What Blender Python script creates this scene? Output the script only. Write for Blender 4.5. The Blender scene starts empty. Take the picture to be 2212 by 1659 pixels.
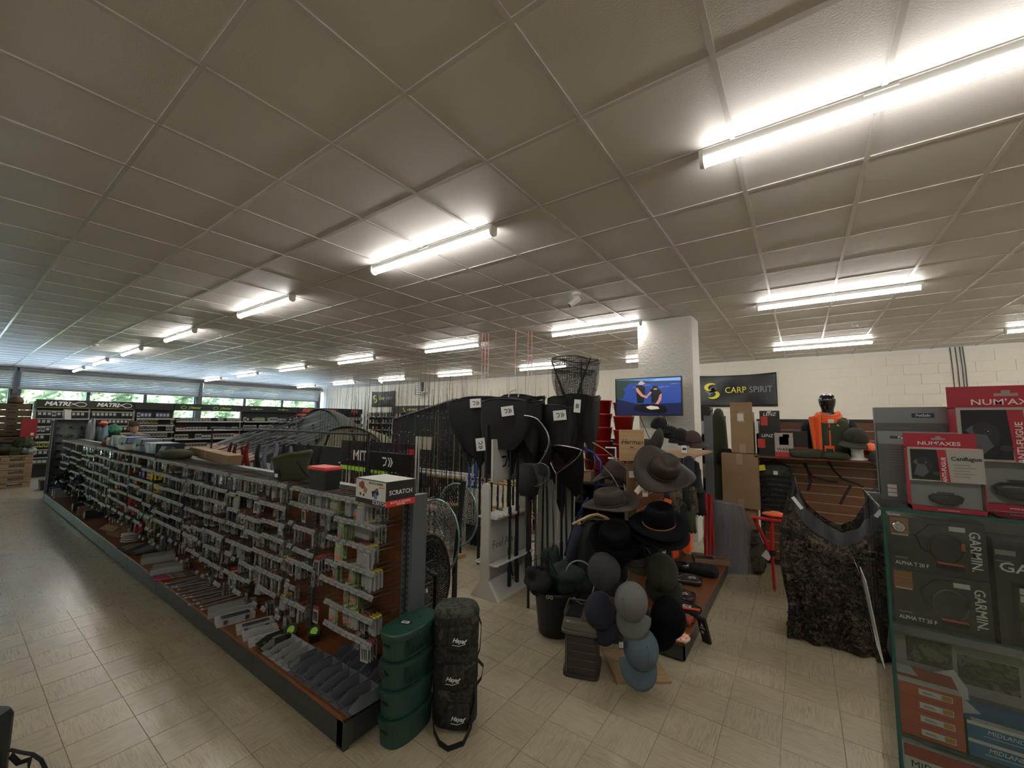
import bpy, math, random
from math import sin, cos, pi, radians as R
from mathutils import Vector, Matrix, Euler
random.seed(7)
scn = bpy.context.scene
COL = scn.collection
# ---------------------------------------------------------------- camera
FPX, PITCH, ROLL, YAW, HC = 874.2, 0.0902, 0.0091, 0.6188, 1.6
_cp, _sp, _cr, _sr, _c, _s = cos(PITCH), sin(PITCH), cos(ROLL), sin(ROLL), cos(YAW), sin(YAW)
def _rot(X, Y, Z): return Vector((X*_c - Y*_s, X*_s + Y*_c, Z))
def ray(x, y):
    u = (x-1106)/FPX; v = (829.5-y)/FPX
    X = u*_cr - v*_sr; zu = u*_sr + v*_cr
    return _rot(X, _cp - zu*_sp, _sp + zu*_cp)
def at(x, y, X=None, Y=None, Z=None):
    """world point seen at photo pixel x, y on the plane X=, Y= or Z="""
    d = ray(x, y)
    t = (Z-HC)/d.z if Z is not None else (X/d.x if X is not None else Y/d.y)
    return Vector((0, 0, HC)) + d*t
cd = bpy.data.cameras.new('camera'); cam = bpy.data.objects.new('camera', cd); COL.objects.link(cam)
r_ = _rot(_cr, -_sr*_sp, _sr*_cp); u_ = _rot(-_sr, -_cr*_sp, _cr*_cp); f_ = _rot(0, _cp, _sp)
cam.matrix_world = Matrix(((r_.x, u_.x, -f_.x, 0), (r_.y, u_.y, -f_.y, 0), (r_.z, u_.z, -f_.z, HC), (0, 0, 0, 1)))
cd.sensor_width = 36; cd.lens = 36*FPX/2212; cd.clip_start = 0.02; cd.clip_end = 200
scn.camera = cam
# ---------------------------------------------------------------- world, exposure
w = bpy.data.worlds.new('sky'); scn.world = w; w.use_nodes = True
wn = w.node_tree.nodes; wl = w.node_tree.links
bg = wn['Background']; sk = wn.new('ShaderNodeTexSky'); sk.sky_type = 'HOSEK_WILKIE'; sk.turbidity = 5
sk.sun_direction = Vector((0.5, -0.4, 0.75)).normalized()
wl.new(sk.outputs[0], bg.inputs[0]); bg.inputs[1].default_value = 230.0
sd = bpy.data.lights.new('sun', 'SUN'); sd.energy = 130.0; sd.angle = 0.2; sd.color = (1, .96, .88)
so = bpy.data.objects.new('sun', sd); COL.objects.link(so); so.rotation_euler = Vector((0.5, -0.4, 0.75)).to_track_quat('Z', 'Y').to_euler()
scn.view_settings.view_transform = 'Standard'; scn.view_settings.look = 'None'
scn.view_settings.gamma = 1; scn.view_settings.use_curve_mapping = False
scn.view_settings.exposure = 0.0
TUBE = 50.0          # radiance of the ceiling tubes
ZC = 3.1             # ceiling height
# ---------------------------------------------------------------- materials
_M = {}
def mat(name, col=(.5, .5, .5), rough=.5, metal=0., spec=.5, noise=None, bump=None, trans=0., alpha=1., coat=0., emit=None, sheen=0.):
    if name in _M: return _M[name]
    m = bpy.data.materials.new(name); m.use_nodes = True; _M[name] = m
    nt = m.node_tree; N = nt.nodes; L = nt.links; b = N['Principled BSDF']
    b.inputs['Base Color'].default_value = (*col, 1); b.inputs['Roughness'].default_value = rough
    b.inputs['Metallic'].default_value = metal; b.inputs['Specular IOR Level'].default_value = spec
    if trans: b.inputs['Transmission Weight'].default_value = trans
    if coat: b.inputs['Coat Weight'].default_value = coat
    if sheen: b.inputs['Sheen Weight'].default_value = sheen
    if alpha < 1: b.inputs['Alpha'].default_value = alpha
    if emit: b.inputs['Emission Color'].default_value = (*emit[0], 1); b.inputs['Emission Strength'].default_value = emit[1]
    if noise:
        tc = N.new('ShaderNodeTexCoord'); mp = N.new('ShaderNodeMapping'); L.new(tc.outputs['Object'], mp.inputs[0])
        if len(noise) > 3: mp.inputs['Scale'].default_value = noise[3]
        t = N.new('ShaderNodeTexNoise'); t.inputs['Scale'].default_value = noise[0]; t.inputs['Detail'].default_value = 5
        L.new(mp.outputs[0], t.inputs[0])
        rp = N.new('ShaderNodeValToRGB'); rp.color_ramp.elements[0].position = .35; rp.color_ramp.elements[1].position = .65
        rp.color_ramp.elements[0].color = (*col, 1); rp.color_ramp.elements[1].color = (*noise[1], 1)
        if noise[2]: rp.color_ramp.interpolation = 'CONSTANT'; rp.color_ramp.elements[1].position = .52
        L.new(t.outputs[0], rp.inputs[0]); L.new(rp.outputs[0], b.inputs['Base Color'])
    if bump:
        tc = N.new('ShaderNodeTexCoord'); t = N.new('ShaderNodeTexNoise'); t.inputs['Scale'].default_value = bump[0]; t.inputs['Detail'].default_value = 4
        L.new(tc.outputs['Object'], t.inputs[0]); bp = N.new('ShaderNodeBump'); bp.inputs['Strength'].default_value = bump[1]; bp.inputs['Distance'].default_value = .01
        L.new(t.outputs[0], bp.inputs['Height']); L.new(bp.outputs[0], b.inputs['Normal'])
    return m
def camo(name, cols, scale, rough=.85):
    if name in _M: return _M[name]
    m = mat(name, cols[0], rough); nt = m.node_tree; N = nt.nodes; L = nt.links; b = N['Principled BSDF']
    tc = N.new('ShaderNodeTexCoord'); t = N.new('ShaderNodeTexNoise'); t.inputs['Scale'].default_value = scale; t.inputs['Detail'].default_value = 5; t.inputs['Roughness'].default_value = .65; t.inputs['Distortion'].default_value = .5
    L.new(tc.outputs['Object'], t.inputs[0]); rp = N.new('ShaderNodeValToRGB'); rp.color_ramp.interpolation = 'CONSTANT'
    cr = rp.color_ramp; n = len(cols)
    while len(cr.elements) < n: cr.elements.new(.5)
    for i, c in enumerate(cols):
        cr.elements[i].position = 0 if i == 0 else .34 + .32*i/n; cr.elements[i].color = (*c, 1)
    L.new(t.outputs[0], rp.inputs[0]); L.new(rp.outputs[0], b.inputs['Base Color']); return m
def netmat(name, col, cell, width, hexa=False, base=0.0):
    """knotted mesh: threads opaque, holes open"""
    if name in _M: return _M[name]
    m = mat(name, col, .8); nt = m.node_tree; N = nt.nodes; L = nt.links; b = N['Principled BSDF']
    tc = N.new('ShaderNodeTexCoord'); v = N.new('ShaderNodeTexVoronoi'); v.feature = 'DISTANCE_TO_EDGE'; v.inputs['Scale'].default_value = cell; v.inputs['Randomness'].default_value = .35
    L.new(tc.outputs['UV'], v.inputs[0]); c = N.new('ShaderNodeMath'); c.operation = 'LESS_THAN'; c.inputs[1].default_value = width
    L.new(v.outputs['Distance'], c.inputs[0]); mx = N.new('ShaderNodeMath'); mx.operation = 'MAXIMUM'; mx.inputs[1].default_value = base
    L.new(c.outputs[0], mx.inputs[0]); L.new(mx.outputs[0], b.inputs['Alpha']); return m
# ---------------------------------------------------------------- mesh builder
class MB:
    def __init__(s): s.v = []; s.f = []; s.m = []; s.X = Matrix.Identity(4); s.uv = {}
    def xf(s, loc=(0, 0, 0), rot=(0, 0, 0), sc=(1, 1, 1)):
        s.X = Matrix.LocRotScale(Vector(loc), Euler(rot), Vector(sc)); return s
    def add(s, vs, fs, m=0):
        k = len(s.v); s.v += [s.X @ Vector(p) for p in vs]; s.f += [[i+k for i in f] for f in fs]; s.m += [m]*len(fs); return s
    def bx(s, x0, y0, z0, x1, y1, z1, m=0):
        v = [(x0, y0, z0), (x1, y0, z0), (x1, y1, z0), (x0, y1, z0), (x0, y0, z1), (x1, y0, z1), (x1, y1, z1), (x0, y1, z1)]
        return s.add(v, [(0, 3, 2, 1), (4, 5, 6, 7), (0, 1, 5, 4), (1, 2, 6, 5), (2, 3, 7, 6), (3, 0, 4, 7)], m)
    def cbx(s, c, d, m=0): return s.bx(c[0]-d[0]/2, c[1]-d[1]/2, c[2]-d[2]/2, c[0]+d[0]/2, c[1]+d[1]/2, c[2]+d[2]/2, m)
    def frus(s, b, t, m=0):
        """b,t = (x0,y0,x1,y1,z) bottom and top rectangles"""
        v = []
        for q in (b, t): v += [(q[0], q[1], q[4]), (q[2], q[1], q[4]), (q[2], q[3], q[4]), (q[0], q[3], q[4])]
        return s.add(v, [(0, 3, 2, 1), (4, 5, 6, 7), (0, 1, 5, 4), (1, 2, 6, 5), (2, 3, 7, 6), (3, 0, 4, 7)], m)
    def tube(s, pts, r, n=6, m=0, closed=False, cap=True):
        pts = [Vector(p) for p in pts]; L = len(pts); rs = r if isinstance(r, (list, tuple)) else [r]*L
        vs = []; fs = []; up = None
        for i, p in enumerate(pts):
            a = pts[(i-1) % L] if (closed or i) else p; b = pts[(i+1) % L] if (closed or i < L-1) else p
            t = (b-a).normalized() if (b-a).length > 1e-9 else Vector((0, 0, 1))
            if up is None: up = t.orthogonal().normalized()
            else:
                up = up - t*up.dot(t)
                up = up.normalized() if up.length > 1e-6 else t.orthogonal().normalized()
            w2 = t.cross(up)
            for k in range(n):
                an = 2*pi*k/n; vs.append(p + (up*cos(an) + w2*sin(an))*rs[i])
        for i in range(L if closed else L-1):
            for k in range(n):
                a = i*n+k; b = i*n+(k+1) % n; c = ((i+1) % L)*n+(k+1) % n; d = ((i+1) % L)*n+k
                fs.append((a, b, c, d))
        if cap and not closed: fs.append(tuple(range(n))[::-1]); fs.append(tuple(range((L-1)*n, L*n)))
        return s.add(vs, fs, m)
    def rod(s, a, b, r, r2=None, n=6, m=0): return s.tube([a, b], [r, r if r2 is None else r2], n, m)
    def lathe(s, prof, n=20, m=0, sx=1, sy=1, fn=None):
        vs = []; fs = []
        for (r, z) in prof:
            for k in range(n):
                a = 2*pi*k/n; p = (r*cos(a)*sx, r*sin(a)*sy, z)
                vs.append(fn(p, a) if fn else p)
        for i in range(len(prof)-1):
            for k in range(n): fs.append((i*n+k, i*n+(k+1) % n, (i+1)*n+(k+1) % n, (i+1)*n+k))
        if prof[0][0] > 1e-5: fs.append(tuple(range(n))[::-1])
        if prof[-1][0] > 1e-5: fs.append(tuple(range((len(prof)-1)*n, len(prof)*n)))
        return s.add(vs, fs, m)
    def prism(s, poly, d0, d1, ax='y', m=0):
        """poly of 2D points; extruded along ax from d0 to d1 (x: pts are y,z; y: x,z; z: x,y)"""
        n = len(poly)
        def P(p, d): return (d, p[0], p[1]) if ax == 'x' else ((p[0], d, p[1]) if ax == 'y' else (p[0], p[1], d))
        vs = [P(p, d0) for p in poly] + [P(p, d1) for p in poly]
        fs = [tuple(range(n)), tuple(range(n, 2*n))[::-1]] + [(i, i+n, (i+1) % n+n, (i+1) % n) for i in range(n)]
        return s.add(vs, fs, m)
    def grid(s, fn, nu, nv, m=0, uvs=None):
        vs = [fn(i/nu, j/nv) for j in range(nv+1) for i in range(nu+1)]
        fs = [(j*(nu+1)+i, j*(nu+1)+i+1, (j+1)*(nu+1)+i+1, (j+1)*(nu+1)+i) for j in range(nv) for i in range(nu)]
        if uvs:
            k = len(s.v)
            for j in range(nv+1):
                for i in range(nu+1): s.uv[k+j*(nu+1)+i] = (i/nu*uvs[0], j/nv*uvs[1])
        return s.add(vs, fs, m)
    def mesh(s, name, mats, smooth=False):
        me = bpy.data.meshes.new(name); me.from_pydata(s.v, [], s.f)
        for m in (mats if isinstance(mats, (list, tuple)) else [mats]): me.materials.append(m)
        me.polygons.foreach_set('material_index', s.m)
        if smooth: me.polygons.foreach_set('use_smooth', [True]*len(me.polygons))
        if s.uv:
            l = me.uv_layers.new(name='UVMap')
            for lp in me.loops: l.data[lp.index].uv = s.uv.get(lp.vertex_index, (0, 0))
        me.update(); return me
    def build(s, name, mats, parent=None, loc=None, rot=None, smooth=False, bevel=0, sub=0, solid=0, auto=False, label=None, kind=None):
        o = bpy.data.objects.new(name, s.mesh(name, mats, smooth)); COL.objects.link(o)
        if loc is not None: o.location = loc
        if rot is not None: o.rotation_euler = rot
        if parent is not None: o.parent = parent
        if solid: md = o.modifiers.new('s', 'SOLIDIFY'); md.thickness = solid; md.offset = 0
        if bevel: md = o.modifiers.new('b', 'BEVEL'); md.width = bevel; md.segments = 2; md.limit_method = 'ANGLE'
        if sub: md = o.modifiers.new('u', 'SUBSURF'); md.levels = sub; md.render_levels = sub
        if label: o['label'] = label
        if kind: o['kind'] = kind
        return o
def tag(o, label, cat, group=None, kind=None):
    o['label'] = label; o['category'] = cat
    if group: o['group'] = group
    if kind: o['kind'] = kind
    return o
def thing(name, label, cat, loc=(0, 0, 0), rz=0, group=None, rot=None):
    o = bpy.data.objects.new(name, None); COL.objects.link(o); o.location = loc
    o.rotation_euler = rot if rot is not None else (0, 0, rz); o.empty_display_size = .05
    return tag(o, label, cat, group)
def struct(o): o['kind'] = 'structure'; return o
def dup(o, loc=None, rz=None, label=None, group=None, rot=None, top=True, sc=None):
    c = o.copy(); COL.objects.link(c)
    if loc is not None: c.location = loc
    if rz is not None: c.rotation_euler = (0, 0, rz)
    if rot is not None: c.rotation_euler = rot
    if sc is not None: c.scale = sc
    if label: c['label'] = label
    if group: c['group'] = group
    for ch in o.children:
        k = dup(ch); k.parent = c
    return c
def text(s, size, m, parent, loc, rot, name='lettering', wx=1., align='CENTER', ext=.0004, shear=0., bold=0.):
    cu = bpy.data.curves.new(name, 'FONT'); cu.body = s; cu.size = size; cu.align_x = align; cu.align_y = 'CENTER'; cu.extrude = ext; cu.shear = shear; cu.offset = bold; cu.resolution_u = 2
    t = bpy.data.objects.new('tmp', cu); me = bpy.data.meshes.new_from_object(t); bpy.data.objects.remove(t); bpy.data.curves.remove(cu)
    me.materials.clear(); me.materials.append(m)
    o = bpy.data.objects.new(name, me); COL.objects.link(o); o.location = loc; o.rotation_euler = rot; o.scale = (wx, 1, 1)
    if parent is not None: o.parent = parent
    return o
ORD = ['first', 'second', 'third', 'fourth', 'fifth', 'sixth', 'seventh', 'eighth', 'ninth', 'tenth', 'eleventh', 'twelfth', 'thirteenth', 'fourteenth', 'fifteenth', 'sixteenth', 'seventeenth', 'eighteenth', 'nineteenth', 'twentieth']
def nth(i):
    if i < 20: return ORD[i]
    t = ['twenty', 'thirty', 'forty', 'fifty', 'sixty', 'seventy', 'eighty', 'ninety'][(i+1)//10-2]
    u = (i+1) % 10
    return {'twenty': 'twentieth', 'thirty': 'thirtieth', 'forty': 'fortieth', 'fifty': 'fiftieth', 'sixty': 'sixtieth', 'seventy': 'seventieth', 'eighty': 'eightieth', 'ninety': 'ninetieth'}[t] if u == 0 else t+'-'+ORD[u-1]
def thinglass(name, tint=(.93, .97, .95), k=1.6):
    if name in _M: return _M[name]
    m = bpy.data.materials.new(name); m.use_nodes = True; _M[name] = m; nt = m.node_tree; N = nt.nodes; L = nt.links
    N.remove(N['Principled BSDF']); out = N['Material Output']; t = N.new('ShaderNodeBsdfTransparent'); t.inputs[0].default_value = (*tint, 1); g = N.new('ShaderNodeBsdfGlossy'); g.inputs['Roughness'].default_value = .02
    f = N.new('ShaderNodeFresnel'); f.inputs[0].default_value = 1.5; a = N.new('ShaderNodeMath'); a.operation = 'MULTIPLY'; a.inputs[1].default_value = k; a.use_clamp = True; L.new(f.outputs[0], a.inputs[0])
    mx = N.new('ShaderNodeMixShader'); L.new(a.outputs[0], mx.inputs[0]); L.new(t.outputs[0], mx.inputs[1]); L.new(g.outputs[0], mx.inputs[2]); L.new(mx.outputs[0], out.inputs[0]); return m
# common materials
WHITE = mat('white_plastic', (.72, .71, .68), .4); BLACK = mat('black_plastic', (.012, .012, .013), .45); DARK = mat('dark_metal', (.045, .05, .055), .4, .6)
CHROME = mat('chrome_wire', (.5, .5, .5), .25, 1.); CARD = mat('cardboard', (.30, .20, .11), .85, noise=(6, (.27, .175, .095), 0)); PAPER = mat('paper_label', (.62, .62, .6), .6)
RED = mat('red_plastic', (.45, .015, .015), .4); ORANGE = mat('orange_fabric', (.9, .10, .015), .75); OLIVE = mat('olive_fabric', (.035, .04, .018), .85, bump=(60, .4))
BLKFAB = mat('black_fabric', (.008, .008, .009), .9, bump=(50, .4)); NAVY = mat('navy_fabric', (.012, .014, .03), .85, bump=(50, .4)); WOODL = mat('light_wood', (.42, .27, .13), .6, noise=(3, (.34, .21, .10), 0, (1, 1, 14)))
LAMI = mat('brown_laminate', (.17, .056, .02), .4, noise=(4, (.12, .04, .014), 0, (14, 14, 1.5)), coat=.1); LAMD = mat('deck_laminate', (.21, .072, .022), .38, noise=(4, (.15, .05, .016), 0, (1.2, 14, 14)), coat=.1)
GREYM = mat('grey_powder_coat', (.09, .10, .105), .4, .1); GREYP = mat('grey_plastic', (.13, .14, .15), .5); CLEAR = mat('clear_plastic', (.8, .82, .82), .15, alpha=.28)
GREEN = mat('dark_green_plastic', (.012, .05, .035), .45, bump=(300, .1)); INKW = mat('white_print', (.75, .75, .73), .6); INKB = mat('black_print', (.01, .01, .01), .6)
YEL = mat('yellow_print', (.7, .62, .03), .5); LIME = mat('lime_print', (.3, .6, .05), .5)
# ================================================================ ROOM
XW, XR, YB, YF = -20.0, 4.6, 11.3, -5.0
# floor
fm = mat('floor_vinyl', (.36, .31, .22), .34, spec=.5)
def floor_nodes():
    nt = fm.node_tree; N = nt.nodes; L = nt.links; b = N['Principled BSDF']; T = .2575
    g = N.new('ShaderNodeNewGeometry'); sp = N.new('ShaderNodeSeparateXYZ'); L.new(g.outputs['Position'], sp.inputs[0])
    def M(op, a, b2=None):
        n = N.new('ShaderNodeMath'); n.operation = op
        for i, q in enumerate((a, b2)):
            if q is None: continue
            if isinstance(q, (int, float)): n.inputs[i].default_value = q
            else: L.new(q, n.inputs[i])
        return n.outputs[0]
    fx = M('FLOOR', M('DIVIDE', M('ADD', sp.outputs[0], .154), T)); fy = M('FLOOR', M('DIVIDE', M('SUBTRACT', sp.outputs[1], .988), T))
    par = M('FRACT', M('MULTIPLY', M('ADD', fx, fy), .5)); par = M('GREATER_THAN', par, .25)
    rn = N.new('ShaderNodeTexWhiteNoise'); rn.noise_dimensions = '2D'; cb = N.new('ShaderNodeCombineXYZ'); L.new(fx, cb.inputs[0]); L.new(fy, cb.inputs[1]); L.new(cb.outputs[0], rn.inputs['Vector'])
    def streak(sc):
        mp = N.new('ShaderNodeMapping'); mp.inputs['Scale'].default_value = sc; L.new(g.outputs['Position'], mp.inputs[0])
        t = N.new('ShaderNodeTexNoise'); t.inputs['Scale'].default_value = 1; t.inputs['Detail'].default_value = 3; t.inputs['Roughness'].default_value = .6; t.inputs['Distortion'].default_value = .35; L.new(mp.outputs[0], t.inputs[0]); return t.outputs[0]
    mx = N.new('ShaderNodeMix'); L.new(par, mx.inputs[0]); L.new(streak((6, 120, 1)), mx.inputs[2]); L.new(streak((120, 6, 1)), mx.inputs[3])
    rp = N.new('ShaderNodeValToRGB'); e = rp.color_ramp.elements; e[0].position = .33; e[0].color = (.27, .228, .155, 1); e[1].position = .50; e[1].color = (.40, .345, .235, 1)
    L.new(mx.outputs[0], rp.inputs[0])
    big = N.new('ShaderNodeTexNoise'); big.inputs['Scale'].default_value = 2.2; big.inputs['Detail'].default_value = 6; L.new(g.outputs['Position'], big.inputs[0])
    ad = M('MULTIPLY', M('ADD', M('MULTIPLY', rn.outputs['Value'], .10), M('MULTIPLY', big.outputs[0], .3)), 1); ad = M('ADD', ad, .76)
    sc = N.new('ShaderNodeVectorMath'); sc.operation = 'SCALE'; L.new(rp.outputs[0], sc.inputs[0]); L.new(ad, sc.inputs['Scale'])
    L.new(sc.outputs[0], b.inputs['Base Color'])
    bp = N.new('ShaderNodeBump'); bp.inputs['Strength'].default_value = .25; bp.inputs['Distance'].default_value = .002; L.new(mx.outputs[0], bp.inputs['Height']); L.new(bp.outputs[0], b.inputs['Normal'])
    L.new(M('SUBTRACT', .40, M('MULTIPLY', mx.outputs[0], .22)), b.inputs['Roughness']); b.inputs['Coat Weight'].default_value = .15; b.inputs['Coat Roughness'].default_value = .22
floor_nodes()
T = .2575; X0 = -.154; Y0 = .988
JOINT = mat('floor_joint', (.225, .195, .14), .8)
fl = struct(MB().bx(XW-.3, YF-.3, -.08, XR+.3, YB+.3, -.0025).build('floor', JOINT))
tm = MB(); tm.frus((0.001, .001, T-.001, T-.001, -.003), (.0016, .0016, T-.0016, T-.0016, 0)); tme = tm.mesh('floor_tile', fm)
cells = []
for i in range(int((XW-X0)/T), int((XR-X0)/T)):
    for j in range(int((YF-Y0)/T)+1, int((YB-Y0)/T)):
        cells.append((math.hypot(X0+(i+.5)*T, Y0+(j+.5)*T-.2), i, j))
def seen(X, Y):
    xc = X*_c + Y*_s; yc = -X*_s + Y*_c
    zu = -yc*_sp - HC*_cp; yf = yc*_cp - HC*_sp
    return yf > .2 and abs(xc/yf) < 1.30 and zu/yf > -.98
vis = sorted([c for c in cells if seen(X0+(c[1]+.5)*T, Y0+(c[2]+.5)*T)]); near = set((i, j) for _, i, j in vis[:300])
rest = MB()
for d, i, j in cells:
    if (i, j) in near:
        o = bpy.data.objects.new('floor_tile', tme); COL.objects.link(o); o.location = (X0+i*T, Y0+j*T, 0); o.parent = fl
    elif Y0+j*T > -1.5:
        x = X0+i*T; y = Y0+j*T
        rest.add([(x+.001, y+.001, -.0005), (x+T-.001, y+.001, -.0005), (x+T-.001, y+T-.001, -.0005), (x+.001, y+T-.001, -.0005)], [(0, 1, 2, 3)])
    else: pass
rest.add([(XW, YF, -.001), (XR, YF, -.001), (XR, -1.4, -.001), (XW, -1.4, -.001)], [(0, 1, 2, 3)])
rest.build('far_floor_tiles', fm, fl, kind='stuff')
# ceiling
CP = mat('ceiling_panel', (.61, .575, .545), .55, bump=(120, .12)); CB = mat('ceiling_bar', (.55, .53, .50), .25, spec=.8)
GX, GY, G = -2.029, .531, .6
ce = struct(MB().bx(XW, YF, ZC+.06, XR, YB, ZC+.2).build('ceiling', CP))
pm = MB().bx(.008, .008, 0, G-.008, G-.008, .012).mesh('ceiling_panel', CP)
bb = MB()
n0 = math.floor((XW-GX)/G); n1 = math.ceil((XR-GX)/G); m0 = math.floor((YF-GY)/G); m1 = math.ceil((YB-GY)/G)
pc = []
for i in range(n0, n1):
    for j in range(m0, m1):
        X = GX+(i+.5)*G; Y = GY+(j+.5)*G; xc = X*_c+Y*_s; yc = -X*_s+Y*_c; yf = yc*_cp+1.5*_sp
        v = yf > .1 and abs(xc/yf) < 1.32 and (-yc*_sp+1.5*_cp)/yf < 1.0
        pc.append((0 if v else 1, math.hypot(X, Y), i, j))
pc.sort()
for k, (v, d, i, j) in enumerate(pc):
    x = GX+i*G; y = GY+j*G
    if k < 300 and not v:
        o = bpy.data.objects.new('ceiling_panel', pm); COL.objects.link(o); o.location = (x, y, ZC+.006); o.parent = ce
    else: bb.bx(max(x+.008, XW), y+.008, ZC+.006, min(x+G-.008, XR), min(y+G-.008, YB), ZC+.018)
bb.build('far_ceiling_panels', CP, ce, kind='stuff')
for j in range(m0+1, m1):
    y = GY+j*G; MB().bx(XW, y-.012, ZC, XR, y+.012, ZC+.008).bx(XW, y-.002, ZC+.008, XR, y+.002, ZC+.05).build('ceiling_bar', CB, ce)
for i in range(n0+1, n1):
    x = GX+i*G; MB().bx(x-.012, YF, ZC-.0006, x+.012, YB, ZC+.008).build('ceiling_bar', CB, ce)
# walls
WALL = mat('painted_block_wall', (.70, .66, .57), .8, bump=(25, .25), noise=(1.2, (.66, .62, .54), 0))
wb = struct(MB().bx(XW-.2, YB+.012, 0, XR, YB+.25, ZC+.06).build('wall_back', WALL))
bm_ = MB().frus((.003, 0, .497, .014, .003), (.003, 0, .497, .014, .197)).mesh('block', WALL)
br = MB()
for r in range(0, 16):
    for k in range(-41, 10):
        x = k*.5 + (.25 if r % 2 else 0)
        if x+.5 > XR or x < XW: continue
        if x > -3.4 and r >= 9 or (x > -9 and r >= 12):
            if r*.2+.2 > ZC: continue
            o = bpy.data.objects.new('block', bm_); COL.objects.link(o); o.location = (x, YB, r*.2); o.parent = wb
        else: br.bx(x+.003, YB, r*.2+.003, x+.497, YB+.014, min(r*.2+.197, ZC))
br.build('far_blocks', WALL, wb, kind='stuff')
struct(MB().bx(XR, YF, 0, XR+.2, YB, ZC+.06).build('wall_right', WALL))
struct(MB().bx(XW, YF-.2, 0, XR, YF, ZC+.06).build('wall_front', WALL))
# window wall
ALU = mat('window_aluminium', (.10, .11, .115), .45, .3); SHUT = mat('shutter_slats', (.62, .65, .67), .35); FASC = mat('shutter_fascia', (.22, .225, .23), .6)
wl_ = struct(MB().bx(XW-.2, YF, 0, XW, 1.0-4.9, ZC).bx(XW-.2, 1.0-4.9, 0, XW, YB, .12).bx(XW-.2, -3.9, 2.95, XW, YB, ZC+.06).build('wall_left', WALL))
GLASS = thinglass('window_glass', (.95, .99, .98), 1.0)
bays = [(-3.6, 1.15), (1.4, 5.9), (6.15, 10.95)]
k = 0
for (a, b) in bays:
    k += 1
    wo = struct(MB().bx(XW-.16, a-.12, .1, XW-.02, a, 2.6).bx(XW-.16, b, .1, XW-.02, b+.12, 2.6).bx(XW-.14, a, 2.5, XW-.04, b, 2.6).bx(XW-.14, a, .1, XW-.04, b, .2).build('window_%d' % k, ALU))
    n = 3
    for q in range(1, n):
        y = a+(b-a)*q/n; MB().bx(XW-.13, y-.045, .2, XW-.05, y+.045, 2.5).build('mullion', ALU, wo)
    for q in range(n):
        MB().bx(XW-.095, a+(b-a)*q/n+.04, .2, XW-.085, a+(b-a)*(q+1)/n-.04, 2.52).build('pane', GLASS, wo)
    sh = struct(MB().bx(XW+.0, a-.1, 3.0, XW+.42, b+.1, 3.09).build('trim_%d' % k, FASC))
    for q in range(9):
        an = q/9*1.35
        cx = XW+.30-.14*sin(an); z = 3.0-q*.058
        MB().prism([(cx-.035, z-.056), (cx+.02, z-.040), (cx+.035, z-.018), (cx-.02, z)], a-.05, b+.05, 'y').build('shutter_slat', SHUT, sh)
    MB().bx(XW-.02, a-.1, 2.44, XW+.19, b+.1, 2.51).build('shutter_bottom_bar', FASC, sh)
for i, y in enumerate((1.27, 6.02, 11.02)):
    struct(MB().bx(XW-.05, y-.1, 0, XW+.12, y+.1, 3.0).bx(XW+.12, y-.05, 2.3, XW+.2, y+.05, 3.0).build('trim_%d' % (4+i), ALU))
# outside: ground and hedge
gr = struct(MB().bx(-60, -30, -.3, XW-.21, 40, -.1).build('ground_outside', mat('pale_paving', (.62, .63, .64), .9)))
LEAF = mat('hedge_leaf', (.016, .030, .009), .6, noise=(3, (.045, .065, .024), 0)); hb = MB()
def hs(u, v):
    y = -8+u*36; z = v*4.6
    return (-26.5+.35*sin(y*2.1+z*3)+.25*sin(y*5.3-z*4)+v*v*1.2*-1, y, z-.1)
hb.grid(hs, 120, 24)
rr = random.Random(3)
for q in range(9000):
    u, v = rr.random(), rr.random(); p = Vector(hs(u, v)); p.x += rr.uniform(0, .3)
    a = Vector((rr.uniform(-1, 1), rr.uniform(-1, 1), rr.uniform(-1, 1))).normalized()*.11; b = a.orthogonal().normalized()*.06
    hb.add([p-a, p+b, p+a, p-b], [(0, 1, 2, 3)])
tag(hb.build('hedge', LEAF), 'tall green leafy hedge growing outside beyond the shop windows', 'hedge', kind='stuff')
# pillar
PIL = mat('pillar_plaster', (.72, .70, .65), .85, bump=(28, 1.0))
PX0, PX1, PY0, PY1 = -1.95, -1.22, 6.0, 6.45
struct(MB().bx(PX0, PY0, 0, PX1, PY1, ZC).build('pillar', PIL))
struct(MB().bx(PX1, PY0+.0, 0, PX1+.03, PY1, ZC).build('trim_8', mat('pillar_board', (.75, .73, .68), .7)))
# ceiling battens
TUBEM = mat('lit_diffuser', (.9, .9, .9), .5, emit=((1, .97, .91), TUBE)); HOUS = mat('batten_housing', (.7, .7, .68), .4)
def batten():
    t = thing('ceiling_light', '', 'ceiling light', (0, 0, ZC), 0, 'lit tube lights on the tiled ceiling')
    MB().bx(-.75, -.032, -.045, .75, .032, 0).bx(-.06, -.04, -.012, .06, .04, 0).build('housing', HOUS, t)
    pr = [(-.034, -.040)]+[(-.034*cos(a), -.046-.034*sin(a)) for a in [pi*i/10 for i in range(11)]]+[(.034, -.040)]
    MB().prism(pr, -.735, .735, 'x').build('diffuser', TUBEM, t)
    for sx in (-1, 1):
        pe = [(-.038, 0), (-.038, -.05)]+[(-.038*cos(a), -.05-.036*sin(a)) for a in [pi*i/8 for i in range(1, 8)]]+[(.038, -.05), (.038, 0)]
        MB().prism(pe, sx*.735, sx*.757, 'x').build('end_cap', WHITE, t)
    return t
LX = [3.4, .36, -2.62, -5.72, -9.0, -12.15, -15.2, -18.2]
rows = [(2.36, 'row nearest the camera'), (5.9, 'middle row'), (9.48, 'row along the back wall')]
bt = batten(); first = True
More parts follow.
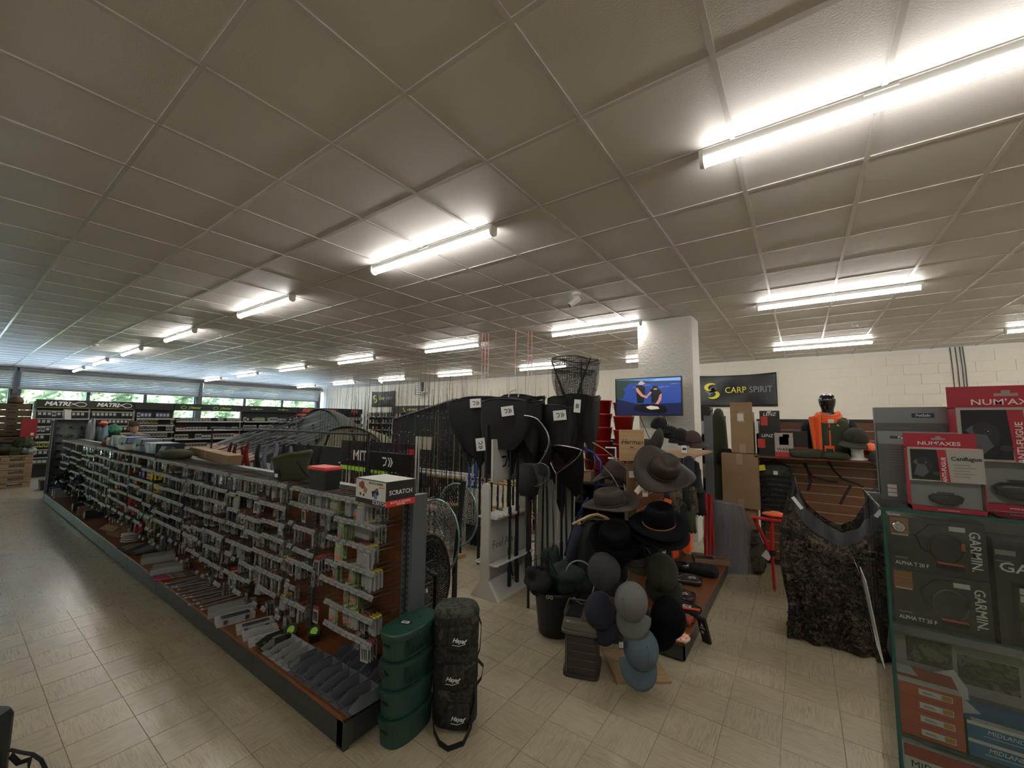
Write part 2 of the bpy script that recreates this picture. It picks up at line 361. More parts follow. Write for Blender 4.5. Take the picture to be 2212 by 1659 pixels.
for Y, rn in rows:
    for q, X in enumerate(LX):
        lab = 'white tube batten light, %s from the right in the %s' % (nth(q), rn)
        if first: bt.location = (X, Y, ZC); bt['label'] = lab; first = False
        else: dup(bt, (X, Y, ZC), label=lab)
for q, X in enumerate(LX[:3]): dup(bt, (X, -1.3, ZC), label='white tube batten light behind the camera, %s from the right' % nth(q))
# ================================================================ GONDOLA (long double sided display with hooks)
XE, NB, BW = -1.88, 10, .981
XF = XE-NB*BW; GF, GP, GB = 1.25, 1.62, 2.05
gon = thing('gondola', 'long brown laminate display gondola on a dark grey plinth, covered in hooks', 'display shelf', (XE, GF, 0))
def gl(mb, *a, **k):   # build a gondola part whose vertices are in world coordinates
    o = mb.build(*a, **k); o.parent = gon; o.location = (-XE, -GF, 0); return o
PLN = mat('plinth_metal', (.045, .05, .05), .35, .2)
for b in range(NB):
    x1 = XE-b*BW; x0 = x1-BW
    gl(MB().bx(x0+.002, GF, .012, x1-.002, GF+.014, .128), 'plinth_panel', PLN)
    gl(MB().bx(x0+.001, GF-.004, .13, x1-.001, GP-.005, .152), 'deck', LAMD, bevel=.006)
    gl(MB().bx(x0+.03, GP, .152, x1-.03, GP+.012, 1.13), 'back_panel', LAMI)
    gl(MB().bx(x0+.001, GP+.06, .13, x1-.001, GB, .152), 'deck', LAMD)
for x in [XE-b*BW for b in range(NB+1)]:
    m = MB(); m.bx(x-.03, GP-.02, .02, x+.03 if x != XE else x, GP+.07, 1.15)
    for q in range(28): m.bx(x-.012, GP-.0215, .2+q*.033, x-.004, GP-.0195, .218+q*.033, 1)
    gl(m, 'upright', [GREYM, BLACK])
# end upright, wider with slots on its left flank
m = MB(); m.bx(XE+.03, GP-.03, .02, XE+.07, GP+.075, 1.17)
for q in range(30): m.bx(XE+.035, GP-.0315, .22+q*.031, XE+.044, GP-.0295, .238+q*.031, 1)
gl(m, 'end_upright', [GREYM, BLACK], bevel=.003)
gl(MB().bx(XF, GP-.012, 1.135, XE, GP+.05, 1.16), 'cap_rail', mat('cap_rail_grey', (.16, .19, .18), .45))
gl(MB().bx(XE-.002, GF+.03, .015, XE+.01, GB, .128).bx(XE-.05, GF, .0, XE+.012, GF+.03, .13), 'end_plinth', PLN)
gl(MB().lathe([(.03, 0), (.03, .012), (.012, .016), (.012, .08)], 12).xf().bx(0, 0, 0, .001, .001, .001), 'foot', BLACK).location = (-XE+XE-.06, .1, 0)
# ---- hooks with price tags
TAGM = mat('price_tag', (.31, .305, .31), .45, noise=(25, (.20, .195, .20), 0)); TINK = mat('tag_print', (.17, .17, .17), .6); WIRE = mat('hook_wire', (.28, .27, .26), .3, .9)
hm = MB().rod((0, .215, 0), (0, .0, .012), .0024, n=4).rod((0, .215, .03), (0, -.002, .034), .0018, n=4).rod((0, -.002, .034), (0, -.004, .012), .0018, n=4).mesh('peg_hook', WIRE)
tmm = MB(); tmm.add([(-.032, -.002, .034), (.032, -.002, .034), (.032, -.012, .008), (-.032, -.012, .008), (-.032, -.005, .034), (.032, -.005, .034), (.032, -.015, .008), (-.032, -.015, .008)], [(0, 1, 2, 3), (7, 6, 5, 4), (0, 4, 5, 1), (3, 2, 6, 7), (0, 3, 7, 4), (1, 5, 6, 2)])
tmm.add([(-.024, -.0118, .026), (.0, -.0118, .026), (.0, -.0132, .021), (-.024, -.0132, .021)], [(0, 1, 2, 3)], 1).add([(.004, -.0122, .024), (.024, -.0122, .024), (.024, -.0148, .012), (.004, -.0148, .012)], [(3, 2, 1, 0)], 1)
tme_ = tmm.mesh('price_tag', [TAGM, TINK])
# ---- packets
CLR = mat('blister', (.5, .52, .52), .12, alpha=.45); LURE = mat('grey_lure', (.06, .065, .065), .35, noise=(70, (.33, .33, .31), 0)); WCARD = mat('white_card', (.38, .37, .36), .5); GCARD = mat('green_card', (.10, .22, .04), .5, noise=(50, (.36, .44, .14), 0))
BCARD = mat('dark_card', (.02, .022, .03), .45, noise=(60, (.10, .10, .12), 0)); RCARD = mat('red_card', (.35, .02, .02), .5); BLUEC = mat('blue_card', (.03, .06, .22), .45); BRC = mat('brown_leather', (.06, .03, .018), .6); SILV = mat('silver_foil', (.62, .64, .64), .2, .6, noise=(40, (.22, .23, .24), 0))
def pack(kind):
    m = MB(); q = dict(
        clear=([CLR, YEL, LURE, WCARD], 's'), green=([GCARD, ORANGE, CLR, WCARD], 's'), white=([WCARD, RCARD, BCARD, CLR], 's'), grey=([LURE, WCARD, BCARD, CLR], 's'),
        dark=([BCARD, WCARD, BLUEC, CLR], 's'), slim=([LURE, RCARD, WCARD, CLR], 's'), red=([RCARD, WCARD, BCARD, CLR], 's'), blue=([BLUEC, WCARD, BCARD, CLR], 's'), yellow=([YEL, RED, BCARD, CLR], 's'), silver=([SILV, WCARD, BCARD, CLR], 's'), leather=([BRC, LURE, BCARD, CLR], 's'))[kind]
    if kind == 'clear':
        m.bx(-.026, 0, -.012, .026, .002, 0, 1).bx(-.027, -.006, -.10, .027, .006, -.012, 0)
        for a in (-.012, .002, .014): m.rod((a, 0, -.022), (a-.003, 0, -.092), .0045, .002, 5, 2)
        m.bx(-.026, -.007, -.022, .026, -.0062, -.014, 3)
    elif kind == 'green':
        m.bx(-.033, 0, -.13, .033, .003, 0, 0).bx(-.026, -.008, -.11, .024, 0, -.035, 2).bx(-.012, -.0105, -.10, .008, -.0085, -.08, 1).bx(-.03, -.001, -.022, .03, -.0002, -.006, 3)
    elif kind == 'white':
        m.bx(-.027, 0, -.105, .027, .002, 0, 0).bx(-.026, -.001, -.02, .026, -.0002, -.002, 1)
        for a in (-.014, 0, .013): m.rod((a, -.002, -.035), (a+.004, -.002, -.09), .0035, .002, 5, 2)
    elif kind == 'grey': m.bx(-.022, -.003, -.10, .022, .003, -.015, 0).bx(-.020, -.002, -.02, .020, .001, 0, 1).bx(-.015, -.004, -.06, .012, -.0032, -.04, 2)
    elif kind == 'dark': m.bx(-.028, -.006, -.15, .028, .006, -.0, 0).bx(-.02, -.0075, -.03, .02, -.0062, -.012, 1)
    elif kind == 'slim': m.bx(-.012, -.003, -.125, .012, .003, -.0, 0).bx(-.012, -.0036, -.018, .012, -.003, -.0, 1).bx(-.006, -.0045, -.11, .006, -.003, -.03, 2)
    elif kind == 'red': m.bx(-.035, -.012, -.12, .035, .012, 0, 0).bx(-.025, -.0135, -.05, .025, -.0122, -.02, 1)
    elif kind == 'blue': m.bx(-.03, -.006, -.13, .03, .006, 0, 0).bx(-.02, -.0075, -.10, .02, -.0062, -.06, 1)
    elif kind == 'yellow': m.bx(-.045, -.006, -.09, .045, .006, 0, 0).bx(-.035, -.0075, -.08, .03, -.0062, -.05, 1).bx(-.03, -.0075, -.03, .035, -.0062, -.015, 2)
    elif kind == 'silver': m.bx(-.024, -.004, -.085, .024, .004, 0, 0).bx(-.016, -.0055, -.03, .016, -.0042, -.01, 1).bx(-.018, -.0055, -.07, .018, -.0042, -.055, 2)
    else: m.lathe([(.0, -.07), (.018, -.065), (.024, -.035), (.016, -.008), (0, 0)], 8)
    return m, q[0]
PK = {k: pack(k) for k in ('clear', 'green', 'white', 'grey', 'dark', 'slim', 'red', 'blue', 'yellow', 'silver', 'leather')}
PKM = {k: v[0].mesh(k+'_packet', v[1]) for k, v in PK.items()}
PDESC = dict(clear='clear lure packet with yellow header', green='green carded lure packet', white='white packet with red header', grey='small grey packet', dark='long dark packet', slim='slim tube packet', red='thick red packet', blue='blue packet', yellow='yellow packet', silver='silver packet', leather='coiled brown item')
hooks = []
rg = random.Random(11)
for b in range(NB):
    nr = 7 if b != 0 else 8
    for r in range(8):
        x = XE-b*BW-.035
        z = 1.118-r*.121 - (0 if b == 0 else rg.uniform(0, .03) if r else 0)
        seg = rg.uniform(.25, .5); sx0 = x
        while x > XE-(b+1)*BW+.03:
            if z < .36 and (b == 0 or rg.random() < .6): x -= .066; continue
            if z < .5 and rg.random() < .25: x -= .066; continue
            if b == 0 and .50 < (XE-x) < .60 and r > 1: x -= .066; continue
            hooks.append([x, z, b, r]); x -= .0655
            if sx0-x > seg and r: z += rg.uniform(-.025, .025); sx0 = x; seg = rg.uniform(.25, .6); x -= .01
def kind_at(x, r):
    d = XE-x; q = rg.random()
    if d < .28: return 'clear' if q < .6 else ('white' if q < .85 else 'grey')
    if d < .5: return 'green' if q < .8 else 'clear'
    if d < .62: return 'dark' if q < .4 else 'grey'
    if d < 1.9: return ['grey', 'white', 'slim', 'clear', 'grey', 'silver'][int(q*6)]
    if d < 2.6: return ['grey', 'slim', 'dark', 'white', 'silver', 'grey'][int(q*6)]
    if d < 3.6: return ['dark', 'grey', 'silver', 'white', 'leather', 'slim'][int(q*6)]
    if d < 4.4: return ['yellow', 'silver', 'dark', 'green', 'silver', 'grey'][int(q*6)] if r < 3 else ['green', 'silver', 'dark'][int(q*3)]
    if d < 5.6: return ['red', 'silver', 'blue', 'dark', 'leather', 'white'][int(q*6)]
    if d < 8.2: return ['silver', 'silver', 'grey', 'dark', 'leather', 'white'][int(q*6)]
    return ['leather', 'leather', 'dark'][int(q*3)]
SM = {}
def stuffpack(kind, p, rz):
    mb, ms = PK[kind]; s = SM.setdefault(kind, MB()); M = Matrix.Translation(p) @ Matrix.Rotation(rz, 4, 'Z'); k = len(s.v)
    s.v += [M @ v for v in mb.v]; s.f += [[i+k for i in f] for f in mb.f]; s.m += mb.m
hw = MB(); tw = MB(); hn = 0; cnt = {}
rowpos = {}
hooks.sort(key=lambda h: -h[0])
for (x, z, b, r) in hooks:
    i = rowpos.get(r, 0); rowpos[r] = i+1
    zz = z
    if hn < 300:
        o = bpy.data.objects.new('peg_hook', hm); COL.objects.link(o); o.parent = gon; o.location = (x-XE, 1.405-GF, zz)
        t = bpy.data.objects.new('price_tag', tme_); COL.objects.link(t); t.parent = o; t.rotation_euler = (rg.uniform(-.15, .1), rg.uniform(-.06, .06), rg.uniform(-.05, .05)); hn += 1
    else:
        for (src, dst) in ((hm, hw), (tme_, tw)):
            k = len(dst.v); dst.v += [v.co+Vector((x, 1.405, zz)) for v in src.vertices]; dst.f += [[q+k for q in p.vertices] for p in src.polygons]; dst.m += [p.material_index for p in src.polygons]
    if rg.random() < (.34 if XE-x < 2.2 else .2): continue
    kd = kind_at(x, r); n = rg.choice((1, 2, 3, 3, 4, 5)); n = min(n, 5)
    y = 1.405+rg.uniform(.008, .09)
    for q in range(n):
        p = Vector((x+rg.uniform(-.003, .003), min(y+q*.022, 1.60), zz+.004+(-.0)))
        if q == 0 and cnt.get(kd, 0) < 300 and i < 70 and XE-x < 4.6:
            cnt[kd] = cnt.get(kd, 0)+1
            o = bpy.data.objects.new(kd+'_packet', PKM[kd]); COL.objects.link(o); o.location = p; o.rotation_euler = (rg.uniform(-.08, .05), rg.uniform(-.05, .05), rg.uniform(-.25, .25))
            tag(o, '%s, %s from the end post on the %s hook row' % (PDESC[kd], nth(i), nth(r)), 'packet', kd+' packets on the gondola hooks')
        else: stuffpack(kd, p, rg.uniform(-.25, .25))
gl(hw, 'far_peg_hooks', WIRE, kind='stuff'); gl(tw, 'far_price_tags', [TAGM, TINK], kind='stuff')
for kd, s in SM.items():
    tag(s.build(kd+'_packets', PK[kd][1]), 'many %ss hanging behind the front ones and further along the gondola' % PDESC[kd], 'packets', kind='stuff')
# hooks and hanging goods on the back side of the gondola
bk = MB()
for b in range(NB):
    for r in range(7):
        x = XE-b*BW-.05
        while x > XE-(b+1)*BW+.04: bk.rod((x, GP+.05, 1.10-r*.13), (x, GP+.25, 1.112-r*.13), .0024, n=4); x -= .07
gl(bk, 'rear_peg_hooks', WIRE, kind='stuff')
# ---- goods on the deck
DZ = .1525
def bin_(name, m, L=.175, W=.083, H=.066, tagged=True, label='', group=None, loc=(0, 0, 0), rz=0, fill=None):
    t = thing(name, label, 'storage bin', loc, rz, group); b = MB(); th = .003
    # open fronted picking bin: low lip at y=0, full back wall
    b.bx(-W/2+.006, .004, 0, W/2-.006, L, .003)
    for s in (-1, 1):
        xo, xi = s*W/2, s*(W/2-th)
        b.prism([(.022, 0.0), (L, 0), (L, H), (.062, H), (.0, H*.5)], min(xo, xi), max(xo, xi), 'x')
    b.bx(-W/2, L-th, 0, W/2, L, H).add([(-W/2, .0, H*.5), (W/2, .0, H*.5), (W/2, .022, 0), (-W/2, .022, 0), (-W/2, .003, H*.5), (W/2, .003, H*.5), (W/2, .025, 0), (-W/2, .025, 0)], [(0, 1, 2, 3), (7, 6, 5, 4), (0, 4, 5, 1)])
    b.build('bin_body', m, t)
    if tagged: MB().bx(-.022, L-.012, H-.02, .022, L-.010, H+.022).bx(-.015, L-.0125, H-.005, .015, L-.0122, H+.008, 1).build('label', [PAPER, INKB], t, rot=(-.2, 0, 0))
    f = MB(); rr = random.Random(int(loc[0]*1000))
    for q in range(34):
        p = Vector((rr.uniform(-W*.36, W*.36), rr.uniform(.035, L-.015), .008+rr.uniform(0, H*.28))); a = Vector((rr.uniform(-1, 1), rr.uniform(-1, 1), rr.uniform(-.4, .4)))*.012
        f.rod(p-a, p+a, .0035, .002, 4)
    f.build('contents', fill or mat('hook_bits', (.02, .02, .022), .35, noise=(90, (.20, .20, .20), 0)), t, kind='stuff'); return t
BING = mat('grey_bin', (.125, .14, .155), .4)
for q in range(7):
    bin_('storage_bin', BING, label='open grey picking bin, %s from the post end in the front row' % nth(q), group='grey picking bins on the gondola deck', loc=(-1.90-q*.088, 1.262, DZ), rz=.06*(q % 3-1))
for q in range(5):
    bin_('storage_bin', BING, L=.14, label='open grey picking bin, %s from the post end in the rear row' % nth(q), group='grey picking bins on the gondola deck', loc=(-1.94-q*.09, 1.452, DZ), rz=.04*(q % 2))
CLB = mat('clear_bin', (.55, .56, .55), .25, alpha=.55)
for q in range(4):
    bin_('storage_bin', CLB, label='translucent bin of small lures, %s from the grey bins' % nth(q), group='translucent lure bins', loc=(-2.50-q*.082, 1.262, DZ), rz=.05, H=.055, tagged=False)
bin_('storage_bin', mat('olive_bin', (.05, .07, .035), .45), label='olive green bin of small lures beside the translucent bins', loc=(-2.83, 1.262, DZ), H=.055, tagged=False)
for q, (x, y) in enumerate(((-2.80, 1.45), (-2.66, 1.53))):
    t = thing('ground_bait_tub', ['olive tub with a lime print lid facing up, nearer the bins', 'olive tub with a lime print lid, nearer the back panel'][q], 'tub', (x, y, DZ), .4)
    MB().lathe([(.032, 0), (.040, .05), (.043, .052)], 16).build('tub_body', OLIVE, t, smooth=True); MB().xf((0, -.0, .058), (.9, 0, 0)).lathe([(.044, 0), (.044, .006), (.0, .008)], 16).lathe([(.026, .0085), (0, .0086)], 12, 1).build('lid', [OLIVE, LIME], t)
def tackle(name, label, loc, rz, L, W, H, m=CLEAR, fill=6, inner=None):
    t = thing(name, label, 'tackle box', loc, rz); b = MB().bx(-L/2, -W/2, 0, L/2, W/2, .003).bx(-L/2, -W/2, 0, L/2, -W/2+.003, H).bx(-L/2, W/2-.003, 0, L/2, W/2, H).bx(-L/2, -W/2, 0, -L/2+.003, W/2, H).bx(L/2-.003, -W/2, 0, L/2, W/2, H)
    for q in range(1, fill): x = -L/2+L*q/fill; b.bx(x-.001, -W/2, 0, x+.001, W/2, H*.9)
    b.bx(-L/2, -.001, 0, L/2, .001, H*.9); b.build('box_base', m, t)
    MB().bx(-L/2-.002, -W/2-.002, H, L/2+.002, W/2+.002, H+.006).bx(-L/2+.012, -W/2+.012, H+.006, L/2-.012, W/2-.012, H+.009).build('lid', m, t, bevel=.002)
    for s in (-1, 1): MB().bx(s*L*.28-.012, -W/2-.006, H*.35, s*L*.28+.012, -W/2-.001, H+.004).build('latch', inner or m, t)
    if inner: MB().bx(-L/2+.03, -W/2+.02, H+.0092, L/2-.03, W/2-.03, H+.0102).build('insert_card', inner, t)
    return t
FROST = mat('frosted_plastic', (.42, .43, .42), .35, alpha=.7)
tackle('tackle_box', 'long frosted tackle box lying under the dark insert box', (-3.56, 1.39, DZ), 1.25, .30, .13, .038, FROST)
tackle('tackle_box', 'clear tackle box with a dark insert on the deck edge', (-3.38, 1.34, DZ), 1.35, .23, .11, .035, CLEAR, inner=BCARD)
tackle('tackle_box', 'clear tackle box with dark card, furthest of the three near the bins', (-3.15, 1.38, DZ), 1.3, .22, .10, .03, CLEAR, inner=BCARD)
tackle('tackle_box', 'clear tackle box, middle of the three lying near the bins', (-3.03, 1.36, DZ), 1.3, .2, .09, .026, CLEAR, inner=WCARD)
tackle('tackle_box', 'clear tackle box, closest of the three to the olive bin', (-2.92, 1.34, DZ), 1.3, .18, .08, .024, CLEAR, inner=WCARD)
tackle('tackle_box', 'frosted tackle box in front of the rig bundle, closer to the post', (-4.97, 1.38, DZ), 1.2, .26, .19, .04, FROST)
tackle('tackle_box', 'frosted tackle box standing further along behind its twin', (-5.40, 1.40, DZ), 1.3, .26, .2, .05, FROST)
tb = random.Random(5)
for q in range(16):
    x = -3.74-q*.055; o = MB().bx(-.14, -.012, 0, .14, .012, .005).bx(-.12, -.004, .005, .10, .004, .009, 1).bx(-.14, -.012, .005, -.125, .012, .006, 2).mesh('rig_packet', [CLR, BCARD if q % 3 else LURE, PAPER])
    ob = bpy.data.objects.new('rig_packet', o); COL.objects.link(ob); ob.location = (x, 1.38+tb.uniform(-.02, .03), DZ+.001+.006*(q % 3)); ob.rotation_euler = (0, -.02, 1.35+tb.uniform(-.12, .12))
    tag(ob, 'long flat rig packet lying on the deck, %s counted from the post end' % nth(q), 'packet', 'long rig packets lying on the deck')
for q in range(6):
    ob = MB().rod((-.15, 0, 0.006), (.15, 0, .006), .005, .002, 6).rod((-.16, 0, .006), (-.05, 0, .006), .009, .009, 8, 1).build('float', [LURE, BLUEC if q % 2 else RED]); ob.location = (-4.66-q*.03, 1.36, DZ+.004); ob.rotation_euler = (0, 0, 1.2+.05*q)
    tag(ob, 'slim pole float lying beside the frosted boxes, %s from the post end' % nth(q), 'float', 'pole floats on the deck')
t = thing('red_lure_pack', 'upright transparent red lure pack leaning beside the frosted box', 'packet', (-3.96, 1.53, DZ), .3); MB().bx(-.03, -.004, 0, .03, .004, .15).bx(-.02, -.006, .02, .02, -.004, .12, 1).build('sleeve', [RCARD, CLR], t, rot=(-.35, 0, 0))
# further along: cardboard box, plates, reels and books
t = thing('cardboard_box', 'brown open cardboard box on the deck among dark goods', 'box', (-6.9, 1.42, DZ), .2)
MB().bx(-.16, -.1, 0, .16, -.095, .13).bx(-.16, .095, 0, .16, .1, .13).bx(-.16, -.1, 0, -.155, .1, .13).bx(.155, -.1, 0, .16, .1, .13).bx(-.16, -.1, 0, .16, .1, .004).build('box_body', CARD, t); MB().add([(-.16, -.1, .13), (.16, -.1, .13), (.17, -.17, .09), (-.17, -.17, .09)], [(0, 1, 2, 3)]).build('flap', CARD, t, solid=.003)
t = thing('plate_stack', 'stack of pale round plates on the far part of the deck', 'plates', (-6.45, 1.40, DZ), 0)
for q in range(4): MB().lathe([(.06, .0), (.09, .012), (.094, .02), (.0, .021)], 20).build('plate', WCARD, t, loc=(.01*(q % 2), 0, q*.026), smooth=True)
t = thing('tray', 'dark flat plastic tray lying on the deck with clear film', 'tray', (-5.95, 1.4, DZ), .15); MB().frus((-.2, -.13, .2, .13, 0), (-.22, -.15, .22, .15, .02)).build('tray_base', BCARD, t); MB().grid(lambda u, v: (-.2+.4*u, -.13+.26*v, .024+.014*sin(9*u+4*v)), 14, 8).build('film', CLR, t, smooth=True)
bc = [(.02, .12, .22), (.03, .06, .2), (.5, .45, .38), (.12, .13, .15), (.3, .32, .34), (.03, .03, .035), (.28, .2, .12), (.04, .04, .05)]
bd = ['teal', 'blue', 'cream', 'dark grey', 'light grey', 'black', 'tan', 'charcoal']
for q, c in enumerate(bc):
    o = MB().bx(-.03, -.16, 0, .03, .16, .12).bx(-.026, -.162, .02, .026, -.16, .10, 1).build('goods_box', [mat('goods_%d' % q, c, .5), WCARD if q % 2 else BCARD], loc=(-11.3+q*.42 if q > 4 else -11.55+q*.16, 1.44, DZ), rot=(0, 0, .06*q-.2))
    tag(o, '%s goods box standing on the far end of the gondola deck' % bd[q], 'box', 'goods boxes at the far end of the deck')
# coils / reels in the dark far bays
for q in range(40):
    x = -11.6+q*.06; z = tb.uniform(.2, .62); o = bpy.data.objects.new('reel', None)
    if q == 0: RE = MB().xf(rot=(pi/2, 0, 0)).lathe([(.0, -.03), (.045, -.03), (.045, -.02), (.022, -.015), (.022, .015), (.045, .02), (.045, .03), (0, .03)], 12).xf().rod((.0, -.03, 0), (.05, -.05, .03), .005).mesh('reel', [mat('reel_black', (.02, .02, .025), .25)], True)
    o = bpy.data.objects.new('reel', RE); COL.objects.link(o); o.location = (x, tb.uniform(1.36, 1.52), z); o.rotation_euler = (tb.uniform(-1, 1), tb.uniform(-1, 1), tb.uniform(0, 3))
    tag(o, 'small black fishing reel in the far dark bays, %s from the glazed tower' % nth(q), 'reel', 'black reels in the far bays')
# ---- things standing on top of the gondola
TZ = 1.162
t = thing('tool_kit_box', 'white printed cardboard box with black SCRATCH side on top of the gondola', 'box', (-1.83, 1.41, TZ), -.05)
L, W, H = .27, .18, .125
KW = mat('kit_white', (.55, .54, .50), .5); KR = mat('kit_red', (.6, .02, .015), .5); KB = mat('kit_black', (.012, .01, .012), .35)
MB().bx(-L/2, -W/2, 0, L/2, W/2, H, 0).bx(-L/2, -W/2-.0008, .026, L/2-.001, -W/2, H-.004, 1).bx(L/2, -W/2, .0, L/2+.0008, W/2, .03, 2).bx(-L/2, -W/2+.004, H, L/2, W/2, H+.0008, 1).build('carton', [KB, KW, KR], t)
text('SCRATCH', .026, INKW, t, (L/2-.055, -W/2-.001, .013), (pi/2, 0, 0)); text('SCRATCH', .032, INKW, t, (L/2+.0012, 0, .068), (pi/2, 0, pi/2), bold=.0004)
text('BOITE A LEURRES', .016, INKW, t, (L/2+.0015, 0, .019), (pi/2, 0, pi/2)); text('VENTURE', .012, INKW, t, (L/2+.0015, 0, .008), (pi/2, 0, pi/2))
text('BOITE A LEURRES', .016, INKB, t, (.05, -W/2-.0015, H-.017), (pi/2, 0, 0)); text('VENTURE', .011, ORANGE, t, (.10, -W/2-.0015, H-.032), (pi/2, 0, 0))
pm_ = MB().xf((-.075, -W/2-.001, .092), (pi/2, 0, 0)).lathe([(.022, 0), (.02, .001), (0, .0011)], 10).bx(-.03, -.012, 0, .0, .012, .0012).xf((-.045, -W/2-.001, .068), (pi/2, .5, 0)).bx(-.014, -.014, 0, .014, .014, .0014, 1)
pm_.xf((.045, -W/2-.001, .062), (pi/2, -.3, 0)).bx(-.028, -.014, 0, .028, .014, .0012, 2).bx(-.014, -.03, 0, .01, .0, .0014, 3).bx(.006, .004, 0, .028, .02, .0014, 0).xf((-.09, -W/2-.001, .045), (pi/2, 0, 0)).lathe([(.008, 0), (0, .001)], 10, 2).xf((-.06, -W/2-.001, .042), (pi/2, 0, 0)).lathe([(.008, 0), (0, .001)], 10, 2)
pm_.build('product_print', [mat('print_brown', (.3, .06, .03), .5), CARD, INKB, mat('print_blue', (.05, .2, .4), .5)], t)
t = thing('bait_box', 'black plastic bait box with a red lid on top of the gondola', 'box', (-2.46, 1.43, TZ), .03)
b = MB().frus((-.085, -.05, .085, .05, 0), (-.095, -.058, .095, .058, .125)); b.build('box_body', BLACK, t, bevel=.006)
MB().frus((-.10, -.062, .10, .062, .122), (-.096, -.058, .096, .058, .142)).build('lid', mat('coral_red_lid', (.62, .03, .03), .4), t, bevel=.006)
b = MB().tube([(-.09, -.06, .10), (-.06, -.066, .085), (-.01, -.066, .082), (.0, -.064, .09)], .002, 5); b.build('handle_wire', BLACK, t)
t = thing('cool_bag', 'soft olive green bucket bag with a hang tag on top of the gondola', 'bag', (-3.02, 1.5, TZ), .25)
def gb(p, a): return (p[0]*1.2, p[1]*.85, p[2]+(p[2]/.17)*.03*(p[0]/.12)+.004*sin(5*a+p[2]*40))
MB().lathe([(.02, 0), (.095, .0), (.105, .02), (.112, .10), (.125, .155), (.128, .17)], 28, fn=gb).build('bag_body', OLIVE, t, smooth=True)
MB().lathe([(.130, .160), (.134, .172), (.130, .182), (.02, .186), (0, .186)], 28, fn=gb).build('lid', mat('olive_lid', (.06, .07, .03), .8, bump=(80, .3)), t, smooth=True)
MB().tube([(.12, -.06, .14), (.17, -.07, .10), (.19, -.04, .05), (.17, .02, .0)], .008, 6).build('strap', BLKFAB, t); MB().bx(-.02, -.118, .02, .014, -.115, .085).bx(-.017, -.119, .03, .011, -.1181, .055, 1).build('hang_tag', [NAVY, PAPER], t)
t = thing('long_carton', 'long narrow brown carton lying along the gondola top', 'box', (-5.15, 1.72, TZ), -.11); MB().frus((-.8, -.06, .78, .06, 0), (-.8, -.06, .83, .06, .09)).build('carton', CARD, t, bevel=.004); MB().bx(-.05, -.0615, .0, .0, .061, .091).build('tape', mat('packing_tape', (.36, .26, .16), .3), t)
TOPB = [('tool_box', 'blue lidded cream toolbox wrapped in plastic on the gondola', -7.45, 1.55, .36, .22, .085, (.45, .42, .34), .085, (.02, .04, .13)), ('tool_box', 'dark grey lidded toolbox beside the blue lidded one', -6.98, 1.60, .34, .22, .08, (.14, .15, .16), .08, (.03, .035, .045)), ('shrink_wrapped_box', 'white and navy shrink wrapped box on the gondola top', -6.32, 1.6, .60, .2, .13, (.40, .42, .46), .0, (.02, .04, .1))]
for n, lb, x, y, l, w_, h, c1, h2, c2 in TOPB:
    t = thing(n, lb, 'box', (x, y, TZ), .03); MB().frus((-l/2+.01, -w_/2, l/2-.01, w_/2, 0), (-l/2, -w_/2-.01, l/2, w_/2+.01, h)).build('box_body', mat(n+'_b%d' % int(-x), c1, .45, noise=(7, c2, 0) if not h2 else None), t, bevel=.008)
    if h2: MB().frus((-l/2-.008, -w_/2-.012, l/2+.008, w_/2+.012, h), (-l/2+.02, -w_/2+.01, l/2-.02, w_/2-.01, h+h2)).build('lid', mat(n+'_l%d' % int(-x), c2, .4), t, bevel=.012); MB().bx(-.05, -w_/2-.02, h-.02, .05, -w_/2-.008, h+.02).build('latch', GREYP, t)
    else: MB().bx(l*.2, -w_/2-.011, 0, l/2+.002, w_/2+.011, h+.001).build('printed_panel', NAVY, t)
t = thing('green_pouch', 'dark green round pouch on the gondola beside the long carton', 'bag', (-5.55, 1.52, TZ), 0); MB().lathe([(.0, 0), (.12, .0), (.14, .03), (.13, .07), (.08, .09), (0, .095)], 20, sx=1.3).build('pouch_body', OLIVE, t, smooth=True)
t = thing('green_packet', 'pale green and grey packet leaning on the gondola top', 'packet', (-5.85, 1.47, TZ), .2); MB().bx(-.1, -.02, 0, .1, .02, .12).bx(-.095, -.022, .06, .0, -.02, .115, 1).build('packet_body', [BCARD, mat('mint', (.25, .42, .3), .5)], t, rot=(-.5, 0, 0))
t = thing('cap', 'faded red cap lying on the far gondola top', 'hat', (-9.0, 1.6, TZ)); MB().lathe([(.1, 0), (.1, .03), (.07, .08), (0, .1)], 14, sx=1.2).build('crown', mat('rust', (.3, .1, .05), .8), t, smooth=True)
for q, (x, c, h) in enumerate(((-8.7, (.35, .35, .3), .12), (-8.4, (.3, .32, .33), .16), (-8.1, (.5, .48, .42), .14), (-7.85, (.25, .3, .2), .1))):
    o = MB().bx(-.1, -.06, 0, .1, .06, h).bx(-.08, -.062, .02, .05, -.06, h-.03, 1).build('small_box', [mat('sb%d' % q, c, .6), BCARD], loc=(x, 1.58, TZ)); tag(o, ['grey printed box beside the rust cap', 'blue grey box between two pale boxes', 'cream box next to the blue grey box', 'pale green low box beside the blue lidded toolbox'][q], 'box', 'small boxes on the far gondola top')
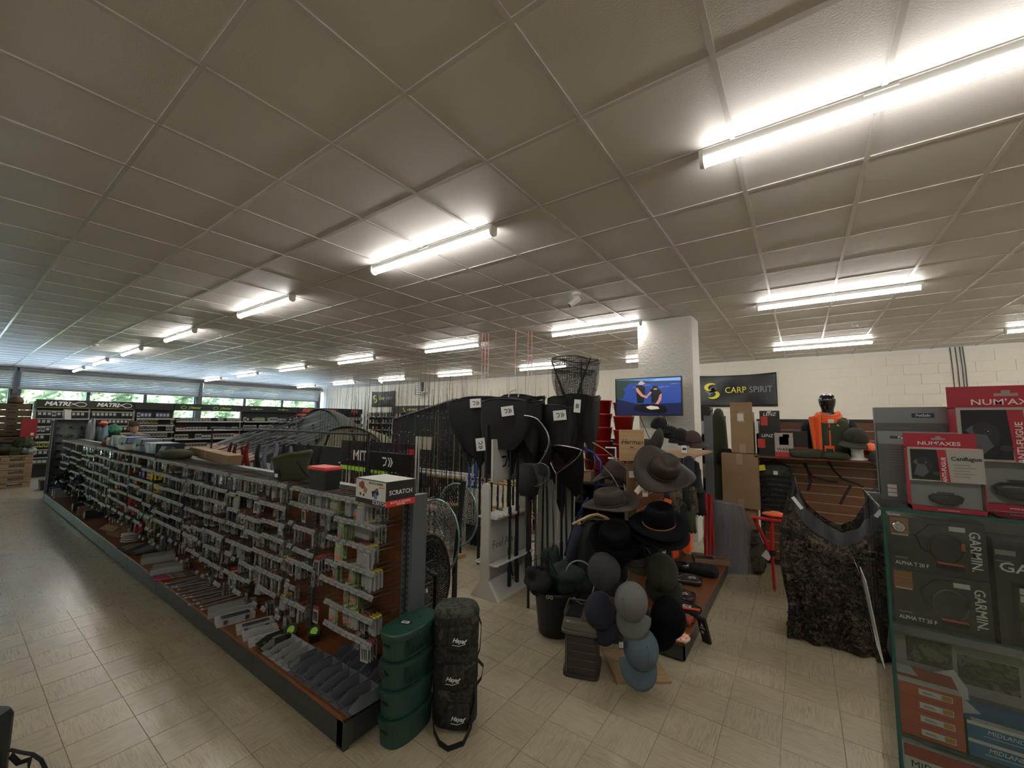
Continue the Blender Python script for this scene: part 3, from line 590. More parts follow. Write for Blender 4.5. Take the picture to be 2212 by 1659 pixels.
# ================================================================ MIDDLE FOREGROUND
def rrect(a, b, n=24, k=3.2, bulge=0):
    out = []
    for i in range(n):
        t = 2*pi*i/n; c, s_ = cos(t), sin(t)
        x = a*math.copysign(abs(c)**(2/k), c); y = b*math.copysign(abs(s_)**(2/k), s_)
        if x > 0: x += bulge*(1-(y/b)**2)
        out.append((x, y))
    return out
def loft(mb, rings, m=0, cap=True):
    """rings: list of (poly, z)"""
    n = len(rings[0][0]); vs = [(p[0], p[1], z) for r, z in rings for p in r]; fs = []
    for i in range(len(rings)-1):
        for k in range(n): fs.append((i*n+k, i*n+(k+1) % n, (i+1)*n+(k+1) % n, (i+1)*n+k))
    if cap: fs.append(tuple(range(n))[::-1]); fs.append(tuple(range((len(rings)-1)*n, len(rings)*n)))
    mb.add(vs, fs, m); return mb
# ---- stack of four green bait crates
CW, CL, CH = .074, .160, .133
GRM = mat('crate_mesh', (.006, .03, .02), .6)
LBL = ['topmost crate, with a lid, in the green stack', 'second crate from the top of the green stack', 'third crate from the top of the green stack', 'bottom crate of the green stack, on the floor']
for q in range(4):
    z = (3-q)*CH; t = thing('bait_crate', 'dark green plastic '+LBL[q], 'crate', (-1.745, 1.53, z), .10, 'stacked green crates beside the gondola end')
    b = MB(); loft(b, [(rrect(CW*.90, CL*.92, bulge=.015), 0), (rrect(CW*.93, CL*.94, bulge=.016), .01), (rrect(CW*.98, CL*.98, bulge=.018), CH-.03), (rrect(CW*1.04, CL*1.03, bulge=.02), CH-.027), (rrect(CW*1.06, CL*1.04, bulge=.02), CH-.002)])
    b.build('crate_body', GREEN, t, smooth=False)
    if q < 2:
        g = MB()
        for i in range(20):
            for j in range(9):
                y = -CL*.66+i*.0108; x = CW*.955+.017*(1-(y/CL)**2)+.0005; g.bx(x-.002, y, .022+j*.009, x+.0012, y+.005, .027+j*.009)
        g.build('mesh_panel', GRM, t, kind='stuff')
    MB().bx(-.02, -CL*1.0-.004, CH*.55, .02, -CL*.97, CH*.62).build('clip', BLACK, t)
    if q == 0:
        loft(MB(), [(rrect(CW*1.07, CL*1.05, bulge=.02), CH-.012), (rrect(CW*1.08, CL*1.055, bulge=.02), CH), (rrect(CW*1.04, CL*1.03, bulge=.02), CH+.006)]).build('lid', mat('crate_lid', (.016, .065, .045), .42), t)
        MB().xf((0, -.03, CH+.0065), (0, 0, .3)).lathe([(.036, 0), (.034, .0008), (0, .001)], 20, 0, 1.1, .6).bx(-.02, -.011, .001, .022, .011, .0022, 1).bx(-.012, -.004, .0022, .012, .003, .0024, 0).build('lid_label', [NAVY, PAPER], t)
        MB().bx(.02, .05, CH+.006, .03, .062, CH+.0075).build('vent_hole', BLACK, t)
    if q == 1: MB().lathe([(.022, -.001), (.016, .003), (0, .003)], 12).build('knob', BLACK, t, loc=(-.02, -CL*1.03, CH*.6), rot=(pi/2, 0, 0))
# ---- camouflage bait bag with three segments
CAMOD = camo('dark_camouflage', [(.005, .006, .005), (.022, .022, .014), (.008, .009, .007), (.055, .048, .032)], 11)
t = thing('camouflage_bag', 'tall dark camouflage bag with three pockets beside the green crates', 'bag', (-1.60, 1.74, 0), .62)
zs = [0, .01, .19, .20, .21, .39, .40, .41, .55, .57]; rs = [.106, .114, .116, .108, .116, .118, .11, .118, .118, .11]
loft(MB(), [([(x*(1+.035*sin(5*i+z*30)), y*(1+.035*sin(7*i+z*20))) for i, (x, y) in enumerate(rrect(r*1.05, r*.86, 28, 2.5))], z) for r, z in zip(rs, zs)]).build('bag_body', CAMOD, t, smooth=True)
loft(MB(), [(rrect(.122, .102, 28, 2.4), .545), (rrect(.123, .103, 28, 2.4), .56), (rrect(.11, .09, 28, 2.4), .582), (rrect(.02, .02, 28, 2.4), .590)]).build('lid', camo('lid_camouflage', [(.02, .02, .016), (.05, .048, .034), (.012, .013, .010)], 12), t, smooth=True)
for q, (z, x) in enumerate(((.46, .03), (.27, .0), (.08, .03))):
    p = loft(MB(), [(rrect(.058, .02, 20, 3), 0), (rrect(.060, .022, 20, 3), .05), (rrect(.058, .022, 20, 3), .10), (rrect(.05, .012, 20, 3), .115)]).build('pocket', CAMOD, t, loc=(x, -.106, z-.06), smooth=True)
    text('Hayaf', .03, INKW, p, (0, -.0235, .055), (pi/2, .12, 0), shear=.3, bold=.0006)
    MB().tube([(-.035, -.0235, .035), (0, -.0245, .030), (.035, -.0235, .040)], .0012, 4).build('logo_swoosh', INKW, p)
def strap(mb, pts, w, th=.003, up=(0, 0, 1)):
    pts = [Vector(p) for p in pts]; vs = []
    for i, p in enumerate(pts):
        d = (pts[min(i+1, len(pts)-1)]-pts[max(i-1, 0)]).normalized(); u = Vector(up)-d*Vector(up).dot(d)
        u = u.normalized() if u.length > 1e-4 else Vector((0, 1, 0)); vs += [p-u*w/2, p+u*w/2]
    n = len(pts); k = len(vs); nn = []
    for i, p in enumerate(pts):
        d = (pts[min(i+1, n-1)]-pts[max(i-1, 0)]).normalized(); nn.append(d.cross((vs[2*i+1]-vs[2*i]).normalized())*th)
    vs2 = [v+nn[i//2] for i, v in enumerate(vs)]
    fs = [(2*i, 2*i+1, 2*i+3, 2*i+2) for i in range(n-1)]+[(k+2*i+2, k+2*i+3, k+2*i+1, k+2*i) for i in range(n-1)]
    fs += [(2*i, 2*i+2, k+2*i+2, k+2*i) for i in range(n-1)]+[(2*i+1, k+2*i+1, k+2*i+3, 2*i+3) for i in range(n-1)]
    mb.add(vs+vs2, fs); return mb
b = MB(); strap(b, [(.10, -.04, .2), (.115, -.06, .12), (.10, -.12, .03), (.07, -.2, .012), (.0, -.235, .012), (-.05, -.2, .014), (-.09, -.13, .02), (-.11, -.06, .08)], .03); b.build('shoulder_strap', BLKFAB, t)
b = MB(); strap(b, [(.11, .0, .54), (.135, .0, .48), (.13, .0, .35), (.11, 0, .3)], .03, up=(0, 1, 0)); strap(b, [(.11, .0, .3), (.15, .0, .26), (.14, .0, .2), (.11, 0, .16)], .03, up=(0, 1, 0)); b.build('side_strap', BLKFAB, t)
# ---- scoop nets hung at the gondola end
TEAL = mat('teal_anodised', (.25, .42, .44), .25, .8); NETW = netmat('rubber_net_mesh', (.42, .43, .42), 26, .15); NETB = netmat('black_net_mesh', (.012, .012, .014), 34, .16); NETD = netmat('dense_black_net', (.010, .010, .011), 60, .30, base=.0)
def ring(cx, cz, rx, rz, n=28, a0=0, a1=2*pi, y=0): return [(cx+rx*cos(a0+(a1-a0)*i/n), y, cz+rz*sin(a0+(a1-a0)*i/n)) for i in range(n+(0 if a1-a0 > 6.28 else 1))]
def scoop(label, loc, rz, rx, rzz, hz, netm, fr, handle=.9, depth=.22, group=None, hm_=BLACK):
    t = thing('landing_net', label, 'net', loc, rz, group)
    MB().tube(ring(0, hz, rx, rzz), .007, 8, closed=True).build('hoop', fr, t, smooth=True)
    def nf(u, v):
        a = 2*pi*u; k = (1-v)**.5 if v < 1 else 0; k = max(k, .06)
        return (rx*k*cos(a), depth*v*(.6+.4*v)*1.0+.01*sin(8*a)*v, hz-v*rzz*.9*.7+rzz*k*sin(a))
    MB().grid(nf, 32, 14, uvs=(1.4, .9)).build('net_bag', netm, t, smooth=True)
    MB().rod((0, 0, hz-rzz), (0, 0, hz-rzz-handle), .011, .013, 8).rod((0, 0, hz-rzz-handle+.16), (0, 0, hz-rzz-handle), .016, .017, 10).build('handle', hm_, t)
    return t
scoop('teal hooped net with pale hexagonal mesh hanging at the gondola end', (-1.97, 1.93, 0), .25, .17, .24, .84, NETW, TEAL, .0+.55)
scoop('second teal hooped net tucked behind the pale hexagonal mesh net', (-2.06, 2.22, 0), .2, .17, .22, .92, NETB, TEAL, .6)
scoop('black net with a long upright black handle beside the gondola end', (-1.93, 1.85, 0), .9, .12, .26, .62, NETD, BLACK, .30)
t = thing('telescopic_pole', 'black telescopic net handle leaning upright at the gondola end', 'pole', (-1.86, 1.98, 0)); MB().rod((0, 0, 0), (-.01, .02, .62), .012, .011, 10).rod((-.01, .02, .60), (-.012, .02, .64), .014, .014, 10).build('lower_tube', BLACK, t); MB().rod((-.01, .02, .62), (.03, .05, 1.2), .014, .019, 10).build('grip', BLKFAB, t)
# green lid on the floor
t = thing('bait_box', 'flat green bait box with white outlined label on the floor behind the bags', 'box', (-2.30, 2.33, 0), .35); loft(MB(), [(rrect(.10, .10, 24, 5), 0), (rrect(.105, .105, 24, 5), .07)]).build('box_body', GREEN, t); loft(MB(), [(rrect(.112, .112, 24, 5), .06), (rrect(.112, .112, 24, 5), .078)]).build('lid', GREEN, t)
m = MB()
for s in (-.055, .055): m.bx(s-.036, -.055, .0785, s+.036, -.05, .0795).bx(s-.036, .055, .0785, s+.036, .06, .0795).bx(s-.036, -.05, .0785, s-.031, .055, .0795).bx(s+.031, -.05, .0785, s+.036, .055, .0795)
m.build('label_outline', INKW, t)
# ---- black waste bin full of nets
t = thing('waste_bin', 'round black plastic bin stuffed with folded nets', 'bin', (-1.60, 2.86, 0)); b = MB(); b.lathe([(.0, 0), (.125, 0), (.135, .01), (.165, .30), (.178, .305), (.18, .33), (.170, .33), (.160, .30), (.128, .02), (0, .02)], 36); b.build('bin_body', mat('bin_black', (.014, .014, .015), .5), t, smooth=True)
DGN = mat('green_net_cloth', (.012, .028, .02), .85, bump=(90, .6))
def blob(name, label, c, r, m, seed, cat='net', group=None, flat=1.):
    g = random.Random(seed); ph = [g.uniform(0, 6) for _ in range(6)]
    def f(u, v):
        a = 2*pi*u; e = pi*v; k = 1+.16*sin(3*a+ph[0]+2*e)+.12*sin(5*e+ph[1]+a)+.07*sin(9*a+ph[2])
        return (r[0]*k*sin(e)*cos(a), r[1]*k*sin(e)*sin(a), r[2]*k*cos(e)*flat)
    o = MB().grid(f, 30, 16, uvs=(2, 1)).build(name, m, loc=c, smooth=True); return tag(o, label, cat, group)
blob('folded_net', 'dark green folded keepnet spilling over the right of the black bin', (-1.50, 2.85, .42), (.17, .11, .10), DGN, 3, group='nets stuffed in the black bin')
blob('folded_net', 'black folded net spilling over the left of the black bin', (-1.69, 2.80, .37), (.13, .14, .10), BLKFAB, 4, group='nets stuffed in the black bin')
blob('folded_net', 'dark green net bundle standing at the back of the black bin', (-1.68, 2.95, .46), (.08, .06, .12), DGN, 8, group='nets stuffed in the black bin')
o = MB().tube([(-1.37+.14*cos(a)*.8, 2.80+.02*sin(2*a), .43+.15*sin(a)) for a in [2*pi*i/30 for i in range(30)]], .0055, 6, closed=True).build('net_hoop', mat('pale_hoop', (.3, .31, .3), .4)); tag(o, 'pale oval net hoop poking out of the black bin', 'hoop')
for q in range(4):
    o = MB().tube([(-1.72+.03*q, 2.74+.02*q, .3), (-1.76+.05*q, 2.74, .50+.04*q), (-1.66+.03*q, 2.76, .60-.03*q), (-1.60+.04*q, 2.78, .36)], .004, 6).build('bent_net_wire', BLACK); tag(o, 'thin black bent net frame wire rising from the bin, %s from the left' % nth(q), 'frame', 'net frames in the bin')
text('OG', .035, INKW, None, (-1.60, 2.675, .33), (pi/2, 0, .3)).parent = t; t.children[-1].location = (.05, -.19, .32)
# ---- tackle seat box
t = thing('tackle_seat_box', 'olive and dark brown moulded tackle box standing on the floor', 'box', (-1.235, 2.56, 0), .32)
TB = mat('seatbox_body', (.038, .030, .025), .5); TL = mat('seatbox_lid', (.10, .086, .06), .45)
b = MB(); loft(b, [(rrect(.115, .135, 24, 7), 0), (rrect(.115, .135, 24, 7), .022), (rrect(.105, .125, 24, 7), .024), (rrect(.102, .122, 24, 7), .24), (rrect(.118, .138, 24, 7), .27)]); b.build('box_body', TB, t)
b = MB()
for q in range(4): b.bx(-.075, -.1275, .06+q*.048, .098, -.122, .064+q*.048)
b.bx(-.088, -.128, .03, -.080, -.12, .24).bx(-.072, -.127, .03, -.068, -.121, .24); b.build('side_ribs', TL if False else mat('seatbox_rib', (.10, .085, .07), .5), t)
b = MB(); loft(b, [(rrect(.122, .142, 24, 7), .262), (rrect(.124, .144, 24, 7), .278), (rrect(.118, .138, 24, 7), .283), (rrect(.120, .140, 24, 7), .292), (rrect(.112, .132, 24, 6), .325), (rrect(.10, .12, 24, 6), .335)]); b.build('lid', TL, t)
MB().bx(-.095, -.07, .333, -.005, .11, .343).bx(.02, -.03, .334, .085, .085, .344, 1).bx(.01, -.105, .334, .1, -.035, .346, 1).bx(-.085, -.055, .343, -.02, .0, .3445).build('tray_windows', [BLACK, TL], t)
MB().tube([(-.105, -.07, .334), (-.105, -.07, .36), (-.105, .11, .37), (.03, .11, .37), (.03, .11, .334)], .007, 6).build('carry_handle', TL, t)
# ---- hat stand
HS = Vector((-.965, 2.77, 0)); PLY = mat('plywood', (.36, .24, .12), .5, noise=(3, (.28, .18, .09), 0, (2, 12, 2)))
t = thing('hat_stand', 'wooden hat stand with a plywood base, post and wire arms', 'hat stand', HS, .655)
MB().bx(-.17, -.185, 0, .17, .185, .018).build('base_board', PLY, t, bevel=.002)
MB().bx(-.028, -.014, .018, .028, .014, 1.36).build('post', mat('stand_post', (.22, .13, .06), .55, noise=(3, (.16, .09, .04), 0, (12, 12, 1))), t)
sg = MB().bx(-.085, -.03, 1.335, .085, -.016, 1.545).build('sign_board', WOODL, t)
text('Herman', .048, INKB, sg, (0, -.0312, 1.462), (pi/2, 0, 0), shear=.35, wx=.95); text('1874', .012, INKB, sg, (0, -.0312, 1.425), (pi/2, 0, 0)); MB().bx(-.08, -.0316, 1.462, -.03, -.0311, 1.464).build('underline', INKB, sg)
arms = [(.22, .05, 1.18, 1.33), (-.2, -.02, 1.05, 1.3), (.2, -.06, .82, 1.0), (-.2, -.03, .80, .95), (-.16, -.10, .56, .46), (.02, -.2, .42, .50), (.17, -.08, .38, .50), (-.1, -.12, .30, .42), (.12, .0, .64, .72), (-.24, .1, 1.28, 1.45)]
for (dx, dy, z0, z1) in arms: MB().tube([(math.copysign(.028, dx), 0, z0), (dx*.7, dy*.7, z0+(z1-z0)*.75), (dx, dy, z1)], .004, 6).build('wire_arm', mat('arm_wire', (.35, .33, .3), .35, .8), t)
for z in (1.22, .92, .70, .42): MB().bx(-.018, -.0165, z, .018, -.014, z+.045).build('price_sticker', PAPER, t)
def orient(axis, roll=0.):
    q = Vector(axis).normalized().to_track_quat('Z', 'Y'); return (q @ Euler((0, 0, roll)).to_quaternion()).to_euler()
def hat(label, c, axis, m, bandm=None, br=.175, cr=.09, ch=.105, roll=0., droop=.2, pinch=.25, tagged=False, cord=False):
    t = thing('brimmed_hat', label, 'hat', c, rot=orient(axis, roll), group=None)
    def cf(p, a):
        k = p[2]/ch; d = 1-pinch*max(0, k-.45)*abs(sin(a))
        z = p[2]-(ch*.14*(1-min(1, (p[0]/cr)**2+.0))*0)-(.018*(1-(math.hypot(p[0], p[1])/cr)) if k > .95 else 0)*2
        return (p[0]*1.16*(1-.05*k), p[1]*d*1.0, z)
    MB().lathe([(cr, 0), (cr*.985, ch*.35), (cr*.93, ch*.72), (cr*.80, ch*.95), (cr*.66, ch), (cr*.3, ch), (0, ch)], 32, fn=cf).build('crown', m, t, smooth=True)
    def bf(p, a):
        r = math.hypot(p[0], p[1]); k = max(0, (r-cr)/(br-cr)); return (p[0]*(1.16-.04*k), p[1], p[2]+droop*.16*k*k*abs(sin(a))**2 - droop*.16*k*k*.55*abs(cos(a))**2)
    o = MB().lathe([(cr*.95, .0), (br*.8, .0), (br, .0), (br+.002, .004), (br, .007), (br*.8, .006), (cr*.95, .006)], 40, fn=bf).build('brim', m, t, smooth=True)
    if bandm: MB().lathe([(cr*1.012, .004), (cr*1.005, .018), (cr*.99, .018), (cr*.98, .004)], 32, sx=1.16).build('hat_band', bandm, t, smooth=True)
    if tagged: MB().bx(-.02, -br-.03, -.07, .02, -br-.028, -.0).bx(.024, -br-.025, -.075, .06, -br-.023, -.005, 0).bx(.03, -br-.0265, -.05, .052, -br-.0252, -.03, 1).build('hang_tags', [PAPER, CARD], t)
    if cord: MB().tube([(cr*1.1, .05, .02), (br*.9, .0, .03), (br*1.15, -.05, -.03), (br*1.2, -.09, -.10), (br*1.12, -.07, -.14), (br*1.1, -.04, -.1)], .003, 6).build('chin_cord', BLKFAB, t)
    return t
LEA = mat('brown_hat_leather', (.030, .019, .013), .6, noise=(5, (.022, .013, .009), 0), spec=.3); SUE = mat('brown_suede', (.036, .026, .020), .9, bump=(40, .2)); FELT = mat('black_felt', (.004, .004, .0055), .95, spec=.1); FELT2 = mat('dark_felt', (.005, .005, .006), .95, spec=.2)
TC = Vector((.30, -.86, .42))   # roughly towards the camera
hat('large brown leather hat tipped forward at the top right of the stand', at(1432, 1018, Y=2.68), (.42, -.42, .72), LEA, mat('dark_band', (.03, .02, .016), .5), br=.182, cr=.092, ch=.10, roll=.5, droop=.35, tagged=False)
tg = thing('hat_tags', 'two white and tan card tags hanging beside the large leather hat', 'tag', at(1385, 1060, Y=2.52), .6); MB().bx(-.032, 0, -.03, .0, .002, .025).build('white_card', PAPER, tg, rot=(0, .7, 0)); MB().bx(.008, -.002, -.035, .04, .0, .03).bx(.014, -.0035, -.012, .034, -.002, .014, 1).build('tan_card', [PAPER, WOODL], tg)
hat('brown suede hat worn level at the left of the wooden post', at(1318, 1088, Y=2.58), (-.10, -.22, 1), SUE, mat('suede_band', (.045, .032, .025), .9), br=.17, cr=.095, ch=.095, roll=.2, droop=.15, pinch=.12)
hat('black felt hat with a thin rust coloured band on the right', at(1423, 1131, Y=2.58), (.18, -.30, 1), FELT, mat('rust_band', (.22, .08, .03), .7), br=.165, cr=.09, ch=.12, roll=.6, droop=-.1, pinch=.2)
hat('black felt hat hanging right under the rust banded one', at(1425, 1150, Y=2.60), (.18, -.25, 1), FELT2, None, br=.165, cr=.088, ch=.10, roll=.6, droop=-.1)
hat('black floppy hat with chin cord hanging left of the post', at(1330, 1160, Y=2.46), (.22, -.72, .62), FELT, None, br=.14, cr=.088, ch=.11, roll=.1, droop=-.35, pinch=.1, cord=True)
hat('black brim stacked behind the floppy corded hat', at(1322, 1175, Y=2.60), (.1, -.6, .7), FELT2, None, br=.16, cr=.085, ch=.09)
hat('dark brown pointed hat hanging behind the level suede hat', at(1325, 1035, Y=3.0), (.2, .1, 1), mat('umber_felt', (.035, .022, .018), .9), None, br=.15, cr=.095, ch=.15, pinch=.7, droop=-.4)
hat('wide black brimmed hat seen edge on behind the name board', at(1402, 975, Y=3.0), (-.75, .0, .55), mat('brown_black_felt', (.022, .014, .012), .85), None, br=.18, cr=.08, ch=.08)
hat('brown tweed flat hat on the lower arm left of the post', at(1372, 1205, Y=2.62), (.25, -.35, 1), mat('tweed', (.04, .03, .024), .95, noise=(60, (.06, .045, .035), 0)), None, br=.115, cr=.095, ch=.045, roll=.3, droop=-.2)
hat('second dark flat hat overlapping the tweed one', at(1392, 1198, Y=2.70), (.3, -.1, 1), FELT2, None, br=.12, cr=.095, ch=.05, droop=-.2)
def cap(label, c, axis, m, roll=0., sc=1., visor=True, tagged=False, L=1.):
    t = thing('peaked_cap', label, 'hat', c, rot=orient(axis, roll)); t.scale = (sc, sc, sc)
    def f(u, v):
        a = 2*pi*u; e = v*pi/2; k = cos(e)
        return (.078*k*cos(a)*1.15*L, .078*k*sin(a), .10*sin(e)**.85)
    MB().grid(f, 28, 10).build('crown', m, t, smooth=True, solid=.003)
    MB().lathe([(.006, .099), (.006, .105), (0, .107)], 8).build('button', m, t)
    if visor:
        def g(u, v):
            a = (u-.5)*2.2; r = .078+v*.075*cos((u-.5)*2.6)
            return (r*cos(a)*1.08*L, r*sin(a)*(.98), .004-.022*v*v-.06*(u-.5)**2*v)
        MB().grid(g, 16, 6).build('visor', m, t, smooth=True, solid=.004)
    if tagged: MB().bx(-.016, -.09, -.03, .016, -.087, .05).bx(-.012, -.0915, .008, .012, -.0902, .032, 1).bx(-.012, -.0915, -.02, .012, -.0902, -.002, 1).build('hang_tag', [BLACK, PAPER], t)
    return t
MAU = mat('mauve_wool', (.036, .031, .037), .95, bump=(90, .3)); LGR = mat('light_grey_cotton', (.125, .12, .115), .9, bump=(90, .2)); BLU = mat('washed_blue_cotton', (.075, .11, .135), .9, bump=(70, .25)); OLC = mat('olive_cotton', (.022, .024, .014), .9)
cap('mauve grey cap hanging left of the post at knee height', at(1306, 1232, Y=2.40), (.1, -.9, .25), MAU, roll=-1.6, sc=1.22, visor=False)
cap('light grey cotton cap hanging in front of the post', at(1366, 1300, Y=2.36), (-.1, -.75, .35), LGR, roll=-1.5, sc=1.15)
cap('washed blue cap with a black swing tag, lowest on the stand', at(1382, 1400, Y=2.38), (.55, -.6, .45), BLU, roll=-1.75, sc=1.2, tagged=True)
cap('black pointed cap hanging right of the light grey cap', at(1437, 1330, Y=2.52), (.6, -.5, .0), FELT, roll=-1.6, sc=1.25)
cap('dark olive cap hanging right of the post below the felt hats', at(1430, 1235, Y=2.62), (.1, -.8, .2), OLC, roll=-1.5, sc=1.2)
cap('navy cap hanging low on the left of the stand', at(1300, 1318, Y=2.50), (-.2, -.8, .2), NAVY, roll=-1.5, sc=1.2)
cap('dark camouflage cap hanging low beside the navy cap', at(1322, 1325, Y=2.62), (.1, -.8, .1), camo('cap_camouflage', [(.02, .02, .018), (.06, .05, .04), (.1, .09, .07)], 30), roll=-1.5, sc=1.1)
cap('navy cap behind the light grey one near the island', at(1398, 1345, Y=2.75), (.2, -.5, .3), NAVY, roll=-1.2)
# ---- jacket on a hanger
t = thing('jacket', 'black waxed waistcoat on a pale wooden hanger left of the hat stand', 'clothing', at(1290, 1120, Y=3.02), .45)
def jk(u, v):
    a = 2*pi*u; w_ = .17+.03*v; d = .055+.02*v
    if v < .12: w_ *= .45+.55*(v/.12)**.6; d *= .6+.4*v/.12
    return (w_*cos(a)+.006*sin(9*a+v*6), d*sin(a)+.012*sin(7*a+3*v), -.02-.62*v)
MB().grid(jk, 44, 20).build('body', mat('waxed_black', (.013, .014, .013), .75, bump=(20, .4)), t, smooth=True)
for s in (-1, 1): MB().tube([(s*.13, 0, -.06), (s*.19, -.01, -.25), (s*.21, -.02, -.5)], [.05, .045, .04], 10).build('sleeve', NAVY, t, smooth=True)
MB().tube([(-.19, -.03, -.045), (-.06, -.035, .025), (0, -.035, .04), (.06, -.035, .02), (.13, -.03, -.03)], .011, 6).build('hanger', mat('beech', (.55, .38, .2), .4), t); MB().tube([(0, -.035, .04), (0, -.035, .075), (.025, -.035, .09), (.03, -.035, .06)], .003, 6).build('hook', BLACK, t)
MB().tube([(.02, -.075, -.08), (.03, -.09, -.3), (.02, -.09, -.55)], .003, 4).build('zip', DARK, t)
# ---- clothing island
IX0, IX1, IY0, IY1 = -1.235, -.70, 3.0, 5.0
t = thing('clothing_island', 'low brown wood topped island with slatted spine and dark plinth', 'display shelf', (IX0, IY0, 0))
MB().bx(0, 0, .015, IX1-IX0, .012, .105).bx(IX1-IX0-.012, 0, .015, IX1-IX0, IY1-IY0, .105).bx(.3, .04, 0, .34, .08, .03).build('plinth', PLN, t)
MB().bx(-.002, -.004, .106, IX1-IX0+.004, IY1-IY0, .126).build('deck', LAMD, t, bevel=.005)
for q in range(12): MB().bx(.10, .12, .13+q*.094, .118, IY1-IY0, .13+q*.094+.085).build('slat', LAMI, t)
MB().bx(.10, .10, .126, .13, .13, 1.27).bx(.10, 1.9, .126, .13, 1.93, 1.27).build('upright', GREYM, t)
MB().bx(.0, 1.0, 1.27, .42, 2.0, 1.29).build('top_shelf', WOODL, t)
for q in range(12): MB().rod((.12, .3+q*.14, .62 if q % 2 else .95), (.34, .3+q*.14, .64 if q % 2 else .97), .003, n=5).build('peg_hook', CHROME, t)
# goods hanging on the island
def drape(name, label, cat, c, w_, d, h, m, seed, rz=0., group=None, taper=.75):
    g = random.Random(seed); p1, p2 = g.uniform(0, 6), g.uniform(0, 6)
    def f(u, v):
        a = 2*pi*u; k = (taper+(1-taper)*v)*(1 if v > .06 else .35+.65*v/.06)*(1 if v < .97 else .75)
        return (w_*k*cos(a)*(1+.10*sin(4*a+p1)), d*k*sin(a)*(1+.18*sin(5*a+p2+v*4))+.02*sin(v*5+p1), -h*v+.008*sin(6*a+p2)*v)
    o = MB().grid(f, 26, 12).build(name, m, loc=c, rot=(0, 0, rz), smooth=True); return tag(o, label, cat, group)
CAMOB = camo('brown_camouflage', [(.035, .025, .018), (.10, .075, .045), (.018, .015, .012), (.16, .12, .075)], 9)
OFAB = mat('hi_vis_fabric', (.85, .11, .01), .7, sheen=.3)
DR = [('orange_mesh_bag', 'bright orange mesh garment, lower left of the hanging orange ones', 'clothing', at(1428, 1150, Y=3.45), .05, .035, .26, OFAB), ('orange_mesh_bag', 'bright orange mesh garment in the middle of the orange group', 'clothing', at(1450, 1120, Y=3.75), .055, .04, .32, OFAB), ('orange_mesh_bag', 'orange strappy garment hanging furthest right by the red tent poles', 'clothing', at(1480, 1110, Y=4.1), .06, .04, .34, OFAB)]
for q, (n, lb, ct, c, a, b_, h, m) in enumerate(DR): drape(n, lb, ct, c, a, b_, h, m, q+20, group='orange garments on the island')
GL = [(1470, 1000, 3.6, BLKFAB), (1487, 985, 3.9, NAVY), (1500, 995, 4.1, BLKFAB), (1460, 1030, 3.4, CAMOB), (1478, 1040, 3.7, BLKFAB), (1495, 1050, 4.0, CAMOB), (1455, 1075, 3.35, OLIVE), (1472, 1085, 3.6, BLKFAB), (1490, 1090, 3.9, OLIVE), (1418, 1165, 3.2, OLIVE), (1440, 1170, 3.3, BLKFAB), (1505, 1010, 4.3, mat('grey_wool', (.06, .06, .055), .9)), (1447, 1045, 3.2, CAMOB), (1512, 1060, 4.4, BLKFAB)]
for q, (x, y, Y, m) in enumerate(GL):
    drape('hanging_glove', '%s glove or sock pair hanging on the island, %s counted from the upper left' % ({BLKFAB: 'black', NAVY: 'navy', CAMOB: 'camouflage', OLIVE: 'olive'}.get(m, 'grey'), nth(q)), 'clothing', at(x, y, Y=Y), .05, .03, .24, m, q, group='dark gloves and socks on the island')
for q, (x, y) in enumerate(((1478, 950), (1462, 1088), (1478, 1100), (1416, 1170), (1432, 1168))):
    o = MB().bx(-.02, -.001, -.03, .02, .001, .03).bx(-.014, -.002, -.01, .014, -.0011, .01, 1).build('price_card', [PAPER, INKB], loc=at(x, y+20, Y=3.2 if q > 2 else 3.6), rot=(0, 0, .5)); tag(o, 'small white price card on the hanging clothes, %s of five from the top' % nth(q), 'tag', 'white price cards on the clothes')
OC = mat('orange_card', (.75, .13, .02), .6)
for q, (x, y, Y) in enumerate(((1440, 1090, 3.0), (1445, 1110, 3.0))):
    o = MB().bx(-.025, -.004, -.04, .025, .004, .04).bx(-.015, -.006, -.02, .015, -.004, .01, 1).build('orange_packet', [OC, BLACK], loc=at(x, y, Y=Y), rot=(0, .3, .5)); tag(o, ['upper', 'lower'][q]+' small orange card packet beside the rust banded hat', 'packet')
# caps with white flourish on the top shelf
for q, (x, y) in enumerate(((1425, 905), (1450, 925), (1470, 930), (1495, 935))):
    c = at(x, y+18, Y=4.3); t2 = cap('%s cap with white embroidery on the island top shelf, %s from the left' % (['black', 'black', 'black', 'brown'][q], nth(q)), c, (.1, -.25, 1), mat('brown_cap', (.05, .03, .025), .8) if q == 3 else BLKFAB, roll=-.9, sc=1.05)
    mm = MB()
    if q < 3: mm.tube([(.08, -.02, .03), (.075, .0, .05), (.085, .01, .03), (.08, .025, .06), (.07, .02, .08)], .0035, 5).build('embroidery', INKW, t2)
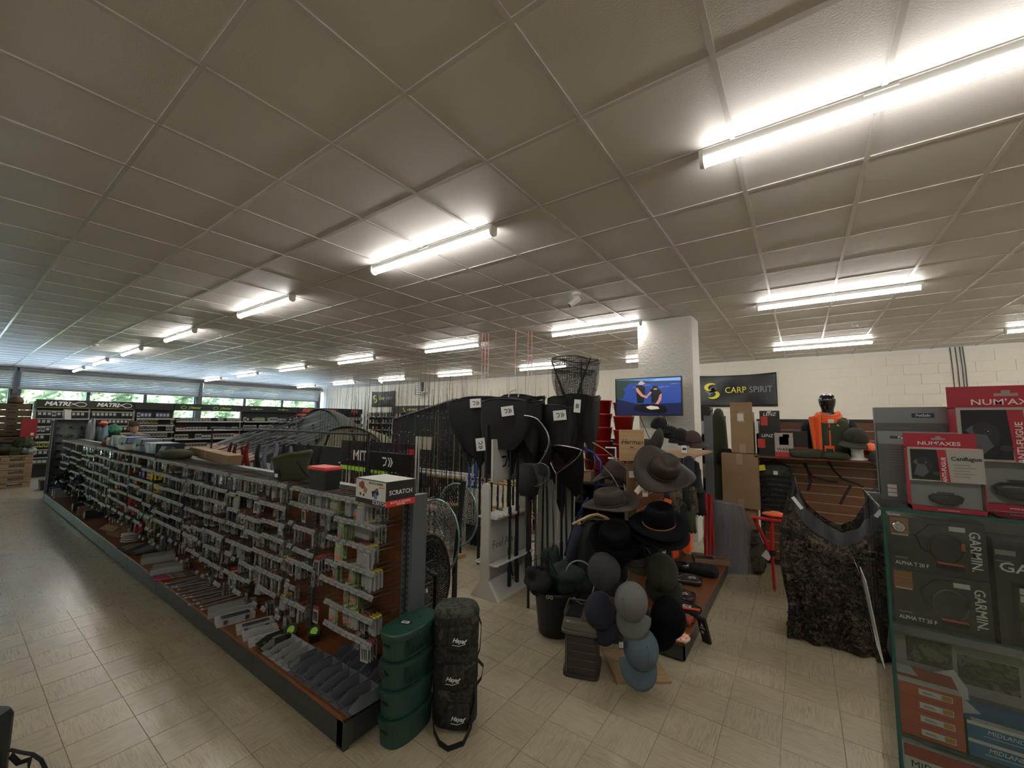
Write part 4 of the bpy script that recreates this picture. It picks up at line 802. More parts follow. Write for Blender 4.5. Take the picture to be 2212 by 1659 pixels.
# goods lying on the island deck
ID = .128
MAR = mat('maroon_plastic_bag', (.03, .018, .02), .2, bump=(18, .6)); BLB = mat('black_plastic_bag', (.012, .012, .014), .18, bump=(15, .7))
def slab(name, label, c, L, W, H, m, rz, seed, cat='clothing', labelm=True, group=None):
    g = random.Random(seed); p = g.uniform(0, 6); t = thing(name, label, cat, c, rz, group)
    def f(u, v):
        a = 2*pi*u; e = pi*v; k = 1+.05*sin(5*a+p)
        return (L/2*math.copysign(abs(cos(a))**.45, cos(a))*k*min(1, sin(e)**.35), W/2*math.copysign(abs(sin(a))**.45, sin(a))*k*min(1, sin(e)**.35), H/2-H/2*math.copysign(abs(cos(e))**.7, cos(e))+.004*sin(9*a+7*e))
    MB().grid(f, 30, 10).build('folded_body', m, t, smooth=True)
    if labelm: MB().bx(-.03, -.02, H-.003, .03, .02, H+.002).bx(-.02, -.01, H+.002, .02, .005, H+.0025, 1).build('label', [PAPER, INKB], t, loc=(L*.22, -W*.12, 0), rot=(0, 0, .3))
    return t
slab('bagged_garment', 'glossy maroon bagged garment, front one of the dark row on the island', at(1455, 1290, Z=ID), .34, .2, .05, MAR, .3, 1, group='bagged garments on the island')
slab('bagged_garment', 'glossy maroon bagged garment, second from the front of the dark row', at(1475, 1255, Z=ID), .34, .2, .05, MAR, .25, 2, group='bagged garments on the island')
slab('bagged_garment', 'black bagged garment behind the maroon ones on the island', at(1490, 1232, Z=ID), .34, .22, .05, BLB, .2, 3, group='bagged garments on the island')
slab('folded_hat', 'black fleece hat bundle at the edge of the island deck', at(1520, 1240, Z=ID), .26, .2, .08, BLKFAB, .2, 4, labelm=False)
slab('bagged_garment', 'black garment with a bright orange edge near the island front', at(1468, 1318, Z=ID), .32, .16, .06, BLKFAB, -.25, 5)
o = MB().tube([at(1412, 1290, Z=ID+.075), at(1440, 1298, Z=ID+.075), at(1470, 1312, Z=ID+.07), at(1512, 1318, Z=ID+.06)], .008, 6).build('orange_trim', OFAB); tag(o, 'bright orange edge trim strip lying over the black garment', 'trim')
slab('folded_scarf', 'rolled dusty red scarf on the island deck', at(1462, 1340, Z=ID), .24, .10, .06, mat('dusty_red', (.28, .045, .03), .6), -.2, 6, labelm=False)
for q in range(3):
    s_ = slab('orange_packet', 'orange printed bag of clothing, %s of three at the island corner' % nth(q), at(1448-q*12, 1372-q*10, Z=ID)+Vector((0, 0, .0)), .26, .12, .035, mat('orange_bag', (.68, .09, .02), .4, noise=(22, (.75, .5, .4), 1)), -.25, 7+q, labelm=False, group='orange printed bags at the island corner')
t = thing('flat_carton', 'flat open brown carton holding a long knife display at the island end', 'box', at(1535, 1212, Z=ID), .35); MB().bx(-.17, -.11, 0, .17, .11, .045).bx(-.15, -.09, .045, .02, .01, .0455, 1).bx(.04, -.05, .045, .13, -.02, .0455, 1).build('carton', [CARD, BLACK], t)
t = thing('hanging_packet', 'black boxed accessory leaning against the island corner on the floor', 'packet', at(1528, 1388, Z=0), -.35, rot=(.35, 0, -.35)); MB().bx(-.03, -.012, 0, .03, .012, .2).build('box_body', BLACK, t); MB().add([(-.012, -.0125, .14), (.012, -.0125, .14), (0, -.0125, .17)], [(0, 1, 2)]).bx(-.018, -.0127, .12, .018, -.0122, .13).bx(-.018, -.0127, .08, .0, -.0122, .1).build('print', INKW, t)
# ---- the bag at the frame's lower left corner
t = thing('black_case', 'black hard case with dangling straps at the lower left corner', 'case', (-2.745, .145, 0), .62)
loft(MB(), [(rrect(.09, .12, 24, 5), 0), (rrect(.09, .12, 24, 5), .36), (rrect(.08, .11, 24, 5), .385)]).build('case_body', mat('case_shell', (.02, .024, .028), .35), t)
MB().bx(.088, -.08, .2, .10, -.03, .28).build('clasp', GREYP, t); b = MB(); ob_ = Vector((-2.745, .145, 0)); Ri = Matrix.Rotation(-.62, 4, 'Z'); strap(b, [Ri @ (at(x, y, Z=z)-ob_) for x, y, z in ((20, 1620, .24), (45, 1626, .23), (70, 1630, .21), (88, 1642, .18), (98, 1662, .12), (96, 1700, .03))], .014, up=(0, 1, 0)); strap(b, [Ri @ (at(x, y, Z=z)-ob_) for x, y, z in ((22, 1632, .22), (40, 1648, .16), (64, 1640, .17), (60, 1664, .1))], .02, up=(0, 0, 1)); strap(b, [(.095, -.05, .24), (.14, -.05, .22), (.17, -.03, .18), (.19, 0, .06), (.2, .02, .01)], .02, up=(0, 1, 0)); strap(b, [(.095, -.03, .2), (.13, 0, .12), (.12, .03, .02)], .02, up=(0, 1, 0)); b.build('strap', BLKFAB, t)
# ================================================================ PILLAR, TV, BANNER, RIGHT WALL UNIT
def surf_quad(mb, pts, m=0): mb.add(pts, [(0, 1, 2, 3)], m)
# television
TVC = (at(1340, 860, Y=5.62)+at(1476, 858, Y=5.62))/2
t = thing('television', 'wall mounted television on the pillar showing two anglers in blue water', 'television', (-1.70, 5.59, 1.945), .02)
TW, TH = .45, .262
MB().bx(-TW, 0, -TH, TW, .045, TH).bx(-.2, .045, -.15, .2, .395, .15).build('housing', BLACK, t)
def em(name, c, s=1.0): return mat(name, (.0, .0, .0), .3, emit=(c, s))
SKYB = em('screen_sky', (.10, .26, .62)); WAT = em('screen_water', (.018, .055, .28)); WATD = em('screen_dark_water', (.010, .014, .055)); SHO = em('screen_shore', (.02, .045, .03)); SKN = em('screen_skin', (.55, .25, .16)); SHI = em('screen_black', (.004, .004, .006)); HATS = em('screen_hat', (.5, .42, .38)); FISH = em('screen_fish', (.6, .5, .42)); CLD = em('screen_cloud', (.25, .42, .8))
s = MB(); y = -.001
def px2(p, yy=y): return [(a*TW*.97, yy, b*TH*.95) for a, b in p]
def poly(p, m, d): s.add(px2(p, -.001-d*.0002), [tuple(range(len(p)))], m)
poly([(-1, -1), (1, -1), (1, 1), (-1, 1)], 1, 0); poly([(-1, .78), (1, .80), (1, 1), (-1, 1)], 0, 1); poly([(.1, .86), (1, .84), (1, .95), (.3, .97)], 8, 2)
poly([(-1, .3), (-.72, .5), (-.55, .78), (.2, .76), (1, .74), (1, .80), (.1, .84), (-.6, .95), (-1, .98)], 3, 3); poly([(-1, -1), (1, -1), (1, -.35), (-.2, -.45), (-1, -.1)], 2, 3)
for q in range(26):
    g_ = random.Random(q); a_, b2 = g_.uniform(-.7, .8), g_.uniform(-.4, .7); poly([(a_, b2), (a_+g_.uniform(.1, .35), b2+.01), (a_+.1, b2+.022)], 8 if b2 > .45 else (1 if b2 < -.1 else 2), 3.2)
poly([(-1, -.1), (-.78, -.1), (-.7, .3), (-.8, .5), (-1, .5)], 3, 4)
poly([(-.36, .62), (-.18, .66), (-.06, .5), (-.08, .1), (-.12, -.35), (-.32, -.35), (-.34, .1)], 5, 5); poly([(-.26, .66), (-.12, .66), (-.10, .80), (-.18, .88), (-.26, .8)], 6, 6); poly([(-.30, .70), (-.05, .70), (-.08, .76), (-.26, .76)], 6, 7)
poly([(-.36, .5), (-.30, .5), (-.14, .12), (.02, -.02), (-.02, -.10), (-.2, .02), (-.34, .3)], 4, 7)
poly([(.08, .36), (.2, .46), (.36, .40), (.44, .22), (.38, -.1), (.36, -.36), (.12, -.36), (.12, 0)], 5, 5); poly([(.16, .42), (.32, .42), (.33, .54), (.24, .60), (.15, .52)], 5, 6); poly([(.2, .36), (.3, .36), (.3, .44), (.2, .44)], 4, 7)
poly([(.10, .28), (.14, .2), (-.02, -.06), (-.06, -.02)], 4, 8); poly([(.44, .15), (.38, .1), (.32, -.2), (.2, -.5), (.28, -.56), (.42, -.2)], 4, 8)
poly([(-.42, -.52), (-.2, -.40), (.3, -.42), (.54, -.55), (.6, -.78), (.5, -.93), (-.1, -.9), (-.45, -.72)], 5, 9); poly([(-.05, -.56), (.1, -.50), (.32, -.56), (.36, -.68), (.1, -.72), (-.0, -.66)], 7, 10)
s.build('screen', [SKYB, WAT, WATD, SHO, SKN, SHI, HATS, FISH, CLD], t)
MB().bx(-TW, -.003, -TH, TW, .0, -TH+.012).bx(-TW, -.003, TH-.008, TW, 0, TH).bx(-TW, -.003, -TH, -TW+.01, 0, TH).bx(TW-.01, -.003, -TH, TW, 0, TH).build('bezel', BLACK, t)
MB().tube([(-.12, .03, -TH), (-.10, .15, -.40), (-.05, .3, -.62), (.0, .36, -.75)], .005, 6).build('cable', DARK, t); MB().tube([(.16, .03, -TH), (.2, .1, -.42), (.22, .25, -.62), (.3, .34, -.68), (.36, .36, -.72)], .005, 6).build('cable', WHITE, t)
# banner on the wall
def logo_s(mb, cx, cz, k, y, m=0):
    for (a0, a1, ox, oz, r) in ((pi*.25, pi*1.45, 0, .36, .42), (-pi*.75, pi*.48, .0, -.36, .42)):
        n = 18; o = []; i_ = []
        for q in range(n+1):
            a = a0+(a1-a0)*q/n; w_ = .14*sin(pi*q/n)**.7+.01; rr = r
            o.append((cx+k*(ox+(rr+w_)*cos(a)*1.25), y, cz+k*(oz+(rr+w_)*sin(a)*.85))); i_.append((cx+k*(ox+(rr-w_)*cos(a)*1.25), y, cz+k*(oz+(rr-w_)*sin(a)*.85)))
        mb.add(o+i_, [(q, q+1, n+2+q, n+1+q) for q in range(n)], m)
YBN = mat('banner_yellow', (.75, .68, .06), .5); GBN = mat('banner_grey', (.22, .23, .23), .5); BBN = mat('banner_black', (.014, .015, .015), .45, bump=(5, .5))
def banner(label, x0, x1, z0, z1, y, rx=.0):
    t = thing('shop_banner', label, 'banner', ((x0+x1)/2, y, (z0+z1)/2), 0); w_, h = (x1-x0)/2, (z1-z0)/2
    def f(u, v):
        return (-w_+2*w_*u, -.02-.022*sin(pi*u)*sin(7*u+5*v)*(1-v*.3)-.01*cos(12*u-6*v), -h+2*h*v-.03*sin(pi*u)*(v > .99))
    MB().grid(f, 26, 14).build('cloth', BBN, t, smooth=True, solid=.003)
    lg = MB(); logo_s(lg, -w_*.62, 0, h*.62, -.06); lg.build('emblem', YBN, t)
    fs = MB()
    for q in range(9): a = q*.7; fs.cbx((-w_*.60+h*.2*cos(a)*.6, -.061, h*.12*sin(a*1.7)), (h*.22, .001, h*.10))
    fs.tube([(-w_*.80, -.061, h*.02), (-w_*.72, -.061, -h*.1), (-w_*.66, -.061, -h*.3)], h*.05, 5); fs.build('fish_emblem', GBN, t)
    text('CARP', h*.52, YBN, t, (-w_*.28, -.063, 0), (pi/2, 0, 0), wx=.90, align='LEFT'); text('SPIRIT', h*.52, GBN, t, (w_*.90, -.063, 0), (pi/2, 0, 0), wx=.86, align='RIGHT')
    for (a, b) in ((-1, -1), (1, -1), (-1, 1), (1, 1)): MB().lathe([(.018, 0), (.018, .01), (0, .012)], 10).build('eyelet', CHROME, t, loc=(a*w_*.97, -.015, b*h*.94), rot=(pi/2, 0, 0))
    return t
banner('black CARP SPIRIT banner with yellow emblem on the white wall', -2.12, -.42, 1.99, 2.79, YB-.015)
banner('smaller black CARP SPIRIT banner hung in the far left corner', -15.75, -14.2, 2.17, 2.84, YB-.06)
# cables up the wall
for q, x in enumerate((2.43, 2.50, 2.56, 2.60)):
    o = MB().tube([(x, YB-.01, ZC), (x+.012, YB-.02, 2.7), (x+.02, YB-.01, 1.9)], .008, 5).build('cable', DARK); tag(o, 'grey electric cable running down the white wall, %s of four' % nth(q), 'cable', 'cables on the back wall')
# ---- slat wall unit
SX0, SX1, SY = -.43, .66, 5.62; SLT = mat('slat_laminate', (.20, .085, .035), .4, noise=(4, (.15, .06, .025), 0, (1.5, 14, 14)), coat=.2)
t = thing('slat_wall_unit', 'brown slatted wall unit with dark frame and top shelf', 'display shelf', (SX0, SY, 0))
W_ = SX1-SX0
for q in range(16): MB().bx(.04, 0, .06+q*.098, W_-.04, .02, .06+q*.098+.086).build('slat', SLT, t)
m = MB()
for q in range(15): m.bx(.04, -.002, .146+q*.098, W_-.04, .008, .158+q*.098-.003)
m.build('aluminium_channels', mat('channel_alu', (.42, .42, .4), .35, .6), t)
MB().bx(0, -.03, 0, .04, .04, 1.64).bx(W_-.04, -.03, 0, W_, .04, 1.64).bx(0, -.02, 1.62, W_, .03, 1.645).bx(0, .02, 0, W_, .04, 1.62).build('frame', DARK, t)
MB().bx(.0, -.42, 1.225, W_, -.002, 1.243).build('top_shelf', mat('red_brown_shelf', (.13, .04, .025), .4), t)
m = MB()
for q in range(26): m.bx(.012, -.0325, .1+q*.055, .028, -.030, .125+q*.055)
m.build('upright_slots', CHROME, t)
# second section to the left behind cartons
t = thing('slate_board', 'tall narrow slate grey metal panel standing left of the cartons', 'panel', at(1535, 1080, Y=5.2), 0); t.location.z = 0; MB().bx(-.045, 0, 0, .045, .03, 1.68).build('panel_sheet', mat('slate_metal', (.10, .115, .13), .4), t)
# black shelf behind pillar with assorted goods
t = thing('dark_shelf', 'dark shelf of camouflage goods seen between the pillar and grey panel', 'shelf', (-1.30, 6.7, 0)); b = MB()
for z in (.35, .75, 1.1, 1.4, 1.62): b.bx(-.25, 0, z, .35, .35, z+.02)
b.bx(-.25, .35, 0, .35, .37, 1.7); b.build('shelf_body', DARK, t)
for q, (z, m, w_) in enumerate(((.37, CAMOB, .5), (.77, CARD, .4), (1.12, CAMOB, .5), (1.42, WCARD, .4), (1.64, BLACK, .3), (1.12, OLIVE, .3))):
    o = MB().bx(-w_/2, 0, 0, w_/2, .25, .2).build('shelf_goods', m, loc=(-1.25, 6.68, z), bevel=.02); tag(o, ['camouflage bundle on the lowest dark shelf', 'brown carton on the dark shelf', 'camouflage bundle on the middle dark shelf', 'white pack on the upper dark shelf', 'black lantern box on top of the dark shelf', 'olive bundle beside the middle camouflage one'][q], 'goods')
# cartons
def carton(label, x0, x1, z0, z1, y0, y1, extra=None, rz=0):
    t = thing('cardboard_box', label, 'box', ((x0+x1)/2, y0, z0), rz); w_ = (x1-x0)/2
    MB().bx(-w_, 0, 0, w_, y1-y0, z1-z0).build('carton', CARD, t, bevel=.004); 
    for za, zb in ((0, .1), (z1-z0-.12, z1-z0)): MB().bx(-.03, -.0008, za, .03, 0, zb).build('tape', mat('packing_tape', (.36, .26, .16), .3), t)
    if extra == 'flap': MB().bx(-w_, -.002, z1-z0, w_, .002, z1-z0+.11).build('flap', CARD, t); MB().bx(-.04, -.0015, z1-z0-.10, .02, -.0005, z1-z0-.02).build('torn_label', PAPER, t)
    return t
carton('tall narrow brown carton with raised flap standing on the wide one', -.655, -.435, 1.262, 1.72, 5.22, 5.42, 'flap')
carton('wide brown carton in the middle of the pile left of the slat wall', -.76, -.40, .66, 1.255, 5.2, 5.5)
carton('brown carton at the bottom of the pile left of the slat wall', -.70, -.44, .0, .655, 5.25, 5.5)
o = MB().bx(-.012, 0, 0, .02, .25, .36).build('white_board', PAPER, loc=(-.41, 5.26, 1.262)); tag(o, 'narrow white board standing beside the tall carton', 'board')
# rod holdall
t = thing('rod_holdall', 'tall dark olive rod holdall leaning behind the cartons', 'bag', (-.86, 5.45, 0), 0, rot=(0, .03, 0)); loft(MB(), [(rrect(.11, .09, 20, 3), 0), (rrect(.12, .09, 20, 3), .5), (rrect(.11, .08, 20, 3), 1.2), (rrect(.08, .07, 20, 3), 1.6), (rrect(.045, .05, 20, 3), 1.74), (rrect(.02, .02, 20, 3), 1.77)]).build('bag_body', OLIVE, t, smooth=True); loft(MB(), [(rrect(.09, .05, 16, 3), 1.1), (rrect(.1, .06, 16, 3), 1.2), (rrect(.06, .05, 16, 3), 1.3)]).build('side_pocket', BLKFAB, t, loc=(.08, -.08, 0), smooth=True); MB().tube([(-.1, -.05, 1.6), (-.12, -.06, 1.68), (-.06, -.03, 1.75)], .008, 6).build('strap', BLKFAB, t)
# red tent poles + clear wrapped clothing
t = thing('red_stand', 'red folded metal legs standing behind the orange garments', 'stand', at(1533, 1190, Y=4.9), 0); t.location.z = 0
for q, (a, b_) in enumerate(((-.05, -.02), (-.02, .03), (.04, .02), (.0, .0))): MB().rod((a, .02*q, 0), (b_, .02*q, .82), .014, .014, 8).build('leg', RED, t)
WRAP = mat('clear_film', (.30, .28, .30), .12, alpha=.35, bump=(14, .8)); GRW = mat('grey_brown_coat', (.045, .038, .042), .5, bump=(10, .5))
for q in range(4):
    c = at(1548+q*14, 1085+q*3, Y=5.0+.03*q); t = thing('wrapped_coat', 'grey brown coat in clear wrapping, %s from the left of four' % nth(q), 'clothing', c, .1*q, 'wrapped coats hanging by the cartons')
    def f(u, v, q=q): a = 2*pi*u; k = (.5+.5*min(1, v*4)); return (.10*k*cos(a)*(1+.1*sin(5*a+q)), .05*k*sin(a), -.78*v)
    MB().grid(f, 22, 10).build('coat', GRW, t, smooth=True)
    def f2(u, v, q=q): a = 2*pi*u; k = (.45+.6*min(1, v*4)); return (.125*k*cos(a)*(1+.14*sin(7*a+q+9*v)), .07*k*sin(a)*(1+.1*sin(11*v)), .03-.84*v)
    MB().grid(f2, 30, 16).build('clear_wrap', WRAP, t, smooth=True)
# camouflage tripod stool
t = thing('folding_stool', 'camouflage folding stool with hanging pouch and white tag', 'stool', at(1600, 1225, Z=0), .15)
MB().grid(lambda u, v: (-.19+.38*u, -.13+.26*v, .44-.05*sin(pi*u)*.6+.006*sin(14*u+9*v)), 14, 10).build('seat', CAMOB, t, smooth=True, solid=.015)
for a, b_ in (((-.17, -.12, 0), (.17, -.12, .43)), ((.17, -.1, 0), (-.17, -.1, .43)), ((-.17, .12, 0), (.17, .12, .43)), ((.17, .1, 0), (-.17, .1, .43))): MB().rod(a, b_, .011, n=8).build('leg', DARK, t)
loft(MB(), [(rrect(.09, .07, 20, 2.5), 0), (rrect(.12, .09, 20, 2.5), .08), (rrect(.11, .08, 20, 2.5), .25), (rrect(.06, .05, 20, 2.5), .40)]).build('pouch', camo('pouch_camouflage', [(.03, .03, .02), (.07, .06, .04), (.015, .015, .012)], 8), t, loc=(.12, -.13, .02), smooth=True)
MB().bx(-.04, -.002, -.04, .04, .002, .04).build('swing_tag', PAPER, t, loc=(.24, -.2, .22), rot=(0, .6, .2)); MB().rod((-.17, -.11, .03), (.1, -.11, .06), .014, n=8).build('foot_bar', mat('taupe', (.09, .08, .065), .7), t)
# camouflage rucksack hanging on the wall unit
t = thing('rucksack', 'dark camouflage rucksack with strap rows hanging on the slat wall', 'bag', (-.26, 5.40, .60), 0)
loft(MB(), [(rrect(.12, .07, 20, 3), 0), (rrect(.17, .09, 20, 3), .05), (rrect(.165, .09, 20, 3), .42), (rrect(.14, .08, 20, 3), .53), (rrect(.06, .05, 20, 3), .57)]).build('bag_body', camo('rucksack_camouflage', [(.012, .011, .010), (.03, .027, .02), (.05, .045, .035)], 16), t, smooth=True)
for q in range(7): MB().bx(-.15, -.1, .08+q*.055, .15, -.085, .105+q*.055).build('webbing', BLKFAB, t)
MB().bx(-.05, -.105, .49, .02, -.10, .55).build('label', YEL, t, rot=(0, -.2, 0)); MB().tube([(-.03, .0, .56), (0, -.02, .61), (.03, 0, .56)], .006, 6).build('grab_loop', NAVY, t)
o = MB().bx(-.02, -.001, -.02, .02, .001, .02).build('white_tag', PAPER, loc=(-.25, 5.30, 1.06)); o.parent = t; o.location = (.01, -.1, .46)
t = thing('orange_hat', 'flattened bright orange hat on the red folded seat', 'hat', at(1675, 1112, Y=4.9)); MB().lathe([(.0, 0), (.11, 0), (.115, .008), (.06, .02), (.04, .03), (0, .032)], 24).build('hat_body', OFAB, t, smooth=True)
t = thing('red_folding_seat', 'red folded shooting seat with long pole beside the camouflage sheet', 'seat', at(1672, 1240, Y=4.75), 0); t.location.z = 0
MB().rod((.0, 0, .02), (-.01, 0, .36), .014, n=8).rod((0, 0, 0), (0, 0, .03), .009, n=6).build('pole', RED, t); MB().rod((-.01, 0, .34), (-.15, .02, .66), .02, .016, 8).build('leg', RED, t); MB().rod((-.01, 0, .34), (.0, .02, .68), .02, .016, 8).build('leg', RED, t); MB().lathe([(.03, .33), (.03, .38)], 10).build('joint', BLACK, t); MB().bx(-.17, -.02, .655, .10, .08, .668).build('seat_top', RED, t)
t = thing('shopping_tag', 'white hanging card on a string beside the brown carton', 'tag', at(1641, 1165, Y=5.2)); MB().prism([(-.035, -.07), (.035, -.07), (.035, .05), (.0, .075), (-.035, .05)], -.001, .001, 'y').build('card', PAPER, t); MB().rod((0, 0, .07), (0, 0, .25), .002).build('string', INKW, t)
# wire rope / dark straps on slat wall
for q, (p, lb) in enumerate((([(1598, 880), (1610, 905), (1612, 935), (1618, 960)], 0), ([(1785, 990), (1800, 1015), (1820, 1035), (1850, 1045), (1865, 1052)], 1), ([(1735, 1000), (1755, 1030), (1790, 1040), (1810, 1042)], 1), ([(1740, 1000), (1752, 1040), (1745, 1060)], 1), ([(1838, 1048), (1825, 1070), (1815, 1090)], 1))):
    if not lb: continue
    o = MB().tube([at(x, y+0, Y=5.5) for x, y in p], .012, 6).build('dark_strap', mat('strap_brown', (.025, .014, .01), .8)); tag(o, 'dark hanging strap in front of the slat wall, %s from the left' % nth(q-1), 'strap', 'straps on the slat wall')
# boxes on the shelf
SZ = 1.244
BK2 = mat('glossy_black_card', (.012, .011, .012), .3)
def gbox(name, label, x0, x1, y0, y1, z0, z1, mats, faces, txt=(), rz=0):
    t = thing(name, label, 'box', ((x0+x1)/2, y0, z0), rz); w_ = (x1-x0)/2; h = z1-z0; b = MB().bx(-w_, 0, 0, w_, y1-y0, h)
    for (a, c, d, e, m) in faces: b.bx(a*w_, -.0012, c*h, d*w_, -.0002, e*h, m)
    b.build('carton', mats, t)
    for (s_, sz, m, a, c) in txt: text(s_, sz, m, t, (a*w_, -.002, c*h), (pi/2, 0, 0), shear=.2, bold=.0004)
    return t
S1 = mat('scarlet_card', (.5, .03, .02), .5)
gbox('sock_box', 'black LENZ box with red panel, upper one of the two', -.375, -.19, 5.3, 5.42, SZ+.24, SZ+.49, [BK2, S1, PAPER], [(-.9, .35, -.2, .75, 1), (-.2, .92, .2, .98, 2)], [('LENZ', .05, INKW, 0, .84)])
gbox('sock_box', 'black LENZ box with red panel, lower one beside the cartons', -.41, -.21, 5.26, 5.42, SZ, SZ+.24, [BK2, S1, PAPER], [(-.9, .35, -.2, .75, 1)], [('LENZ', .045, INKW, .0, .9)])
gbox('sock_box', 'black box with red spine at the far left of the shelf', -.425, -.38, 5.44, 5.54, SZ, SZ+.35, [BK2, S1, PAPER], [(-.8, .3, .8, .4, 2), (-.8, .6, .8, .68, 2)])
gbox('glove_box', 'red and white WARM box printed with a green glove', -.24, -.075, 5.22, 5.30, SZ, SZ+.25, [S1, mat('pale_card', (.36, .33, .31), .5), OLIVE, INKB], [(-1, .2, 1, 1, 1), (-.5, .5, .5, .85, 2), (-.1, .8, .6, .95, 2)], [('WARM', .045, INKB, 0, .3)])
gbox('boot_box', 'dark box with red band right of the glove box', -.07, .05, 5.26, 5.38, SZ, SZ+.27, [BK2, S1], [(-1, .3, 1, .38, 1), (-1, .18, 1, .22, 1)])
gbox('watch_box', 'small black box with round print behind the dark banded box', .02, .12, 5.42, 5.52, SZ, SZ+.30, [BK2, WCARD], [(-.6, .8, .6, .85, 1)])
gbox('white_box', 'flat white box with red picture behind the mannequin, upper', .0, .24, 5.44, 5.54, SZ+.13, SZ+.24, [PAPER, S1], [(.3, .4, .9, .6, 1)])
gbox('white_box', 'flat white printed box behind the olive trousers, lower', .0, .26, 5.40, 5.5, SZ, SZ+.13, [PAPER, WCARD], [(-.3, .4, .3, .6, 1)])
# mannequin bust: body one surface
mx_, my_ = .235, 5.42
t = thing('mannequin', 'black mannequin bust in olive waistcoat and bright orange scarf', 'mannequin', (mx_, my_, SZ), 0)
GB = mat('mannequin_gloss', (.008, .008, .009), .12, coat=.6); OV = mat('olive_waistcoat', (.045, .05, .028), .85, bump=(30, .3))
rings = []
for z, a, b_ in ((.0, .13, .08), (.1, .15, .09), (.25, .18, .10), (.36, .19, .10), (.41, .15, .085), (.435, .07, .06), (.47, .052, .055), (.51, .055, .062), (.54, .066, .082), (.58, .075, .095), (.62, .074, .095), (.655, .055, .07), (.67, .02, .03)):
    rings.append((rrect(a, b_, 28, 2.2), z))
loft(MB(), rings).build('body', GB, t, smooth=True)
loft(MB(), [(rrect(.155, .105, 28, 2.4), .0), (rrect(.165, .11, 28, 2.4), .1), (rrect(.175, .12, 28, 2.4), .3), (rrect(.165, .115, 28, 2.4), .38), (rrect(.10, .09, 28, 2.2), .43)], cap=False).build('waistcoat', OV, t, smooth=True, solid=.006)
MB().bx(-.005, -.122, .02, .007, -.116, .36).build('orange_zip', OFAB, t); text('^', .05, INKW, t, (.07, -.122, .33), (pi/2, 0, 0))
for s in (-1, 1): loft(MB(), [(rrect(.05, .06, 16, 2.4), 0), (rrect(.055, .065, 16, 2.4), .28), (rrect(.03, .04, 16, 2.4), .36)]).build('sleeve', BLKFAB, t, loc=(s*.185, 0, .02), smooth=True)
for q, (z, r) in enumerate(((.40, .105), (.43, .098), (.458, .085))):
    MB().tube([(r*cos(a), r*.95*sin(a)-.01, z-.03*max(0, -sin(a))+.006*sin(3*a+q)) for a in [2*pi*i/28 for i in range(28)]], .024, 8, closed=True).build('scarf_wrap', OFAB, t, smooth=True)
MB().grid(lambda u, v: (-.165+.03*v*(1-u)+.095*u+.0*v, -.125-.02*sin(3*pi*u)-.02*v, .42-.37*v+.03*u), 16, 14).build('scarf_end', OFAB, t, smooth=True, solid=.012)
m = MB()
for q in range(9): m.rod((-.165+q*.013, -.15, .05), (-.167+q*.013, -.15, .0), .003)
m.build('fringe', OFAB, t); MB().bx(-.01, -.155, .36, .04, -.15, .40).build('white_patch', PAPER, t); MB().bx(-.05, -.16, .04, .03, -.155, .13).bx(-.04, -.162, .06, .02, -.160, .1, 1).bx(.03, -.17, .0, .12, -.168, .05, 2).build('swing_tags', [OFAB, INKB, PAPER], t)
# white head with dark cap
t = thing('display_bust', 'white foam display head wearing a dark brown green cap', 'mannequin head', (.44, 5.28, SZ), .5)
loft(MB(), [(rrect(.085, .085, 24, 2), 0), (rrect(.085, .085, 24, 2), .012), (rrect(.05, .055, 24, 2), .03), (rrect(.045, .05, 24, 2), .09), (rrect(.055, .075, 24, 2), .12), (rrect(.07, .09, 24, 2), .18), (rrect(.068, .088, 24, 2), .23), (rrect(.04, .05, 24, 2), .27)]).build('head', WHITE, t, smooth=True); MB().rod((0, -.075, .17), (0, -.10, .15), .012, .01, 8).build('nose', WHITE, t, smooth=True)
c2 = cap('dark brown green cap worn by the white display head', Vector((.43, 5.26, SZ+.19)), (.1, -.25, 1), mat('moss_wool', (.035, .032, .022), .95, bump=(60, .4)), roll=-2.2, sc=1.3)
t = thing('orange_jumper', 'bright orange folded garment draped at the right end of the shelf', 'clothing', (.62, 5.42, SZ)); MB().grid(lambda u, v: (-.14+.28*u, -.09+.2*v, .02+.17*(1-u)**.7*sin(pi*min(1, .15+v*.8))+.008*sin(11*u+7*v)), 18, 12).build('cloth', OFAB, t, smooth=True, solid=.02); MB().bx(-.06, -.095, .12, .02, -.09, .135).build('label', PAPER, t)
cap('dark olive cap lying on the shelf right of the white head', Vector((.60, 5.24, SZ+.005)), (0, -.1, 1), OV, roll=-1.2, sc=1.05)
slab('folded_trousers', 'olive green folded trousers hanging over the left of the shelf', Vector((.03, 5.28, SZ)), .30, .24, .09, OV, .1, 41, labelm=False); slab('folded_trousers', 'olive green trousers with an orange zip below the mannequin', Vector((.26, 5.26, SZ)), .24, .2, .07, OV, -.1, 42, labelm=False)
